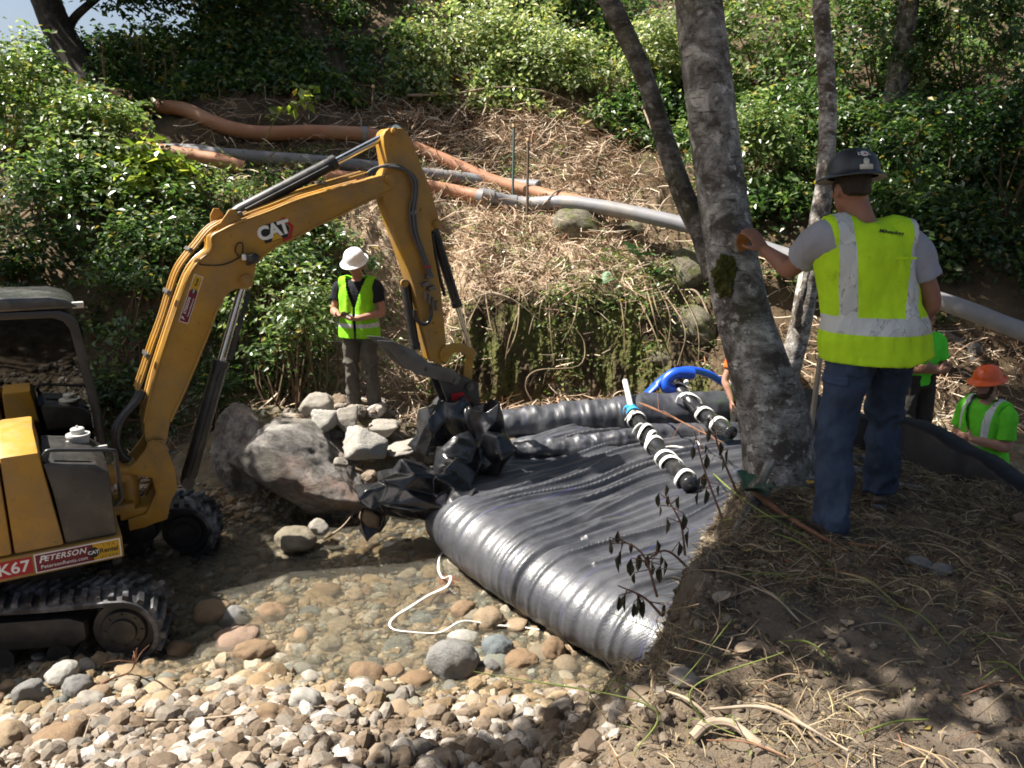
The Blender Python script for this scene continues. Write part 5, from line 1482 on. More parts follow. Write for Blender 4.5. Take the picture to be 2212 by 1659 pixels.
def head(mb, c, f, k=1.0, ear=True):
    """skull, jaw, nose, brow, lips and ears; c = head centre, f = the way the face points"""
    f = f / np.linalg.norm(f); u = V3(0, 0, 1) - f * f[2]; u /= np.linalg.norm(u); r = np.cross(f, u)
    Rm = np.stack([r, f, u], 1)
    at = lambda x, y, z: c + Rm @ (V3(x, y, z) * k)
    mb.ell(at(0, -.012, .025), V3(.074, .094, .095) * k, 12, rot=Rm)
    mb.ell(at(0, .022, -.04), V3(.060, .068, .078) * k, 10, rot=Rm)
    mb.ell(at(0, .062, -.092), V3(.026, .022, .020) * k, 8, rot=Rm)
    mb.tube([at(0, .082, .022), at(0, .100, -.012), at(0, .108, -.026), at(0, .088, -.034)], np.array([.009, .012, .016, .012]) * k, 8)
    mb.tube([at(-.05, .062, .028), at(0, .088, .034), at(.05, .062, .028)], np.array([.011, .013, .011]) * k, 8)
    for s in (-1, 1):
        mb.ell(at(s * .042, .056, -.018), V3(.022, .022, .018) * k, 6, rot=Rm)
        mb.ell(at(s * .031, .070, .010), V3(.012, .010, .009) * k, 6, rot=Rm)
        mb.ell(at(s * .077, -.010, -.012), V3(.010, .020, .032) * k, 8, rot=Rm)
    mb.tube([at(-.024, .076, -.060), at(0, .089, -.058), at(.024, .076, -.060)], np.array([.006, .010, .006]) * k, 8)
    return Rm, at

def hard_hat(at, mat, parent, k=1.0, brim_full=True, tilt=0):
    """ribbed dome with a brim all round, sitting on the head"""
    mb = MB(); n = 40; V = []; F = []
    prof = [(.0, .150), (.035, .148), (.07, .136), (.098, .112), (.116, .080), (.122, .050), (.124, .028), (.140, .022), (.158, .012), (.160, .006), (.150, .008), (.118, .016)]
    for r_, z_ in prof:
        for j in range(n):
            a = 2 * math.pi * j / n
            ex = 1.0
            rr = r_
            if r_ > .124: rr = .124 + (r_ - .124) * (1.25 if math.sin(a) > .2 else 1.0)
            rib = .004 * math.exp(-((math.sin(3 * a)) / .35) ** 2) * (1 if .05 < r_ < .118 else 0)
            V.append(at(rr * .92 * math.cos(a), rr * 1.08 * math.sin(a) - .01, z_ + .035 + rib - (.006 * math.sin(a) if r_ > .13 else 0)))
    m = len(prof)
    for i in range(m - 1):
        for j in range(n):
            F.append((i * n + j, i * n + (j + 1) % n, (i + 1) * n + (j + 1) % n, (i + 1) * n + j))
    V.append(at(0, -.01, .185)); top = len(V) - 1
    F = [q[::-1] for q in F] + [(top, j, (j + 1) % n) for j in range(n)]
    mb.add(V, F)
    o = mb.build('hard_hat', mat, parent, autosharp=0)
    return o

def limb(mb, pts, rad, n=14, m=14):
    mb.tube(spline(pts, m), np.interp(np.linspace(0, 1, m), np.linspace(0, 1, len(rad)), rad), n)

def folds(me, amp, s=(7, 7, 3), seed=1, pts=(), pr=.12, pa=.012):
    """cloth folds; stronger at the joints in pts"""
    def fn(V, N):
        w = np.full(len(V), .35)
        for p in pts: w = w + np.exp(-((V - p) ** 2).sum(1) / (2 * pr ** 2))
        r = 1 - np.abs(fbm(V * np.array(s), 3, seed))
        return amp * w * (r - .6)
    displace(me, fn)

DEF = dict(pelvis=V3(0, 0, .98), neck=V3(0, -.01, 1.50), head=V3(0, .02, 1.665), face=V3(0, 1, -.1),
           shL=V3(-.19, -.01, 1.43), shR=V3(.19, -.01, 1.43), elL=V3(-.25, -.03, 1.13), elR=V3(.25, -.03, 1.13), wrL=V3(-.23, .08, .89), wrR=V3(.23, .08, .89),
           hdL=V3(0, .1, -1), hdR=V3(0, .1, -1), hnL=V3(1, 0, 0), hnR=V3(-1, 0, 0),
           hipL=V3(-.095, 0, .93), hipR=V3(.095, 0, .93), knL=V3(-.115, .02, .50), knR=V3(.115, .02, .50), anL=V3(-.12, -.03, .09), anR=V3(.12, -.03, .09), ftL=V3(-.2, 1, 0), ftR=V3(.2, 1, 0))

def person(label, base, yaw, J=None, girth=1.0, vox=.009, skin=M_SKIN, top=None, top_sleeve=.55, trousers=M_WORKP, boots=M_BOOT, vest=None, hat=None,
           vneck=False, hem=.88, hair=M_HAIR, beard=None, curl=.5, group=None, leg_r=1.0):
    j = dict(DEF); j.update(J or {})
    e = empty('person', base, yaw); tag(e, label, 'person', group)
    g = girth
    pel, nk = j['pelvis'], j['neck']
    ax = nk - pel
    def tor(fr, off=V3(0, 0, 0)): return pel + ax * fr + off
    shl = (j['shR'] - j['shL']); shw = np.linalg.norm(shl[:2]) / 2
    torso_sec = [(-.10, .150, .110), (.02, .165, .122), (.20, .158, .118), (.45, .166, .122), (.68, .180, .125), (.84, .182, .110), (.93, .135, .085), (1.0, .075, .062)]
    def torso(mb, add=0.0, lo=-.12, hi=1.0, flare=0.0, wide=1.0):
        P = []; Rr = []
        for fr, rx, ry in torso_sec:
            if fr < lo or fr > hi: continue
            bow = V3(0, .02 * math.sin(max(fr, 0) * math.pi), 0)
            P.append(tor(fr, bow)); fl = flare * max(0, .35 - fr)
            Rr.append(((rx * g + add + fl) * wide * (shw / .19 if fr > .5 else 1), ry * g * (1.08 if g > 1 else 1) + add + fl))
        mb.tube(P, np.array(Rr), 28, up=(0, 1, 0))
    # ---- skin: one continuous body
    mb = MB(); torso(mb, -.02)
    mb.tube([tor(.93), nk, nk + (j['head'] - nk) * .55, j['head'] - V3(0, .01, .02)], [.062 * g ** .6, .060 * g ** .6, .056 * g ** .6, .058], 16)
    Rm, at = head(mb, j['head'], j['face'], 1.0 + .03 * (g > 1.1))
    for s in 'LR':
        sh, el, wr = j['sh' + s], j['el' + s], j['wr' + s]
        limb(mb, [tor(.82), sh, (sh + el) / 2, el, el + (wr - el) * .3, (el + wr) / 2, wr, wr + j['hd' + s] / np.linalg.norm(j['hd' + s]) * .02], np.array([.06, .056, .050, .042, .046, .040, .029, .027]) * g ** .7, 14, 30)
        up_ = np.cross(j['hd' + s], j['hn' + s]); 
        th = j.get('th' + s, V3(0, 1, .3))
        hand(mb, wr, j['hd' + s], j['hn' + s], th, 1.06, curl if not isinstance(curl, dict) else curl[s])
        limb(mb, [tor(-.02), j['hip' + s], j['kn' + s], j['an' + s]], np.array([.09, .085, .055, .04]) * g ** .5, 12, 16)
    me = union(mb, vox, 3); link('body', me, e, skin)
    if hair:
        mb = MB(); mb.ell(at(0, -.018, .028), V3(.079, .092, .094), 12, rot=Rm); mb.tube([at(-.05, -.062, -.012), at(0, -.085, -.016), at(.05, -.062, -.012)], [.024, .027, .024], 10)
        for s in (-1, 1): mb.tube([at(s * .074, .022, .03), at(s * .072, .02, -.02)], [.012, .008], 8)
        link('hair', union(mb, .008, 2), e, hair)
    if beard:
        mb = MB(); mb.ell(at(0, .035, -.075), V3(.058, .056, .052), 10, rot=Rm)
        for s in (-1, 1): mb.tube([at(s * .068, .015, -.01), at(s * .060, .035, -.06)], [.014, .022], 8)
        link('beard', union(mb, .008, 2), e, beard)
    # ---- trousers
    mb = MB(); torso(mb, -.014 if vest else .012, -.12, .3)
    for s in 'LR':
        hp, kn, an = j['hip' + s], j['kn' + s], j['an' + s]
        limb(mb, [hp + V3(0, -.005, .06), hp - V3(0, .008, .03), (hp + kn) / 2 - V3(0, 0, 0), kn, kn + (an - kn) * .35 - V3(0, .012, 0), an + V3(0, -.006, .06), an + V3(0, -.005, .0)], np.array([.100, .104, .094, .076, .078, .072, .078]) * leg_r * g ** .6, 20, 34)
    me = union(mb, vox, 3); folds(me, .036, (8, 8, 6), 3, [j['knL'], j['knR'], j['anL'] + V3(0, 0, .06), j['anR'] + V3(0, 0, .06), j['hipL'], j['hipR']], .10)
    tro = link('trousers', me, e, trousers)
    j['trousers'] = tro
    # ---- boots
    for s in 'LR':
        an = j['an' + s]; d = j['ft' + s] / np.linalg.norm(j['ft' + s]); z0 = an[2] - .085
        mb = MB(); B = lambda f, z: V3(an[0] + d[0] * f, an[1] + d[1] * f, z0 + z)
        mb.tube([B(-.075, .035), B(-.06, .045), B(.02, .05), B(.10, .044), B(.165, .036), B(.20, .030)], np.array([(.030, .030), (.040, .042), (.042, .048), (.050, .040), (.047, .032), (.028, .022)]), 16, up=(0, 0, 1))
        mb.tube([B(-.01, .05), B(-.012, .10), B(-.014, .17)], [.046, .050, .056], 16)
        bo = link('boot', union(mb, .008, 3), e, boots)
        mb = MB(); sole = []
        for f, w_ in ((-.085, .02), (-.07, .036), (-.02, .040), (.05, .042), (.12, .052), (.18, .046), (.212, .02)): sole.append((f, w_))
        px_ = V3(-d[1], d[0], 0)
        o1 = [B(f, 0) + px_ * w_ for f, w_ in sole] + [B(f, 0) - px_ * w_ for f, w_ in sole[::-1]]
        n = len(o1); mb.add(o1 + [q + V3(0, 0, .026) for q in o1], [tuple(range(n))[::-1], tuple(range(n, 2 * n))] + [(i, (i + 1) % n, n + (i + 1) % n, n + i) for i in range(n)], 0, False)
        mb.build('sole', M_RUB, bo, bevel=.005)
    # ---- shirt
    if top:
        mb = MB(); torso(mb, -.012 if vest else .010, -.12, .97)
        for s in 'LR':
            sh, el = j['sh' + s], j['el' + s]
            limb(mb, [tor(.80), sh + (tor(.80) - sh) * .25, sh + (el - sh) * .12, sh + (el - sh) * top_sleeve * .7, sh + (el - sh) * top_sleeve], np.array([.09, .086, .080, .076, .078]) * g ** .7, 18, 16)
        me = union(mb, vox, 4); folds(me, .016, (7, 7, 4), 9, [j['shL'], j['shR'], tor(.25)], .14)
        link('shirt', me, e, top)
    # ---- vest
    vo = None
    if vest:
        mb = MB(); lo = (hem - pel[2]) / ax[2]
        sec = [(lo - .02, .222, .166), (.0, .216, .160), (.20, .188, .140), (.45, .184, .138), (.68, .196, .138), (.82, .190, .124), (.92, .136, .096), (.985, .082, .070)]
        mb.tube([tor(f_, V3(0, .02 * math.sin(max(f_, 0) * math.pi), 0)) for f_, _, _ in sec], np.array([(a * g + .012, b_ * g * (1.06 if g > 1 else 1) + .012) for _, a, b_ in sec]), 30, up=(0, 1, 0))
        for s in 'LR':
            mb.tube([tor(.80), tor(.86) * .35 + j['sh' + s] * .65 + V3(0, 0, .012), tor(.86) * .06 + j['sh' + s] * .94 + V3(0, 0, .0)], [.09 * g ** .5, .096 * g ** .5, .092 * g ** .5], 16)
        me = union(mb, vox, 4); folds(me, .020, (6, 6, 2.4), 5, [tor(.25), tor(.05), tor(.5) + V3(.12, 0, 0)], .16)
        bm = bmesh.new(); bm.from_mesh(me)
        zh = pel[2] + ax[2] * lo + .012
        kill = [f for f in bm.faces if f.calc_center_median().z < zh]
        if vneck:
            for f in bm.faces:
                c_ = f.calc_center_median() - Vector(tor(.0)); zz = (c_.z) / ax[2]
                if c_.y > .02 and abs(c_.x) < max(.010, (zz - .34) * .17): kill.append(f)
        bmesh.ops.delete(bm, geom=list(set(kill)), context='FACES'); bm.to_mesh(me); bm.free()
        set_smooth(me)
        vo = link('vest', me, e, vest)
        so = vo.modifiers.new('cloth_thickness', 'SOLIDIFY'); so.thickness = .004; so.offset = 1
    ho = hard_hat(at, hat, e) if hat else None
    person.last = j
    return e, at, vo, ho, Rm

# ---- the man leaning on the birch
M_HATB = simple('black_hard_hat_shell', (.022, .026, .032), .42, .5, dirt=(.10, .10, .10), dirt_amt=.35, scale=5)
VB = vest_mat('lime_vest', HIVIS, [(1.035, 1.115)], [(-.175, -.08, .036, 1.075), (.105, .10, .036, 1.075)])
mb0 = np.array([1.80, 3.92, 0.0]); mb0[2] = float(H(1.80, 3.92))
def loc(dx, dy, t): return D(dx, dy, t) - mb0
hz = lambda x, y: float(H(mb0[0] + x, mb0[1] + y)) - mb0[2]
wrist = loc(1652, 540, 4.38)
J = dict(pelvis=V3(.0, .0, 1.02), neck=V3(-.10, .03, 1.56), head=V3(-.155, .06, 1.715), face=V3(-.16, 1, -.12),
         shL=V3(-.275, .02, 1.49), shR=V3(.145, .02, 1.47), elL=loc(1706, 582, 4.16), wrL=wrist, hdL=V3(-.58, .22, .78), hnL=V3(-.45, .85, -.1), thL=V3(-.8, 0, -.3),
         elR=V3(.275, .0, 1.17), wrR=V3(.22, .17, .97), hdR=V3(-.35, .35, -.7), hnR=V3(-1, 0, 0), thR=V3(0, 1, 0),
         hipL=V3(-.10, -.02, .96), hipR=V3(.11, .03, .96), knL=V3(-.165, -.06, .52), knR=V3(.175, .14, .53),
         anL=V3(-.20, -.22, hz(-.2, -.22) + .085), anR=V3(.22, .20, hz(.22, .2) + .085), ftL=V3(-.15, 1, 0), ftR=V3(.25, 1, 0))
man, at, vo, ho, Rm = person('man seen from behind in lime vest and black hard hat, one hand on the birch', mb0, 0.0, J, 1.15, .0085, M_SKIN_D, M_GREYT, .62, M_DENIM, M_BOOT, VB, M_HATB, hem=.875, curl=dict(L=.55, R=.6), leg_r=1.06)
# seams and pockets on the jeans
def patch(obj, name, mat, test, lift=.004, parent=None):
    V_ = co_of(obj.data); N_ = no_of(obj.data); fa = []
    for p in obj.data.polygons:
        if test(np.array(p.center), np.array(p.normal)): fa.append(list(p.vertices))
    if not fa: return None
    us = sorted({i for q in fa for i in q}); mp = {i: k for k, i in enumerate(us)}
    me = bpy.data.meshes.new(name); me.from_pydata([tuple(V_[i] + N_[i] * lift) for i in us], [], [[mp[i] for i in q] for q in fa]); me.update(); set_smooth(me)
    o = link(name, me, parent or obj, mat); so = o.modifiers.new('th', 'SOLIDIFY'); so.thickness = lift * 1.2; so.offset = -1
    return o
tro = person.last['trousers']
M_DENIM2 = cloth('pocket_denim', (.040, .062, .11), .3, .9, 400, (.02, .03, .05), .5)
for cx_ in (-.115, .125):
    patch(tro, 'back_pocket', M_DENIM2, lambda c, n, cx_=cx_: n[1] < -.2 and abs(c[0] - cx_) < .06 and .84 - .02 * (1 - abs(c[0] - cx_) / .07) < c[2] < .965)
patch(tro, 'tool_loop', M_DENIM2, lambda c, n: n[0] < -.1 and n[1] < .3 and abs(c[2] - .80) < .018 and c[0] < -.15)
# stickers on the back of the hat
def hat_pt(a, r_, z_):
    return at(r_ * .92 * math.cos(a), r_ * 1.08 * math.sin(a) - .01, z_ + .035)
def hat_sticker(name, pts, mat, parent, lift=.004, th=.0015):
    """pts = (sideways m, height fraction) wrapped on the back of the dome"""
    prof = np.array([(.124, .028), (.122, .050), (.116, .080), (.098, .112), (.07, .136)])
    V = []
    for x, z_ in pts:
        r_ = np.interp(z_, prof[:, 1], prof[:, 0]) + lift
        a = -math.pi / 2 - .12 + x / r_; V.append(hat_pt(a, r_, z_))
    c = np.mean(V, 0); n = len(V)
    mb = MB(); mb.add([c] + V, [(0, i + 1, (i + 1) % n + 1) for i in range(n)], 0, True)
    o = mb.build(name, mat, parent); so = o.modifiers.new('th', 'SOLIDIFY'); so.thickness = th; so.offset = 0
    return o
hat_sticker('tee_sticker', [(-.033, .036), (.033, .036), (.033, .058), (.014, .060), (.014, .080), (.006, .088), (-.006, .088), (-.014, .080), (-.014, .060), (-.033, .058)], simple('cream_sticker', (.62, .62, .52), .5), ho)
hs = hat_sticker('shield_sticker', [(-.031, .103), (-.016, .103), (-.010, .097), (.010, .097), (.016, .103), (.031, .103), (.031, .116), (.016, .116), (.010, .122), (-.010, .122), (-.016, .116), (-.031, .116)], simple('white_sticker', (.66, .67, .68), .5), ho)
hat_sticker('red_mark', [(-.009, .106), (.009, .106), (.0, .114)], M_RED, hs, .0065)
for s in (-1, 1): hat_sticker('dark_mark', [(s * .024 - .004, .106), (s * .024 + .004, .106), (s * .024 + .004, .113), (s * .024 - .004, .113)], M_DBLK, hs, .0065)
# small script on the vest's neck
def surf_text(parent, s, size, c, n, upv, mat, shear=.3):
    n = V3(*n); n /= np.linalg.norm(n); upv = V3(*upv); upv = upv - n * (upv @ n); upv /= np.linalg.norm(upv); r = np.cross(upv, n)
    M = Matrix(((r[0], upv[0], n[0], c[0]), (r[1], upv[1], n[1], c[1]), (r[2], upv[2], n[2], c[2]), (0, 0, 0, 1)))
    return link('lettering', text_mesh(s, size, M, shear, .015, .0008), parent, mat)
Vv = co_of(vo.data); Nn = no_of(vo.data)
def back_pt(x, z):
    i = np.argmin((Vv[:, 0] - x) ** 2 + (Vv[:, 2] - z) ** 2 + 10 * (Vv[:, 1] > .0)); return Vv[i], Nn[i]
p_, n_ = back_pt(-.01, 1.515)
surf_text(vo, 'Milwaukee', .028, p_ + n_ * .008, n_, (0.12, 0, 1), M_DBLK)
p_, n_ = back_pt(.03, 1.40)
mb = MB(); mb.box((0, 0, 0), (.15, .006, .012)); fl = mb.build('vest_tab', VB, vo, bevel=.002, loc=tuple(p_ + n_ * .006))

# ---- worker with the white hat on the far rocks
WV = vest_mat('lime_green_vest', (.30, .74, .03), [(1.09, 1.135), (.985, 1.03)])
b = np.array([-1.67, 8.62, 0]); b[2] = float(H(b[0], b[1])) - .03
J = dict(head=V3(.0, .05, 1.65), face=V3(.1, 1, -.45), elL=V3(-.265, .01, 1.14), wrL=V3(-.06, .23, 1.10), hdL=V3(1, .35, .0), hnL=V3(0, -.2, 1), thL=V3(0, .3, 1), elR=V3(.27, .03, 1.15), wrR=V3(.14, .25, 1.13), hdR=V3(-.6, .6, .1), hnR=V3(0, -.2, 1), thR=V3(0, .3, 1))
M_HATW = simple('white_hard_hat_shell', (.80, .80, .79), .35, .5, var=.04)
wh, atw, _, _, _ = person('worker in white hard hat and open lime vest looking down at a phone', b, R(180 - 8), J, .97, .009, M_SKIN, M_BLKT, .6, M_WORKP, M_BOOTT, WV, M_HATW, vneck=True, hem=.86, hair=None, curl=.6)
ph = MB(); ph.box((0, 0, 0), (.075, .15, .009)); po = ph.build('mobile_phone', M_DBLK, None, bevel=.003)
q = wh.matrix_basis @ Vector((.05, .35, 1.155)); wm = Matrix.Rotation(R(172), 3, 'Z')
po.location = (Matrix.Rotation(R(180 - 8), 4, 'Z') @ Vector((.05, .33, 1.150))) + Vector(b); po.rotation_euler = (R(25), 0, R(172 + 60))
tag(po, 'dark phone in the hands of the worker in the white hard hat', 'phone')

# ---- two workers in the pit behind the black wall
b = onto(4.38, 8.35, .05); b[2] = .42
J = dict(face=V3(0, 1, -.25), elL=V3(-.24, .05, 1.13), wrL=V3(.02, .22, 1.17), hdL=V3(1, .05, .05), hnL=V3(0, -1, 0), elR=V3(.24, .05, 1.13), wrR=V3(-.02, .25, 1.14), hdR=V3(-1, .05, .1), hnR=V3(0, -1, 0), thL=V3(0, 0, 1), thR=V3(0, 0, 1))
person('worker in bright green tee with folded arms, half hidden behind the leaning man', b, R(180 + 12), J, 1.0, .011, M_SKIN_D, M_GRNT, .75, M_DKP, M_BOOT, None, None)
OV = vest_mat('green_vest_shirt', (.16, .72, .04), [(1.12, 1.16)], [(-.13, 0, .026, 1.12), (.13, 0, .026, 1.12)])
b = onto(4.30, 6.95, .0); b[2] = max(b[2], .12) - .07
J = dict(head=V3(0, .045, 1.65), face=V3(0, 1, -.15), elL=V3(-.26, .02, 1.14), wrL=V3(-.10, .24, 1.19), hdL=V3(.6, .6, .2), hnL=V3(.5, -.5, .2), elR=V3(.25, .03, 1.14), wrR=V3(.06, .26, 1.17), hdR=V3(-.7, .5, .2), hnR=V3(-.4, -.4, .3), thL=V3(0, 0, 1), thR=V3(0, 0, 1))
M_HATO = simple('orange_hard_hat_shell', (.72, .10, .012), .3, .5, var=.06)
person('worker in orange hard hat and green vest standing in the pit, hands together', b, R(90 + 20), J, 1.06, .010, M_SKIN, OV, .8, M_DKP, M_BOOT, OV, M_HATO, beard=M_BEARD, vneck=True, hem=.9, curl=.8)
# ---- person hidden by the birch trunk, only an arm showing
b = onto(2.82, 9.2, .0)
M_ORT = cloth('orange_tee', (.70, .12, .02), .1)
J = dict(elL=V3(-.24, .02, 1.12), elR=V3(.30, .04, 1.14), wrR=V3(.24, .16, .93), face=V3(0, 1, -.3))
person('person almost hidden behind the birch trunk, a bare arm and orange sleeve showing', b, R(180), J, 1.0, .011, M_SKIN, M_ORT, .55, M_DKP, M_BOOT, WV, M_HATO, hem=.9)
# ---- bystander beyond the right edge, one boot showing
b = onto(2.66, 3.62, .0)
person('bystander beyond the right edge, of whom only a grey brown boot shows', b, R(90), dict(anL=V3(-.10, .0, .09), anR=V3(.16, -.12, .09), knR=V3(.14, -.05, .5)), 1.0, .012, M_SKIN, M_GREYT, .6, M_DKP, M_BOOTT, None, None)
# ------------------------------------------------------------------ black woven bag lying across the creek
t = NT('black_woven_plastic'); uvq = t.attr('bagco'); q = t.sep(uvq)
wv = t.math('MULTIPLY', t.math('SINE', t.math('MULTIPLY', q[0], 420.0)), t.math('SINE', t.math('MULTIPLY', q[1], 420.0)))
P = t.co()
base = t.ramp(t.noise(3, 6, P, .6), [(.35, (.024, .025, .030)), (.65, (.046, .048, .057))])
dusty = t.ramp(t.noise(1.6, 7, P, .65), [(.46, 0.0), (.74, .4)])
c = t.mix(dusty, base, (.14, .138, .145))
fl = t.math('LESS_THAN', t.math('ABSOLUTE', t.math('SUBTRACT', t.math('FRACT', t.math('MULTIPLY', q[0], 1.55)), .5)), .004)
c = t.mix(t.math('MULTIPLY', fl, .6), c, (.06, .055, .22))
fine = t.noise(120, 3, t.map(uvq, (1, .06, 1)), .6)
c = t.mix(t.ramp(fine, [(.5, 0.0), (.8, .35)]), c, (.11, .11, .125))
nm = t.bump(t.math('ADD', t.math('MULTIPLY', wv, .12), t.math('ADD', t.math('MULTIPLY', fine, .5), t.math('MULTIPLY', t.noise(30, 4, t.map(uvq, (1, .12, 1)), .6), 1.2))), .45, .006)
M_BAG = t.done(t.bsdf(c, t.ramp(t.noise(9, 4, P), [(.3, .36), (.7, .50)]), .85, 0.0, nm))
t = NT('black_film'); P = t.co()
c = t.ramp(t.noise(4, 6, P, .6), [(.35, (.008, .008, .009)), (.7, (.018, .018, .020))])
c = t.mix(t.ramp(t.noise(2.5, 7, P, .65), [(.5, 0.0), (.75, .4)]), c, (.05, .048, .045))
M_FILM = t.done(t.bsdf(c, .27, .65, 0.0, t.bump(t.noise(25, 5, P, .6), .25, .01)))
M_TIE = simple('white_tie', (.72, .71, .66), .6, .3, var=.08)
M_PVC = simple('white_pipe', (.74, .74, .72), .35, .5, var=.05)
M_BLUEH = simple('blue_hose', (.010, .075, .52), .35, .55, var=.12)
M_TAPE = simple('light_blue_tape', (.03, .30, .60), .5, .4, var=.08)

e1 = np.array([.86, .51]); e1 /= np.linalg.norm(e1)        # depth, from the front roll backwards
A0 = np.array([-1.06, 7.05]); B0 = np.array([.84, 4.58])
e2 = (B0 - A0); LQ = np.linalg.norm(e2); e2 /= LQ
POLY = np.array([A0, B0, B0 + np.array([.8, .1]), [2.4, 5.9], [2.9, 8.0], [2.9, 9.5], [.30, 9.45], [-.20, 8.7], [-.55, 8.0]])
# rounded outline
def chaikin(P, n=3):
    for _ in range(n):
        Q = np.roll(P, -1, 0); P = np.stack([.75 * P + .25 * Q, .25 * P + .75 * Q], 1).reshape(-1, 2)
    return P
RP = chaikin(POLY, 3)
def poly_dist(x, y, PG):
    d = np.full(x.shape, 1e9); nxv = np.zeros(x.shape); nyv = np.zeros(x.shape); ins = np.zeros(x.shape, bool)
    for i in range(len(PG)):
        a, b = PG[i], PG[(i + 1) % len(PG)]; e = b - a
        tt = np.clip(((x - a[0]) * e[0] + (y - a[1]) * e[1]) / (e @ e + 1e-12), 0, 1)
        px, py = a[0] + tt * e[0], a[1] + tt * e[1]; dd = np.hypot(x - px, y - py); m = dd < d
        d = np.where(m, dd, d); nxv = np.where(m, x - px, nxv); nyv = np.where(m, y - py, nyv)
        c = ((a[1] > y) != (b[1] > y)) & (x < e[0] * (y - a[1]) / (e[1] + 1e-12) + a[0]); ins ^= c
    n = np.maximum(d, 1e-6)
    return np.where(ins, d, -d), nxv / n, nyv / n
# mesh: rings shrinking from the outline (rolled side), then a top sheet
xs = np.arange(-1.2, 3.2, .0125); ys = np.arange(4.3, 9.8, .0125)
X, Y = np.meshgrid(xs, ys)
d, nx_, ny_ = poly_dist(X, Y, RP)
qq = (X - A0[0]) * e2[0] + (Y - A0[1]) * e2[1]; pp = (X - A0[0]) * e1[0] + (Y - A0[1]) * e1[1]
front = np.exp(-np.maximum(qq * 0 + ((X - A0[0]) * -e2[1] + (Y - A0[1]) * e2[0]), 0) / 1.5)   # distance back from the front edge
h = .56 + .07 * front + .05 * fbm2(X, Y, .6, 2, 81) + .10 * sstep(1.4, 2.6, pp)
r_ = .40
s_ = np.clip(d / r_, 0, 1); ph_ = np.pi * s_ - np.pi / 2
Z = np.where(d < r_, h / 2 * (1 + np.sin(ph_)), h) + .0
off = np.where(d < r_, r_ * (1 - np.cos(ph_)) - d, 0)
PX_, PY_ = X + nx_ * off, Y + ny_ * off
# folds that run back from the roll, crowding towards the right
fan = qq + .22 * fbm(np.stack([pp * .45, qq * .9, 0 * pp], -1), 2, 82) - .10 * pp
w1 = 1 - np.abs(fbm(np.stack([fan * 2.6, pp * .22, 0 * pp], -1), 2, 83)); w2 = 1 - np.abs(fbm(np.stack([fan * 7.5, pp * .35, 0 * pp + 3], -1), 2, 84)); w3 = fbm(np.stack([fan * 20, pp * .6, 0 * pp + 5], -1), 2, 85)
amp = .20 + .66 * sstep(.2, 1.0, pp) + .5 * sstep(.8, 2.2, pp) * sstep(2.2, .5, qq)
w2 = np.clip(w2, 0, None) ** 2.5 + .1; w4 = np.clip(1 - np.abs(fbm(np.stack([fan * 15, pp * .5, 0 * pp + 9], -1), 2, 88)), 0, None) ** 4
wr_ = (.035 * (w1 - .6) + .060 * (w2 - .6) + .020 * (w4 - .4) + .010 * w3 + .006 * fbm(np.stack([fan * 48, pp * .9, 0 * pp + 2], -1), 2, 87)) * amp
crease = -.05 * np.exp(-((fan - 1.62 - .12 * np.sin(pp * 2)) / .035) ** 2) * (pp < .9) - .022 * np.exp(-((fan - .55) / .02) ** 2) * (pp < .6) - .02 * np.exp(-((fan - 2.2) / .02) ** 2) * (pp < .7)
disp = wr_ + crease
sl_ = np.where(d < r_, np.cos(ph_), 0); vz = np.where(d < r_, np.abs(np.sin(ph_)), 1.0)
Z = Z + disp * np.where(d < r_, np.maximum(np.sin(ph_), 0), 1)
PX_ -= nx_ * disp * sl_; PY_ -= ny_ * disp * sl_
# second, softer hump: the rolled part at the back
keep = d > -.013
idx = np.arange(X.size).reshape(X.shape)
q4 = keep[:-1, :-1] & keep[1:, 1:] & keep[1:, :-1] & keep[:-1, 1:]
F = np.stack([idx[:-1, :-1], idx[:-1, 1:], idx[1:, 1:], idx[1:, :-1]], -1)[q4]
Vb = np.stack([PX_, PY_, np.maximum(Z, .0) + .015], -1).reshape(-1, 3)
bagco = np.stack([qq, pp + .0, Z], -1).reshape(-1, 3)
us = np.unique(F); rm = np.full(len(Vb), -1); rm[us] = np.arange(len(us))
me = np_mesh('water_bag', Vb[us], rm[F], {'bagco': bagco[us]})
bag = link('water_bag', me, None, M_BAG)
tag(bag, 'big black woven bag lying swollen across the creek', 'bag')
# rolled far end: a long tube along the far bank, with a fold in front of it
def roll(pts, rad, name, parent, wr=.05, seed=3, n=40, m=160):
    P = spline(pts, m); r = np.interp(np.linspace(0, 1, m), np.linspace(0, 1, len(rad)), rad)
    V, F_ = tube(P, r, n); c_ = np.repeat(P, n, 0)
    cap = V.shape[0]
    rel = V - c_; an = np.tile(np.arange(n) * 2 * np.pi / n, m); ln = np.repeat(np.linspace(0, 1, m), n)
    k = 1 + wr * fbm(np.stack([ln * 22, np.cos(an) * .9, np.sin(an) * .9], -1), 3, seed) + .5 * wr * fbm(np.stack([ln * 3, np.cos(an) * 2.2, np.sin(an) * 2.2], -1), 3, seed + 1)
    V = c_ + rel * k[:, None]
    mb = MB(); mb.add(V, F_); me = mb.mesh(name, autosharp=0)
    at = me.attributes.new('bagco', 'FLOAT_VECTOR', 'POINT'); at.data.foreach_set('vector', np.stack([ln * 3, an * .3, 0 * an], -1).astype(np.float32).ravel())
    return link(name, me, parent, M_BAG)
p0, p1, p2, p3 = D(1075, 918, 9.35), D(1250, 905, 9.5), D(1400, 893, 9.6), D(1620, 880, 9.9)
ro = roll([p0, p1, p2, p3], [.17, .23, .235, .22], 'rolled_fold', bag, .10)
p0, p1, p2, p3 = D(1110, 968, 8.7), D(1260, 955, 8.85), D(1400, 935, 9.0), D(1600, 925, 9.2)
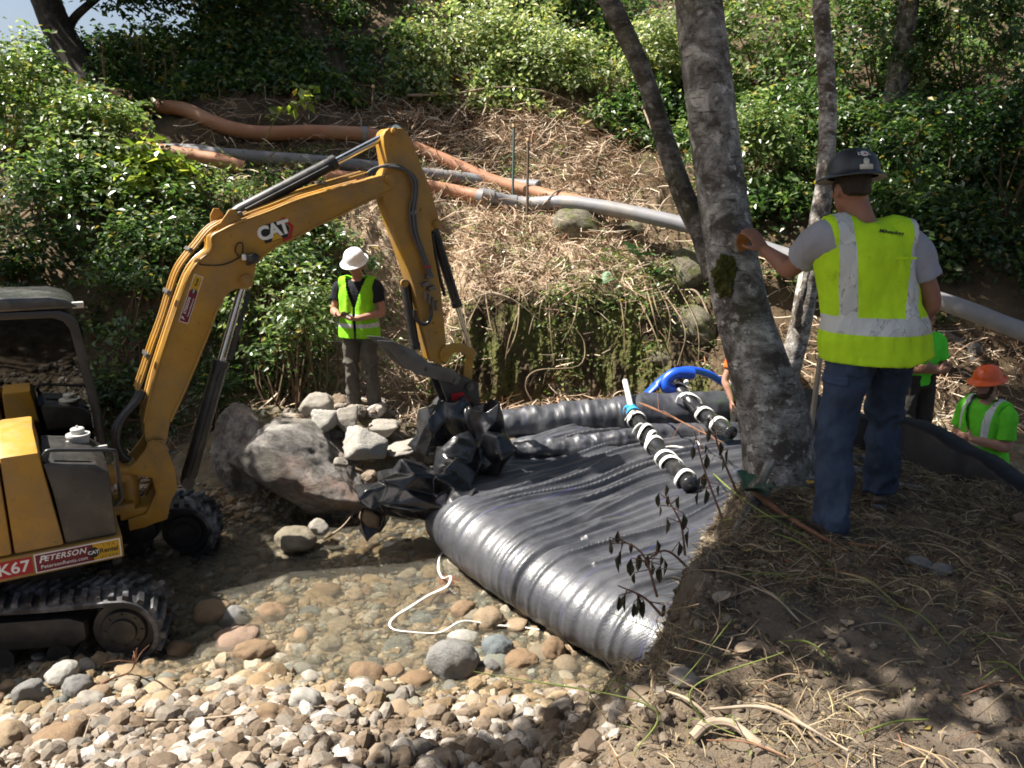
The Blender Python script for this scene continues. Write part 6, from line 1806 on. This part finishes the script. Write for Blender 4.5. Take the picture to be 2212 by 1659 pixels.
roll([p0 - [0, 0, .03], p1 - [0, 0, .05], p2 - [0, 0, .05], p3 - [0, 0, .05]], [.09, .13, .13, .12], 'sheet_fold', bag, .16, 13)

# ------------------------------------------------------------------ crumpled plastic sheeting gripped by the excavator
def crumple(name, blobs, vox, amp, seed, label, extra=None):
    mb = MB()
    for c_, r_, ro in blobs: mb.ell(c_, r_, 14, rot=np.array(Matrix.Rotation(R(ro[0]), 3, 'X') @ Matrix.Rotation(R(ro[1]), 3, 'Y') @ Matrix.Rotation(R(ro[2]), 3, 'Z')))
    if extra: extra(mb)
    me = union(mb, vox, 1)
    rg_ = np.random.default_rng(seed)
    lowp = evaluated(me, [('DECIMATE', dict(ratio=min(1, 460 / max(len(me.polygons) * 2, 1))))]); lowp.materials.clear()
    V_ = co_of(lowp); N_ = no_of(lowp)
    V_ = V_ + N_ * rg_.normal(size=(len(V_), 1)) * .055 * amp + rg_.normal(size=V_.shape) * .022
    set_co(lowp, V_)
    bm = bmesh.new(); bm.from_mesh(lowp)
    cl_ = bm.edges.layers.float.get('crease_edge') or bm.edges.layers.float.new('crease_edge')
    for e_ in bm.edges: e_[cl_] = rg_.uniform(.25, .8)
    bm.to_mesh(lowp); bm.free()
    me2 = evaluated(lowp, [('SUBSURF', dict(levels=3, render_levels=3))]); me2.name = name; me2.materials.clear()
    displace(me2, lambda V, N: .006 * fbm(V * 9, 3, seed))
    V_ = co_of(me2); V_[:, 2] = np.maximum(V_[:, 2], H(V_[:, 0], V_[:, 1]) + .01); set_co(me2, V_)
    set_smooth(me2)
    o = link(name, me2, None, M_FILM); tag(o, label, 'plastic sheet'); return o
bl = [(D(935, 935, 8.35), (.17, .16, .36), (0, 14, 0)), (D(985, 905, 8.35), (.20, .16, .22), (0, 0, 0)), (D(1050, 925, 8.25), (.20, .17, .30), (0, -18, 0)), (D(1060, 985, 8.05), (.17, .17, .20), (0, 0, 0)),
      (D(990, 985, 8.0), (.28, .2, .20), (0, 0, 0)), (D(900, 1045, 7.75), (.36, .22, .19), (0, 16, 0)), (D(975, 1045, 7.7), (.22, .2, .17), (0, 0, 0)), (D(825, 1085, 7.65), (.24, .18, .17), (0, 18, 0)),
      (D(905, 1085, 7.55), (.38, .2, .11), (0, 4, 0)), (D(790, 1125, 7.6), (.09, .12, .12), (0, 0, 0)), (D(990, 1075, 7.5), (.18, .15, .10), (0, 0, 0))]
crumple('plastic_sheet', bl, .022, 1.0, 4, 'crumpled heap of black plastic sheeting gripped by the excavator bucket')
# pale flap laid over the rocks behind it
P4 = [D(790, 1000, 8.2), D(905, 990, 8.0), D(990, 960, 8.3), D(880, 985, 8.5)]

# ------------------------------------------------------------------ strapped pole bundles with white ties
def bundle(label, a, b, r, pvc, ties, tape=False):
    d_ = b - a; L = np.linalg.norm(d_); d_ = d_ / L
    root = empty('pole_bundle', a); tag(root, label, 'pole bundle', 'strapped pole bundles on the bag')
    m = 90; ts = np.linspace(0, 1, m); P_l = [np.zeros(3) + d_ * L * q_ + np.array([0, 0, -.05 * math.sin(q_ * 3.1)]) for q_ in ts]
    V, F_ = tube(P_l, [r * (1 + .12 * math.sin(q_ * 31)) for q_ in ts], 22); c_ = np.repeat(np.array(P_l), 22, 0)
    V = c_ + (V - c_) * (1 + .07 * fbm(V * np.array([9, 5, 9]), 3, 6))[:, None]
    mb = MB(); mb.add(V, F_); mb.build('film_wrap', M_FILM, root, autosharp=0)
    side = np.cross(d_, [0, 0, 1]); side /= np.linalg.norm(side); up_ = np.cross(side, d_)
    for q_ in ties:
        c0 = d_ * L * q_ + np.array([0, 0, -.05 * math.sin(q_ * 3.1)]); tl_ = rng.normal() * .6
        ring_ = [c0 + side * math.cos(an) * (r * 1.22) + up_ * math.sin(an) * (r * 1.22) + d_ * (tl_ * r * math.cos(an) + .012 * math.sin(3 * an)) for an in np.linspace(0, 2 * math.pi, 24)]
        mb = MB(); mb.tube(ring_, [(.008, .026)] * 24, 8, up=d_, caps=False)
        k0 = c0 + up_ * r * 1.2 + side * r * rng.uniform(-.6, .6)
        if rng.uniform() < .5: mb.tube(spline([k0, k0 + side * .05 + up_ * .02, k0 + side * .11 + d_ * rng.uniform(-.06, .06) - up_ * .02, k0 + side * .13 - up_ * .09], 10), .008, 6)
        mb.build('tie', M_TIE, root)
    mb = MB(); mb.tube([pvc[0] - a, pvc[1] - a], .033, 16); mb.build('white_pipe', M_PVC, root)
    if tape:
        mb = MB(); mb.tube([a - a - d_ * .02, d_ * .14], [r * 1.05, r * 1.1], 16); mb.build('blue_tape', M_TAPE, root)
    return root
a, b = D(1362, 888, 9.3), D(1492, 1048, 7.45)
bundle('nearer strapped pole bundle with light blue tape and white pipe end', a, b, .085, (D(1350, 822, 9.5), D(1368, 900, 9.2)), (.13, .30, .40, .46, .66, .74, .93), True)
a, b = D(1462, 838, 9.8), D(1580, 935, 8.6)
bundle('farther strapped pole bundle running under the birch trunk', a, b, .08, (D(1483, 825, 9.9), D(1474, 858, 9.6)), (.05, .26, .55, .80))
# blue hose arching over behind the bag
hp = [D(1385, 862, 9.7), D(1412, 836, 9.7), D(1450, 808, 9.75), D(1487, 799, 9.8), D(1530, 808, 9.9), D(1570, 832, 10.0), D(1640, 870, 10.1)]
V, F_ = tube(spline(hp, 60), np.array([(.075, .025)] * 12 + [(.06, .045)] * 12 + [(.048, .045)] * 36), 16, up=(0, 0, 1))
mb = MB(); mb.add(V, F_)
ho_ = mb.build('blue_hose', M_BLUEH, None); tag(ho_, 'bright blue hose arching behind the black bag', 'hose')
hp = [D(1497, 808, 9.75), D(1462, 806, 9.7), D(1440, 820, 9.7), D(1440, 838, 9.7), D(1468, 848, 9.75)]
mb = MB(); mb.tube(spline(hp, 30), .07, 16); o = mb.build('hose_loop', M_BLUEH, ho_)
# white ropes
def rope(label, pts, r=.012, flat=None, mat=M_TIE):
    mb = MB(); mb.tube(spline(pts, len(pts) * 8), r, 8, flat=flat, jitter=.3)
    o = mb.build('rope', mat, None); tag(o, label, 'rope'); return o
def gp(dx, dy, dz=.02): g_ = G(dx, dy, 2); return np.array([g_[0], g_[1], max(g_[2], WL - .01) + dz])
L = [(965, 1200), (950, 1225), (948, 1250), (958, 1268), (974, 1285, .10), (966, 1300, .06), (925, 1313), (885, 1332), (856, 1352), (843, 1370), (852, 1385), (890, 1388), (950, 1386), (1000, 1376, .09), (1060, 1369, .04), (1120, 1366), (1165, 1370)]
rope('long white rope looping through the creek gravel in front of the bag', [gp(*q_) for q_ in L], .010, .6)
L = [D(1400, 975, 8.6), D(1425, 968, 8.6), D(1455, 965, 8.65), D(1490, 970, 8.65), D(1510, 965, 8.7), D(1505, 952, 8.8)]
rope('short white cord lying loose on top of the bag', L, .012)

# ------------------------------------------------------------------ pipes on the far bank
M_ORP = simple('orange_brown_pipe', (.36, .17, .095), .55, .35, var=.2, scale=3, dirt=(.30, .2, .12), dirt_amt=.6, bump=.2, bscale=40)
M_GRP = simple('grey_pipe', (.19, .19, .20), .5, .4, var=.15, scale=3, dirt=(.32, .28, .23), dirt_amt=.55)
M_BKP = simple('dark_grey_pipe', (.075, .075, .08), .45, .5, var=.2, scale=3, dirt=(.25, .22, .18), dirt_amt=.5)
def on_slope(L, r, lift=0.0):
    """points of a pipe lying on the ground under the given pixels"""
    out = []
    for q_ in L:
        g_ = G(q_[0], q_[1], 6); out.append(g_ + np.array([0, -.1 * r, r * .75 + lift]))
    return out
def pipe(name, label, pts, r, mat, rings=(), cat='pipe', group='drain pipes on the far bank', m=90):
    P_ = spline(pts, m); e = empty(name, P_[0]); tag(e, label, cat, group)
    mb = MB(); mb.tube(P_ - P_[0], r, 24, jitter=.04); mb.build('pipe_run', mat, e)
    for q_, w_, k_ in rings:
        i = int(q_ * (m - 1)); i = min(max(i, 1), m - 2); d_ = P_[i + 1] - P_[i - 1]; d_ /= np.linalg.norm(d_); c_ = P_[i] - P_[0]
        mb = MB(); mb.tube([c_ - d_ * w_, c_ - d_ * w_ * .95, c_ + d_ * w_ * .95, c_ + d_ * w_], [r * 1.0, r * k_, r * k_, r * 1.0], 24); mb.build('coupling', M_GRP if mat is not M_BKP else M_BKP, e)
    return e
def LEFT_RUN(L, r):
    P_ = on_slope(L, r); d_ = P_[0] - P_[2]; d_[2] = 0; d_ /= np.linalg.norm(d_)
    q_ = P_[0] + d_ * 1.4; q_[2] = float(H(q_[0], q_[1])) + r * .6
    return [q_] + P_
pipe('drain_pipe', 'long orange brown pipe, uppermost on the bank and bending behind the arm tip', [D(170, 190, 12.9), D(260, 208, 12.8), D(340, 230, 12.7)] + on_slope([(400, 250), (480, 284), (560, 300), (680, 298), (800, 304), (870, 322), (960, 358), (1060, 402), (1160, 430), (1260, 452), (1330, 470)], .115), .115, M_ORP, [(.53, .05, 1.12)])
pipe('drain_pipe', 'dark grey pipe under the uppermost orange pipe, ending open near the stakes', LEFT_RUN([(400, 338), (460, 345), (560, 352), (700, 362), (800, 372), (900, 385), (1000, 396), (1090, 408), (1165, 415)], .105), .105, M_BKP if False else M_GRP, [(.98, .12, 1.10), (.72, .05, 1.06)])
pipe('drain_pipe', 'short brown pipe end in the shade beside the yellow green bush', LEFT_RUN([(390, 346), (430, 352), (480, 362), (528, 376)], .11), .11, M_ORP)
pipe('drain_pipe', 'pale orange pipe running into the grey coupling under the arm', on_slope([(700, 394), (800, 402), (900, 412), (980, 426), (1050, 440)], .115), .115, M_ORP, [(.97, .06, 1.15)])
pp_ = on_slope([(1046, 436), (1130, 452)], .115) + [D(1250, 458, 12.9) , D(1480, 505, 12.0), D(1760, 590, 11.2), D(2030, 668, 10.7), D(2230, 738, 10.35)]
g0 = pp_[1]
dd_ = [np.linalg.norm(q_ - np.array([0, 0, EYE])) for q_ in pp_]
tA = pp_[1][1] / ray(1130, 452)[1]
pp_ = [pp_[0], pp_[1]] + [D(x, y, tt) for (x, y), tt in zip(((1250, 440), (1480, 486), (1760, 572), (2030, 650), (2240, 728)), np.interp([1250, 1480, 1760, 2030, 2240], [1130, 2240], [tA, 9.4]))]
pp_.append(pp_[-1] + (pp_[-1] - pp_[-2]) * 3)
pipe('drain_pipe', 'longest grey pipe, from the coupling past the birch trunk to the right edge', pp_, .112, M_GRP, [(.02, .10, 1.14), (.12, .04, 1.1), (.16, .03, 1.12)])
# stakes
def stake(label, x, y0, y1, mat, r=.016):
    g_ = G(x, y1, 6); t_ = g_[1] / ray(x, y1)[1]; top = D(x + 3, y0, t_)
    e = empty('stake', g_); tag(e, label, 'stake', 'stakes by the pipes')
    mb = MB(); mb.tube([np.array([0, 0, -.2]), (top - g_) * .5, top - g_], r, 8); mb.build('stake_rod', mat, e)
    mb = MB(); mb.tube([top - g_, top - g_ + (top - g_) / np.linalg.norm(top - g_) * .05], r * 1.5, 8); mb.build('stake_cap', simple('stake_cap', (.45, .30, .16), .7), e)
M_STKG = simple('green_stake', (.05, .085, .075), .6, .4); M_STKB = simple('brown_stake', (.10, .075, .055), .8, .3)
stake('dark green stake standing in front of the grey pipe', 1107, 275, 455, M_STKG, .020); stake('brown stake just right of the dark green stake', 1138, 305, 492, M_STKB, .020)
stake('brown stake at the edge of the brambles above the arm tip', 803, 190, 285, M_STKB, .017)

# ------------------------------------------------------------------ black lined wall behind the man, round the pit
wt = [D(1700, 845, 6.4), D(1760, 880, 6.0), D(1850, 905, 5.75), D(1950, 915, 5.6), D(2050, 960, 5.3), D(2130, 1010, 5.05), D(2212, 1062, 4.8), D(2330, 1130, 4.5)]
W_ = spline(wt, 120); nrm2 = np.gradient(W_[:, :2], axis=0); nrm2 /= np.linalg.norm(nrm2, axis=1)[:, None]; nrm2 = np.stack([-nrm2[:, 1], nrm2[:, 0]], -1)
sec = [(-.10, -1.0), (-.06, -.55), (-.03, -.25), (-.015, -.03), (.02, .0), (.12, .005), (.20, -.015), (.24, -.06), (.28, -.5), (.34, -1.6)]
V = []; m = len(W_); k = len(sec)
for i in range(m):
    for j_, (o_, z_) in enumerate(sec):
        wv_ = .018 * float(vnoise(np.array([i * .10, j_ * .3, 2.0]), 4)) + .012 * float(1 - abs(vnoise(np.array([i * .55, j_ * .25, 7.0]), 5)))
        V.append((W_[i, 0] + nrm2[i, 0] * (o_ + wv_), W_[i, 1] + nrm2[i, 1] * (o_ + wv_), W_[i, 2] + z_ + wv_ * .6))
F_ = [(i * k + j_, (i + 1) * k + j_, (i + 1) * k + j_ + 1, i * k + j_ + 1) for i in range(m - 1) for j_ in range(k - 1)]
mb = MB(); mb.add(V, [q_[::-1] for q_ in F_]); me = mb.mesh('lined_wall', autosharp=0)
o = link('lined_wall', me, None, simple('black_liner', (.006, .006, .007), .5, .25, dirt=(.03, .03, .033), dirt_amt=.6, scale=2, bump=.2, bscale=12, bdist=.01)); tag(o, 'low curved wall wrapped in black plastic round the pit, behind the leaning man', 'wall')
hp = [W_[96] + np.array([.25, .1, .02]), W_[104] + np.array([.25, .12, .05]), W_[112] + np.array([.25, .12, .04]), W_[118] + np.array([.25, .1, .03])]
mb = MB(); mb.tube(hp, .03, 10); o = mb.build('blue_hose', M_BLUEH, None); tag(o, 'dark blue hose lying on the black lined wall at the right edge', 'hose')
mb = MB(); pl_a, pl_b = D(1742, 1000, 5.2), D(1772, 770, 5.5); mb.tube([pl_a, (pl_a + pl_b) / 2, pl_b], .018, 8); o = mb.build('wooden_stake', simple('weathered_wood', (.30, .25, .19), .85, .2, var=.3), None); tag(o, 'pale wooden stake left of the blue jeans', 'stake')
mb = MB(); pa, pb = G(1700, 770, 6), D(1745, 560, 7.2); 

# ------------------------------------------------------------------ branches, vines, ferns, weeds
M_BRN = simple('dead_branch', (.30, .235, .17), .85, .2, var=.35, scale=10, bump=.5, bscale=40, bdist=.006)
M_BRD = simple('red_brown_twig', (.17, .085, .05), .8, .2, var=.3, scale=10)
M_VINE = simple('dry_vine', (.24, .18, .11), .85, .2, var=.35, scale=8)
M_GSTEM = simple('green_stem', (.14, .17, .04), .7, .3, var=.2)
def branch(name, label, pts, r, mat, cat, group=None, twigs=0, tl=.25):
    P_ = spline(pts, 26); o_ = P_[0]
    mb = MB(); mb.tube(P_ - o_, np.linspace(r, r * .45, 26), 9, jitter=.5)
    for _ in range(twigs):
        i = rng.integers(5, 24); q_ = rng.normal(size=3); q_ /= np.linalg.norm(q_)
        mb.tube(spline([P_[i] - o_, P_[i] - o_ + q_ * tl * .5, P_[i] - o_ + q_ * tl + np.array([0, 0, -.04])], 6), np.linspace(r * .4, r * .12, 6), 5, jitter=.3)
    o = mb.build(name, mat, None, loc=tuple(o_)); tag(o, label, cat, group); return o
def up(L, lift=.08, t0=6): return [G(x, y, t0) + np.array([0, -.05, lift if len(q_) < 1 else q_[0]]) for x, y, *q_ in L]
branch('dead_branch', 'pale curved dead branch leaning between the stems on the straw', up([(1450, 400), (1410, 320, .25), (1370, 260, .45), (1320, 225, .6)]), .03, M_BRN, 'branch')
branch('dead_branch', 'thin dead branch across the top of the straw slope', up([(880, 232, .2), (980, 240, .3), (1080, 232, .35), (1180, 236, .3), (1260, 250, .15)]), .022, M_BRN, 'branch', None, 5)
branch('dead_branch', 'dead branch rising from the straw toward the bramble mound', up([(1040, 270, .1), (1070, 225, .3), (1130, 170, .5)]), .02, M_BRN, 'branch', None, 3)
branch('dead_branch', 'forked bare branch behind the white hatted worker shoulder', up([(560, 652, .3), (600, 690, .3), (655, 688, .3)]), .022, M_BRN, 'branch', None, 2)
branch('dead_branch', 'short bare branch hanging under the boom tip', up([(615, 548, .3), (640, 575, .3), (655, 610, .3)]), .02, M_BRN, 'branch')
branch('dead_branch', 'long thin stick above the worker in the white hat', up([(600, 560, .35), (690, 530, .3), (800, 470, .2)]), .012, M_BRN, 'branch')
branch('dead_branch', 'dark straight pole slanting beside the birch trunk', [G(1700, 780, 6), D(1722, 690, 7.4), D(1748, 560, 7.2)], .055, M_GREYB, 'branch')
for i in range(34):
    x0 = rng.uniform(900, 1560); y0 = rng.uniform(270, 640)
    an = rng.uniform(-.9, .9); L_ = rng.uniform(50, 150)
    try: branch('dead_stick', 'bare pale stick lying loose on the dry straw slope', up([(x0, y0, .08), (x0 + L_ * .5 * math.cos(an), y0 + L_ * .5 * math.sin(an) - 6, rng.uniform(.1, .25)), (x0 + L_ * math.cos(an), y0 + L_ * math.sin(an), .06)]), rng.uniform(.008, .018), M_BRN, 'stick', 'sticks on the straw slope', int(rng.integers(0, 4)), .3)
    except Exception: pass
for i in range(22):
    x0 = rng.uniform(960, 1480); y0 = rng.uniform(590, 660); L_ = rng.uniform(60, 190)
    a_ = G(x0, y0, 6); b_ = G(x0 + rng.uniform(-60, 60), min(y0 + L_, 850), 6)
    branch('dry_vine', 'dry vine hanging over the dark earth face', [a_ + [0, -.05, .1], (a_ + b_) / 2 + np.array([rng.uniform(-.15, .15), -.3, .1]), b_ + [rng.uniform(-.1, .1), -.12, .05]], rng.uniform(.006, .012), M_VINE, 'vine', 'vines over the earth face', int(rng.integers(0, 3)), .2)
branch('dry_vine', 'loop of vine curling at the foot of the earth face', [D(1150, 870, 10.2), D(1135, 830, 10.2), D(1160, 800, 10.2), D(1250, 790, 10.2), D(1262, 740, 10.3), D(1235, 700, 10.3)], .010, M_VINE, 'vine')
def frond(mb, a, d_, L_, w_, n=22, droop=.5):
    d_ = d_ / np.linalg.norm(d_); s = np.cross(d_, [0, 0, 1]); s /= np.linalg.norm(s) + 1e-9
    for i in range(n):
        u_ = (i + .5) / n; c_ = a + d_ * L_ * u_ + np.array([0, 0, -droop * L_ * u_ * u_])
        ww = w_ * math.sin(math.pi * min(u_ * .9 + .12, 1))
        for sg in (-1, 1):
            tip = c_ + s * sg * ww + d_ * ww * .35 + np.array([0, 0, -.15 * ww]); bb = d_ * L_ / n * .42
            mb.add([c_ - bb, c_ + bb, tip + bb * .2, tip - bb * .2], [(0, 1, 2, 3)], 0, False)
M_FERN = simple('fern_green', (.045, .12, .03), .5, .4, var=.25); M_FERND = simple('blue_green_fern', (.035, .085, .05), .6, .3, var=.25)
def fern(label, c_, n, L_, mat, group=None):
    mb = MB()
    for i in range(n):
        an = rng.uniform(0, 6.28); frond(mb, np.zeros(3), np.array([math.cos(an), math.sin(an) - .35, rng.uniform(.3, 1.3)]), L_ * rng.uniform(.7, 1.2), L_ * .17)
    o = mb.build('fern', mat, None, loc=tuple(c_)); tag(o, label, 'fern', group)
fern('green sword fern below the long grey pipe', G(1375, 560, 6) + [0, -.1, .05], 9, .5, M_FERN)
fern('smaller fern hanging over the earth face edge', G(1300, 620, 6) + [0, -.1, .05], 7, .4, M_FERN)
fern('fern growing on the straw left of the birch trunk', G(1420, 600, 6) + [0, -.1, .05], 7, .35, M_FERN)
fern('blue green fern at the foot of the birch trunk', D(1610, 1060, 4.35), 10, .22, M_FERND)
# wilted sprigs that hang over the bag
def wilted(label, pts, n, rgs, leaf=.075):
    P_ = spline(pts, 30); e = empty('wilted_sprig', P_[0]); tag(e, label, 'sprig', 'wilted sprigs at the bank edge')
    mb = MB(); mb.tube(P_ - P_[0], np.linspace(.007, .003, 30), 6)
    lv = MB()
    for i in range(n):
        j_ = rgs.integers(8, 30); q_ = rgs.normal(size=3) * np.array([1, 1, .4]); q_ /= np.linalg.norm(q_)
        st_ = P_[j_] - P_[0]; en = st_ + q_ * .07 + np.array([0, 0, .0]); mb.tube([st_, en], [.003, .002], 5)
        L_ = leaf * rgs.uniform(.7, 1.4); w_ = L_ * .18; a_ = rgs.uniform(0, 6.28); s = np.array([math.cos(a_), math.sin(a_), 0]) * w_; n_ = np.array([-math.sin(a_), math.cos(a_), 0]) * w_ * .9
        c1, c2, c3 = en + [0, 0, -L_ * .35], en + [0, 0, -L_ * .7], en + [0, 0, -L_]
        lv.add([en, c1 + s + n_, c1, c1 - s + n_, c2 + s * .9 + n_ * .6, c2, c2 - s * .9 + n_ * .6, c3], [(0, 2, 1), (0, 3, 2), (1, 2, 5, 4), (2, 3, 6, 5), (4, 5, 7), (5, 6, 7)], 0, True)
    mb.build('stem', M_BRD, e); lv.build('leaves', simple('wilted_leaf', (.075, .065, .035), .8, .2, var=.4), e)
rgs = np.random.default_rng(3)
def bk(x, y, up_=0.0): q_ = G(x, y, 2); return q_ + np.array([0, 0, up_])
for i, (L, n) in enumerate((([(1420, 1290, 3.6), (1390, 1200, 3.65), (1340, 1165, 3.7)], 9), ([(1430, 1330, 3.5), (1390, 1290, 3.55), (1335, 1265, 3.6)], 9), ([(1480, 1200, 3.9), (1470, 1130, 3.95), (1440, 1075, 4.0)], 8), ([(1560, 1120, 4.2), (1520, 1010, 4.3), (1500, 930, 4.35)], 7), ([(1500, 1240, 3.8), (1440, 1190, 3.8), (1390, 1215, 3.8)], 9), ([(1590, 1060, 4.35), (1550, 960, 4.4), (1540, 900, 4.45)], 6))):
    wilted(['wilted sprig with hanging curled leaves at the top of the bag end', 'wilted sprig hanging low over the bag end', 'wilted sprig rising in front of the pole bundle end', 'tall thin wilted sprig left of the birch foot', 'drooping wilted sprig between bank and bag seam', 'wilted sprig right against the birch foot'][i], [D(*q_) for q_ in L], n, rgs)
# broken limb, sticks and stems on the near bank
branch('broken_limb', 'thick broken limb with a pale torn end at the bottom of the bank', [bk(1495, 1605, .02), bk(1530, 1592, .05), bk(1580, 1594, .05), bk(1640, 1615, .01)], .028, M_BRN, 'branch')
branch('dead_stick', 'long thin stick behind the broken limb', [bk(1530, 1590, .1), bk(1640, 1580, .09), bk(1720, 1595, .06), bk(1830, 1640, .03)], .009, M_BRN, 'stick')
branch('split_stick', 'red brown split stick below the left boot', [bk(1610, 1095, .12), bk(1700, 1140, .06), bk(1830, 1200, .02)], .018, M_BRD, 'stick')
branch('split_stick', 'shorter red brown stick near the flat grey stones', [bk(1830, 1190, .04), bk(1900, 1196, .03), bk(1955, 1200, .02)], .014, M_BRD, 'stick')
branch('green_stem', 'green stem lying across the litter left of the boots', [bk(1560, 1140, .05), bk(1640, 1135, .05), bk(1760, 1130, .03)], .007, M_GSTEM, 'stem')
branch('green_stem', 'long green stem arching from the bank edge', [bk(1530, 1060, .25), bk(1600, 1120, .12), bk(1740, 1180, .05)], .007, M_GSTEM, 'stem')
branch('reed_stalk', 'long pale stalk lying over the gravel in the foreground', [bk(190, 1560, .05), bk(330, 1568, .04), bk(450, 1567, .05), bk(560, 1556, .06), bk(700, 1540, .05)], .011, M_BRN, 'stalk')
branch('dead_stick', 'forked reddish twig standing by the near track', [gp(150, 1530, .0), gp(230, 1490, .06), gp(285, 1465, .06), D(296, 1400, 5.2)], .010, M_BRD, 'stick', None, 4, .2)
branch('dead_stick', 'thin twig poking up at the lower left rocks', [bk(170, 1640, .02), bk(200, 1590, .12)], .006, M_BRN, 'stick')
branch('dead_stick', 'straw coloured stick beside the black bag end', [bk(1180, 1370, .05), bk(1215, 1395, .06), bk(1240, 1420, .04)], .009, M_BRN, 'stick')
branch('dead_branch', 'twig bundle crossing the bag below the pole bundle', [D(1380, 870, 9.3), D(1440, 895, 8.9), D(1500, 925, 8.4), D(1560, 955, 8.0)], .014, M_BRD, 'branch', None, 8, .3)
branch('dead_stick', 'short stick in the water by the crumpled sheeting', [gp(700, 1190, .04), gp(740, 1165, .08), gp(765, 1140, .12)], .010, M_BRN, 'stick')
for i in range(70):
    x0, y0 = rng.uniform(1400, 2200), rng.uniform(1130, 1640); an = rng.uniform(-.6, .7); L_ = rng.uniform(60, 190)
    branch('dry_stalk', 'dry stalk among the trampled litter of the near bank', [bk(x0, y0, .02), bk(x0 + L_ / 2 * math.cos(an), y0 + L_ / 2 * math.sin(an), rng.uniform(.02, .07)), bk(x0 + L_ * math.cos(an), y0 + L_ * math.sin(an), .015)], rng.uniform(.0025, .0055), random.choice((M_BRN, M_VINE, M_VINE, M_BRD, M_GSTEM)), 'stalk', 'stalks in the bank litter')
for i in range(40):
    x0, y0 = rng.uniform(1240, 1560), rng.uniform(1250, 1640); h_ = rng.uniform(.1, .28)
    a_ = bk(x0, y0); branch('dry_stalk', 'thin dry stem standing or leaning at the bank edge', [a_, a_ + np.array([rng.normal() * .06, rng.normal() * .04, h_ * .6]), a_ + np.array([rng.normal() * .16 - .05, rng.normal() * .1, h_])], rng.uniform(.002, .004), random.choice((M_VINE, M_BRN, M_GSTEM)), 'stalk', 'stems at the bank edge')
# fallen leaves one can point at
def fallen(label, x, y, L_, c_, rot, up_=.02):
    n = 11; V = []; F_ = []
    for i in range(n):
        u_ = i / (n - 1); w_ = L_ * .30 * math.sin(math.pi * u_ ** .85) + .001
        for k_, q_ in enumerate((-1, 0, 1)): V.append((L_ * (u_ - .5), q_ * w_, .18 * L_ * (abs(q_) * .7 + math.sin(u_ * 3) * .4) ))
    for i in range(n - 1):
        for k_ in range(2): F_.append((i * 3 + k_, i * 3 + 3 + k_, i * 3 + 4 + k_, i * 3 + 1 + k_))
    L_ *= .72; V = [(a_ * .72, b_ * .72, c_ * .72) for a_, b_, c_ in V]
    mb = MB(); mb.add(V, F_); p_ = bk(x, y, up_); o = mb.build('fallen_leaf', simple('fallen_leaf', c_, .7, .3, var=.2, scale=40), None, loc=tuple(p_)); o.rotation_euler = (rng.uniform(-.3, .3), rng.uniform(-.3, .3), R(rot)); tag(o, label, 'leaf', 'fallen leaves on the near bank')
fallen('yellow fallen leaf beside the birch foot', 1748, 1062, .10, (.50, .33, .05), 60, .05)
fallen('pale green fallen leaf over the bag edge', 1465, 1232, .11, (.42, .48, .16), -20, .06)
fallen('yellow brown leaf below the pale green one', 1612, 1200, .09, (.40, .28, .09), 80)
fallen('pale curled leaf in the middle of the bank', 1828, 1365, .12, (.38, .30, .21), 65, .03)
fallen('grey brown leaf beside the pale curled leaf', 1800, 1390, .07, (.30, .23, .16), 10)
fallen('long grey leaf at the left of the bank', 1560, 1310, .17, (.28, .23, .18), 50, .03)
fallen('brown rolled leaf above the broken limb', 1610, 1420, .13, (.33, .25, .17), 10, .03)
fallen('red tinged leaf near the bank middle', 1700, 1222, .05, (.40, .10, .04), 30)
fallen('orange leaf lying in the lower litter', 1305, 1490, .06, (.34, .16, .06), 30)
# bright sprig of fresh leaves in front of the upper brown pipe
q0 = G(575, 335, 6); sp_ = [q0 + [0, -.2, .1], D(600, 250, q0[1] / ray(575, 335)[1] - .3), D(640, 225, q0[1] / ray(575, 335)[1] - .4), D(672, 200, q0[1] / ray(575, 335)[1] - .4)]
P_ = spline(sp_, 20); e = empty('leafy_shoot', P_[0]); tag(e, 'bright green leafy shoot rising in front of the upper brown pipe', 'plant')
mb = MB(); mb.tube(P_ - P_[0], .008, 6); mb.build('stem', M_GSTEM, e)
kk = np.repeat(np.arange(6, 20), 3); V, F_, at_ = leaf_arrays(P_[kk] - P_[0] + rng.normal(size=(len(kk), 3)) * .06, .17, .3, .6)
link('leaves', np_mesh('leaves', V, F_, {'leaf': at_}, False), e, ML_YL)
# little green weed in the foreground gravel
q0 = bk(500, 1640); e = empty('weed', q0); tag(e, 'small bright green weed at the bottom edge of the gravel', 'weed')
V, F_, at_ = leaf_arrays(rng.normal(size=(14, 3)) * np.array([.03, .02, .02]) + [0, 0, .03], .045, .4, .5); link('leaves', np_mesh('leaves', V, F_, {'leaf': at_}, False), e, ML_YL)
# hanging dry tendrils left of the dark bush
for i in range(9):
    x0 = rng.uniform(250, 370); t_ = 13.4
    a_, b_ = D(x0, rng.uniform(60, 150), t_), D(x0 + rng.uniform(-12, 12), rng.uniform(230, 330), t_)
    P_ = spline([a_, (a_ + b_) / 2 + rng.normal(size=3) * .05, b_], 14); e = empty('hanging_vine', a_); tag(e, 'thin vine with yellowing leaves hanging in front of the dark bush', 'vine', 'hanging vines at upper left')
    mb = MB(); mb.tube(P_ - a_, .007, 5); mb.build('stem', M_VINE, e)
    kk = np.repeat(np.arange(14), 3); V, F_, at_ = leaf_arrays(P_[kk] - a_ + rng.normal(size=(len(kk), 3)) * .05, .10, .2, .5)
    link('leaves', np_mesh('leaves', V, F_, {'leaf': at_}, False), e, leaf_mat('yellowing_leaves', [(0, (.08, .08, .02)), (.6, (.18, .15, .03)), (1, (.30, .24, .05))]) if i == 0 else bpy.data.materials['yellowing_leaves'])
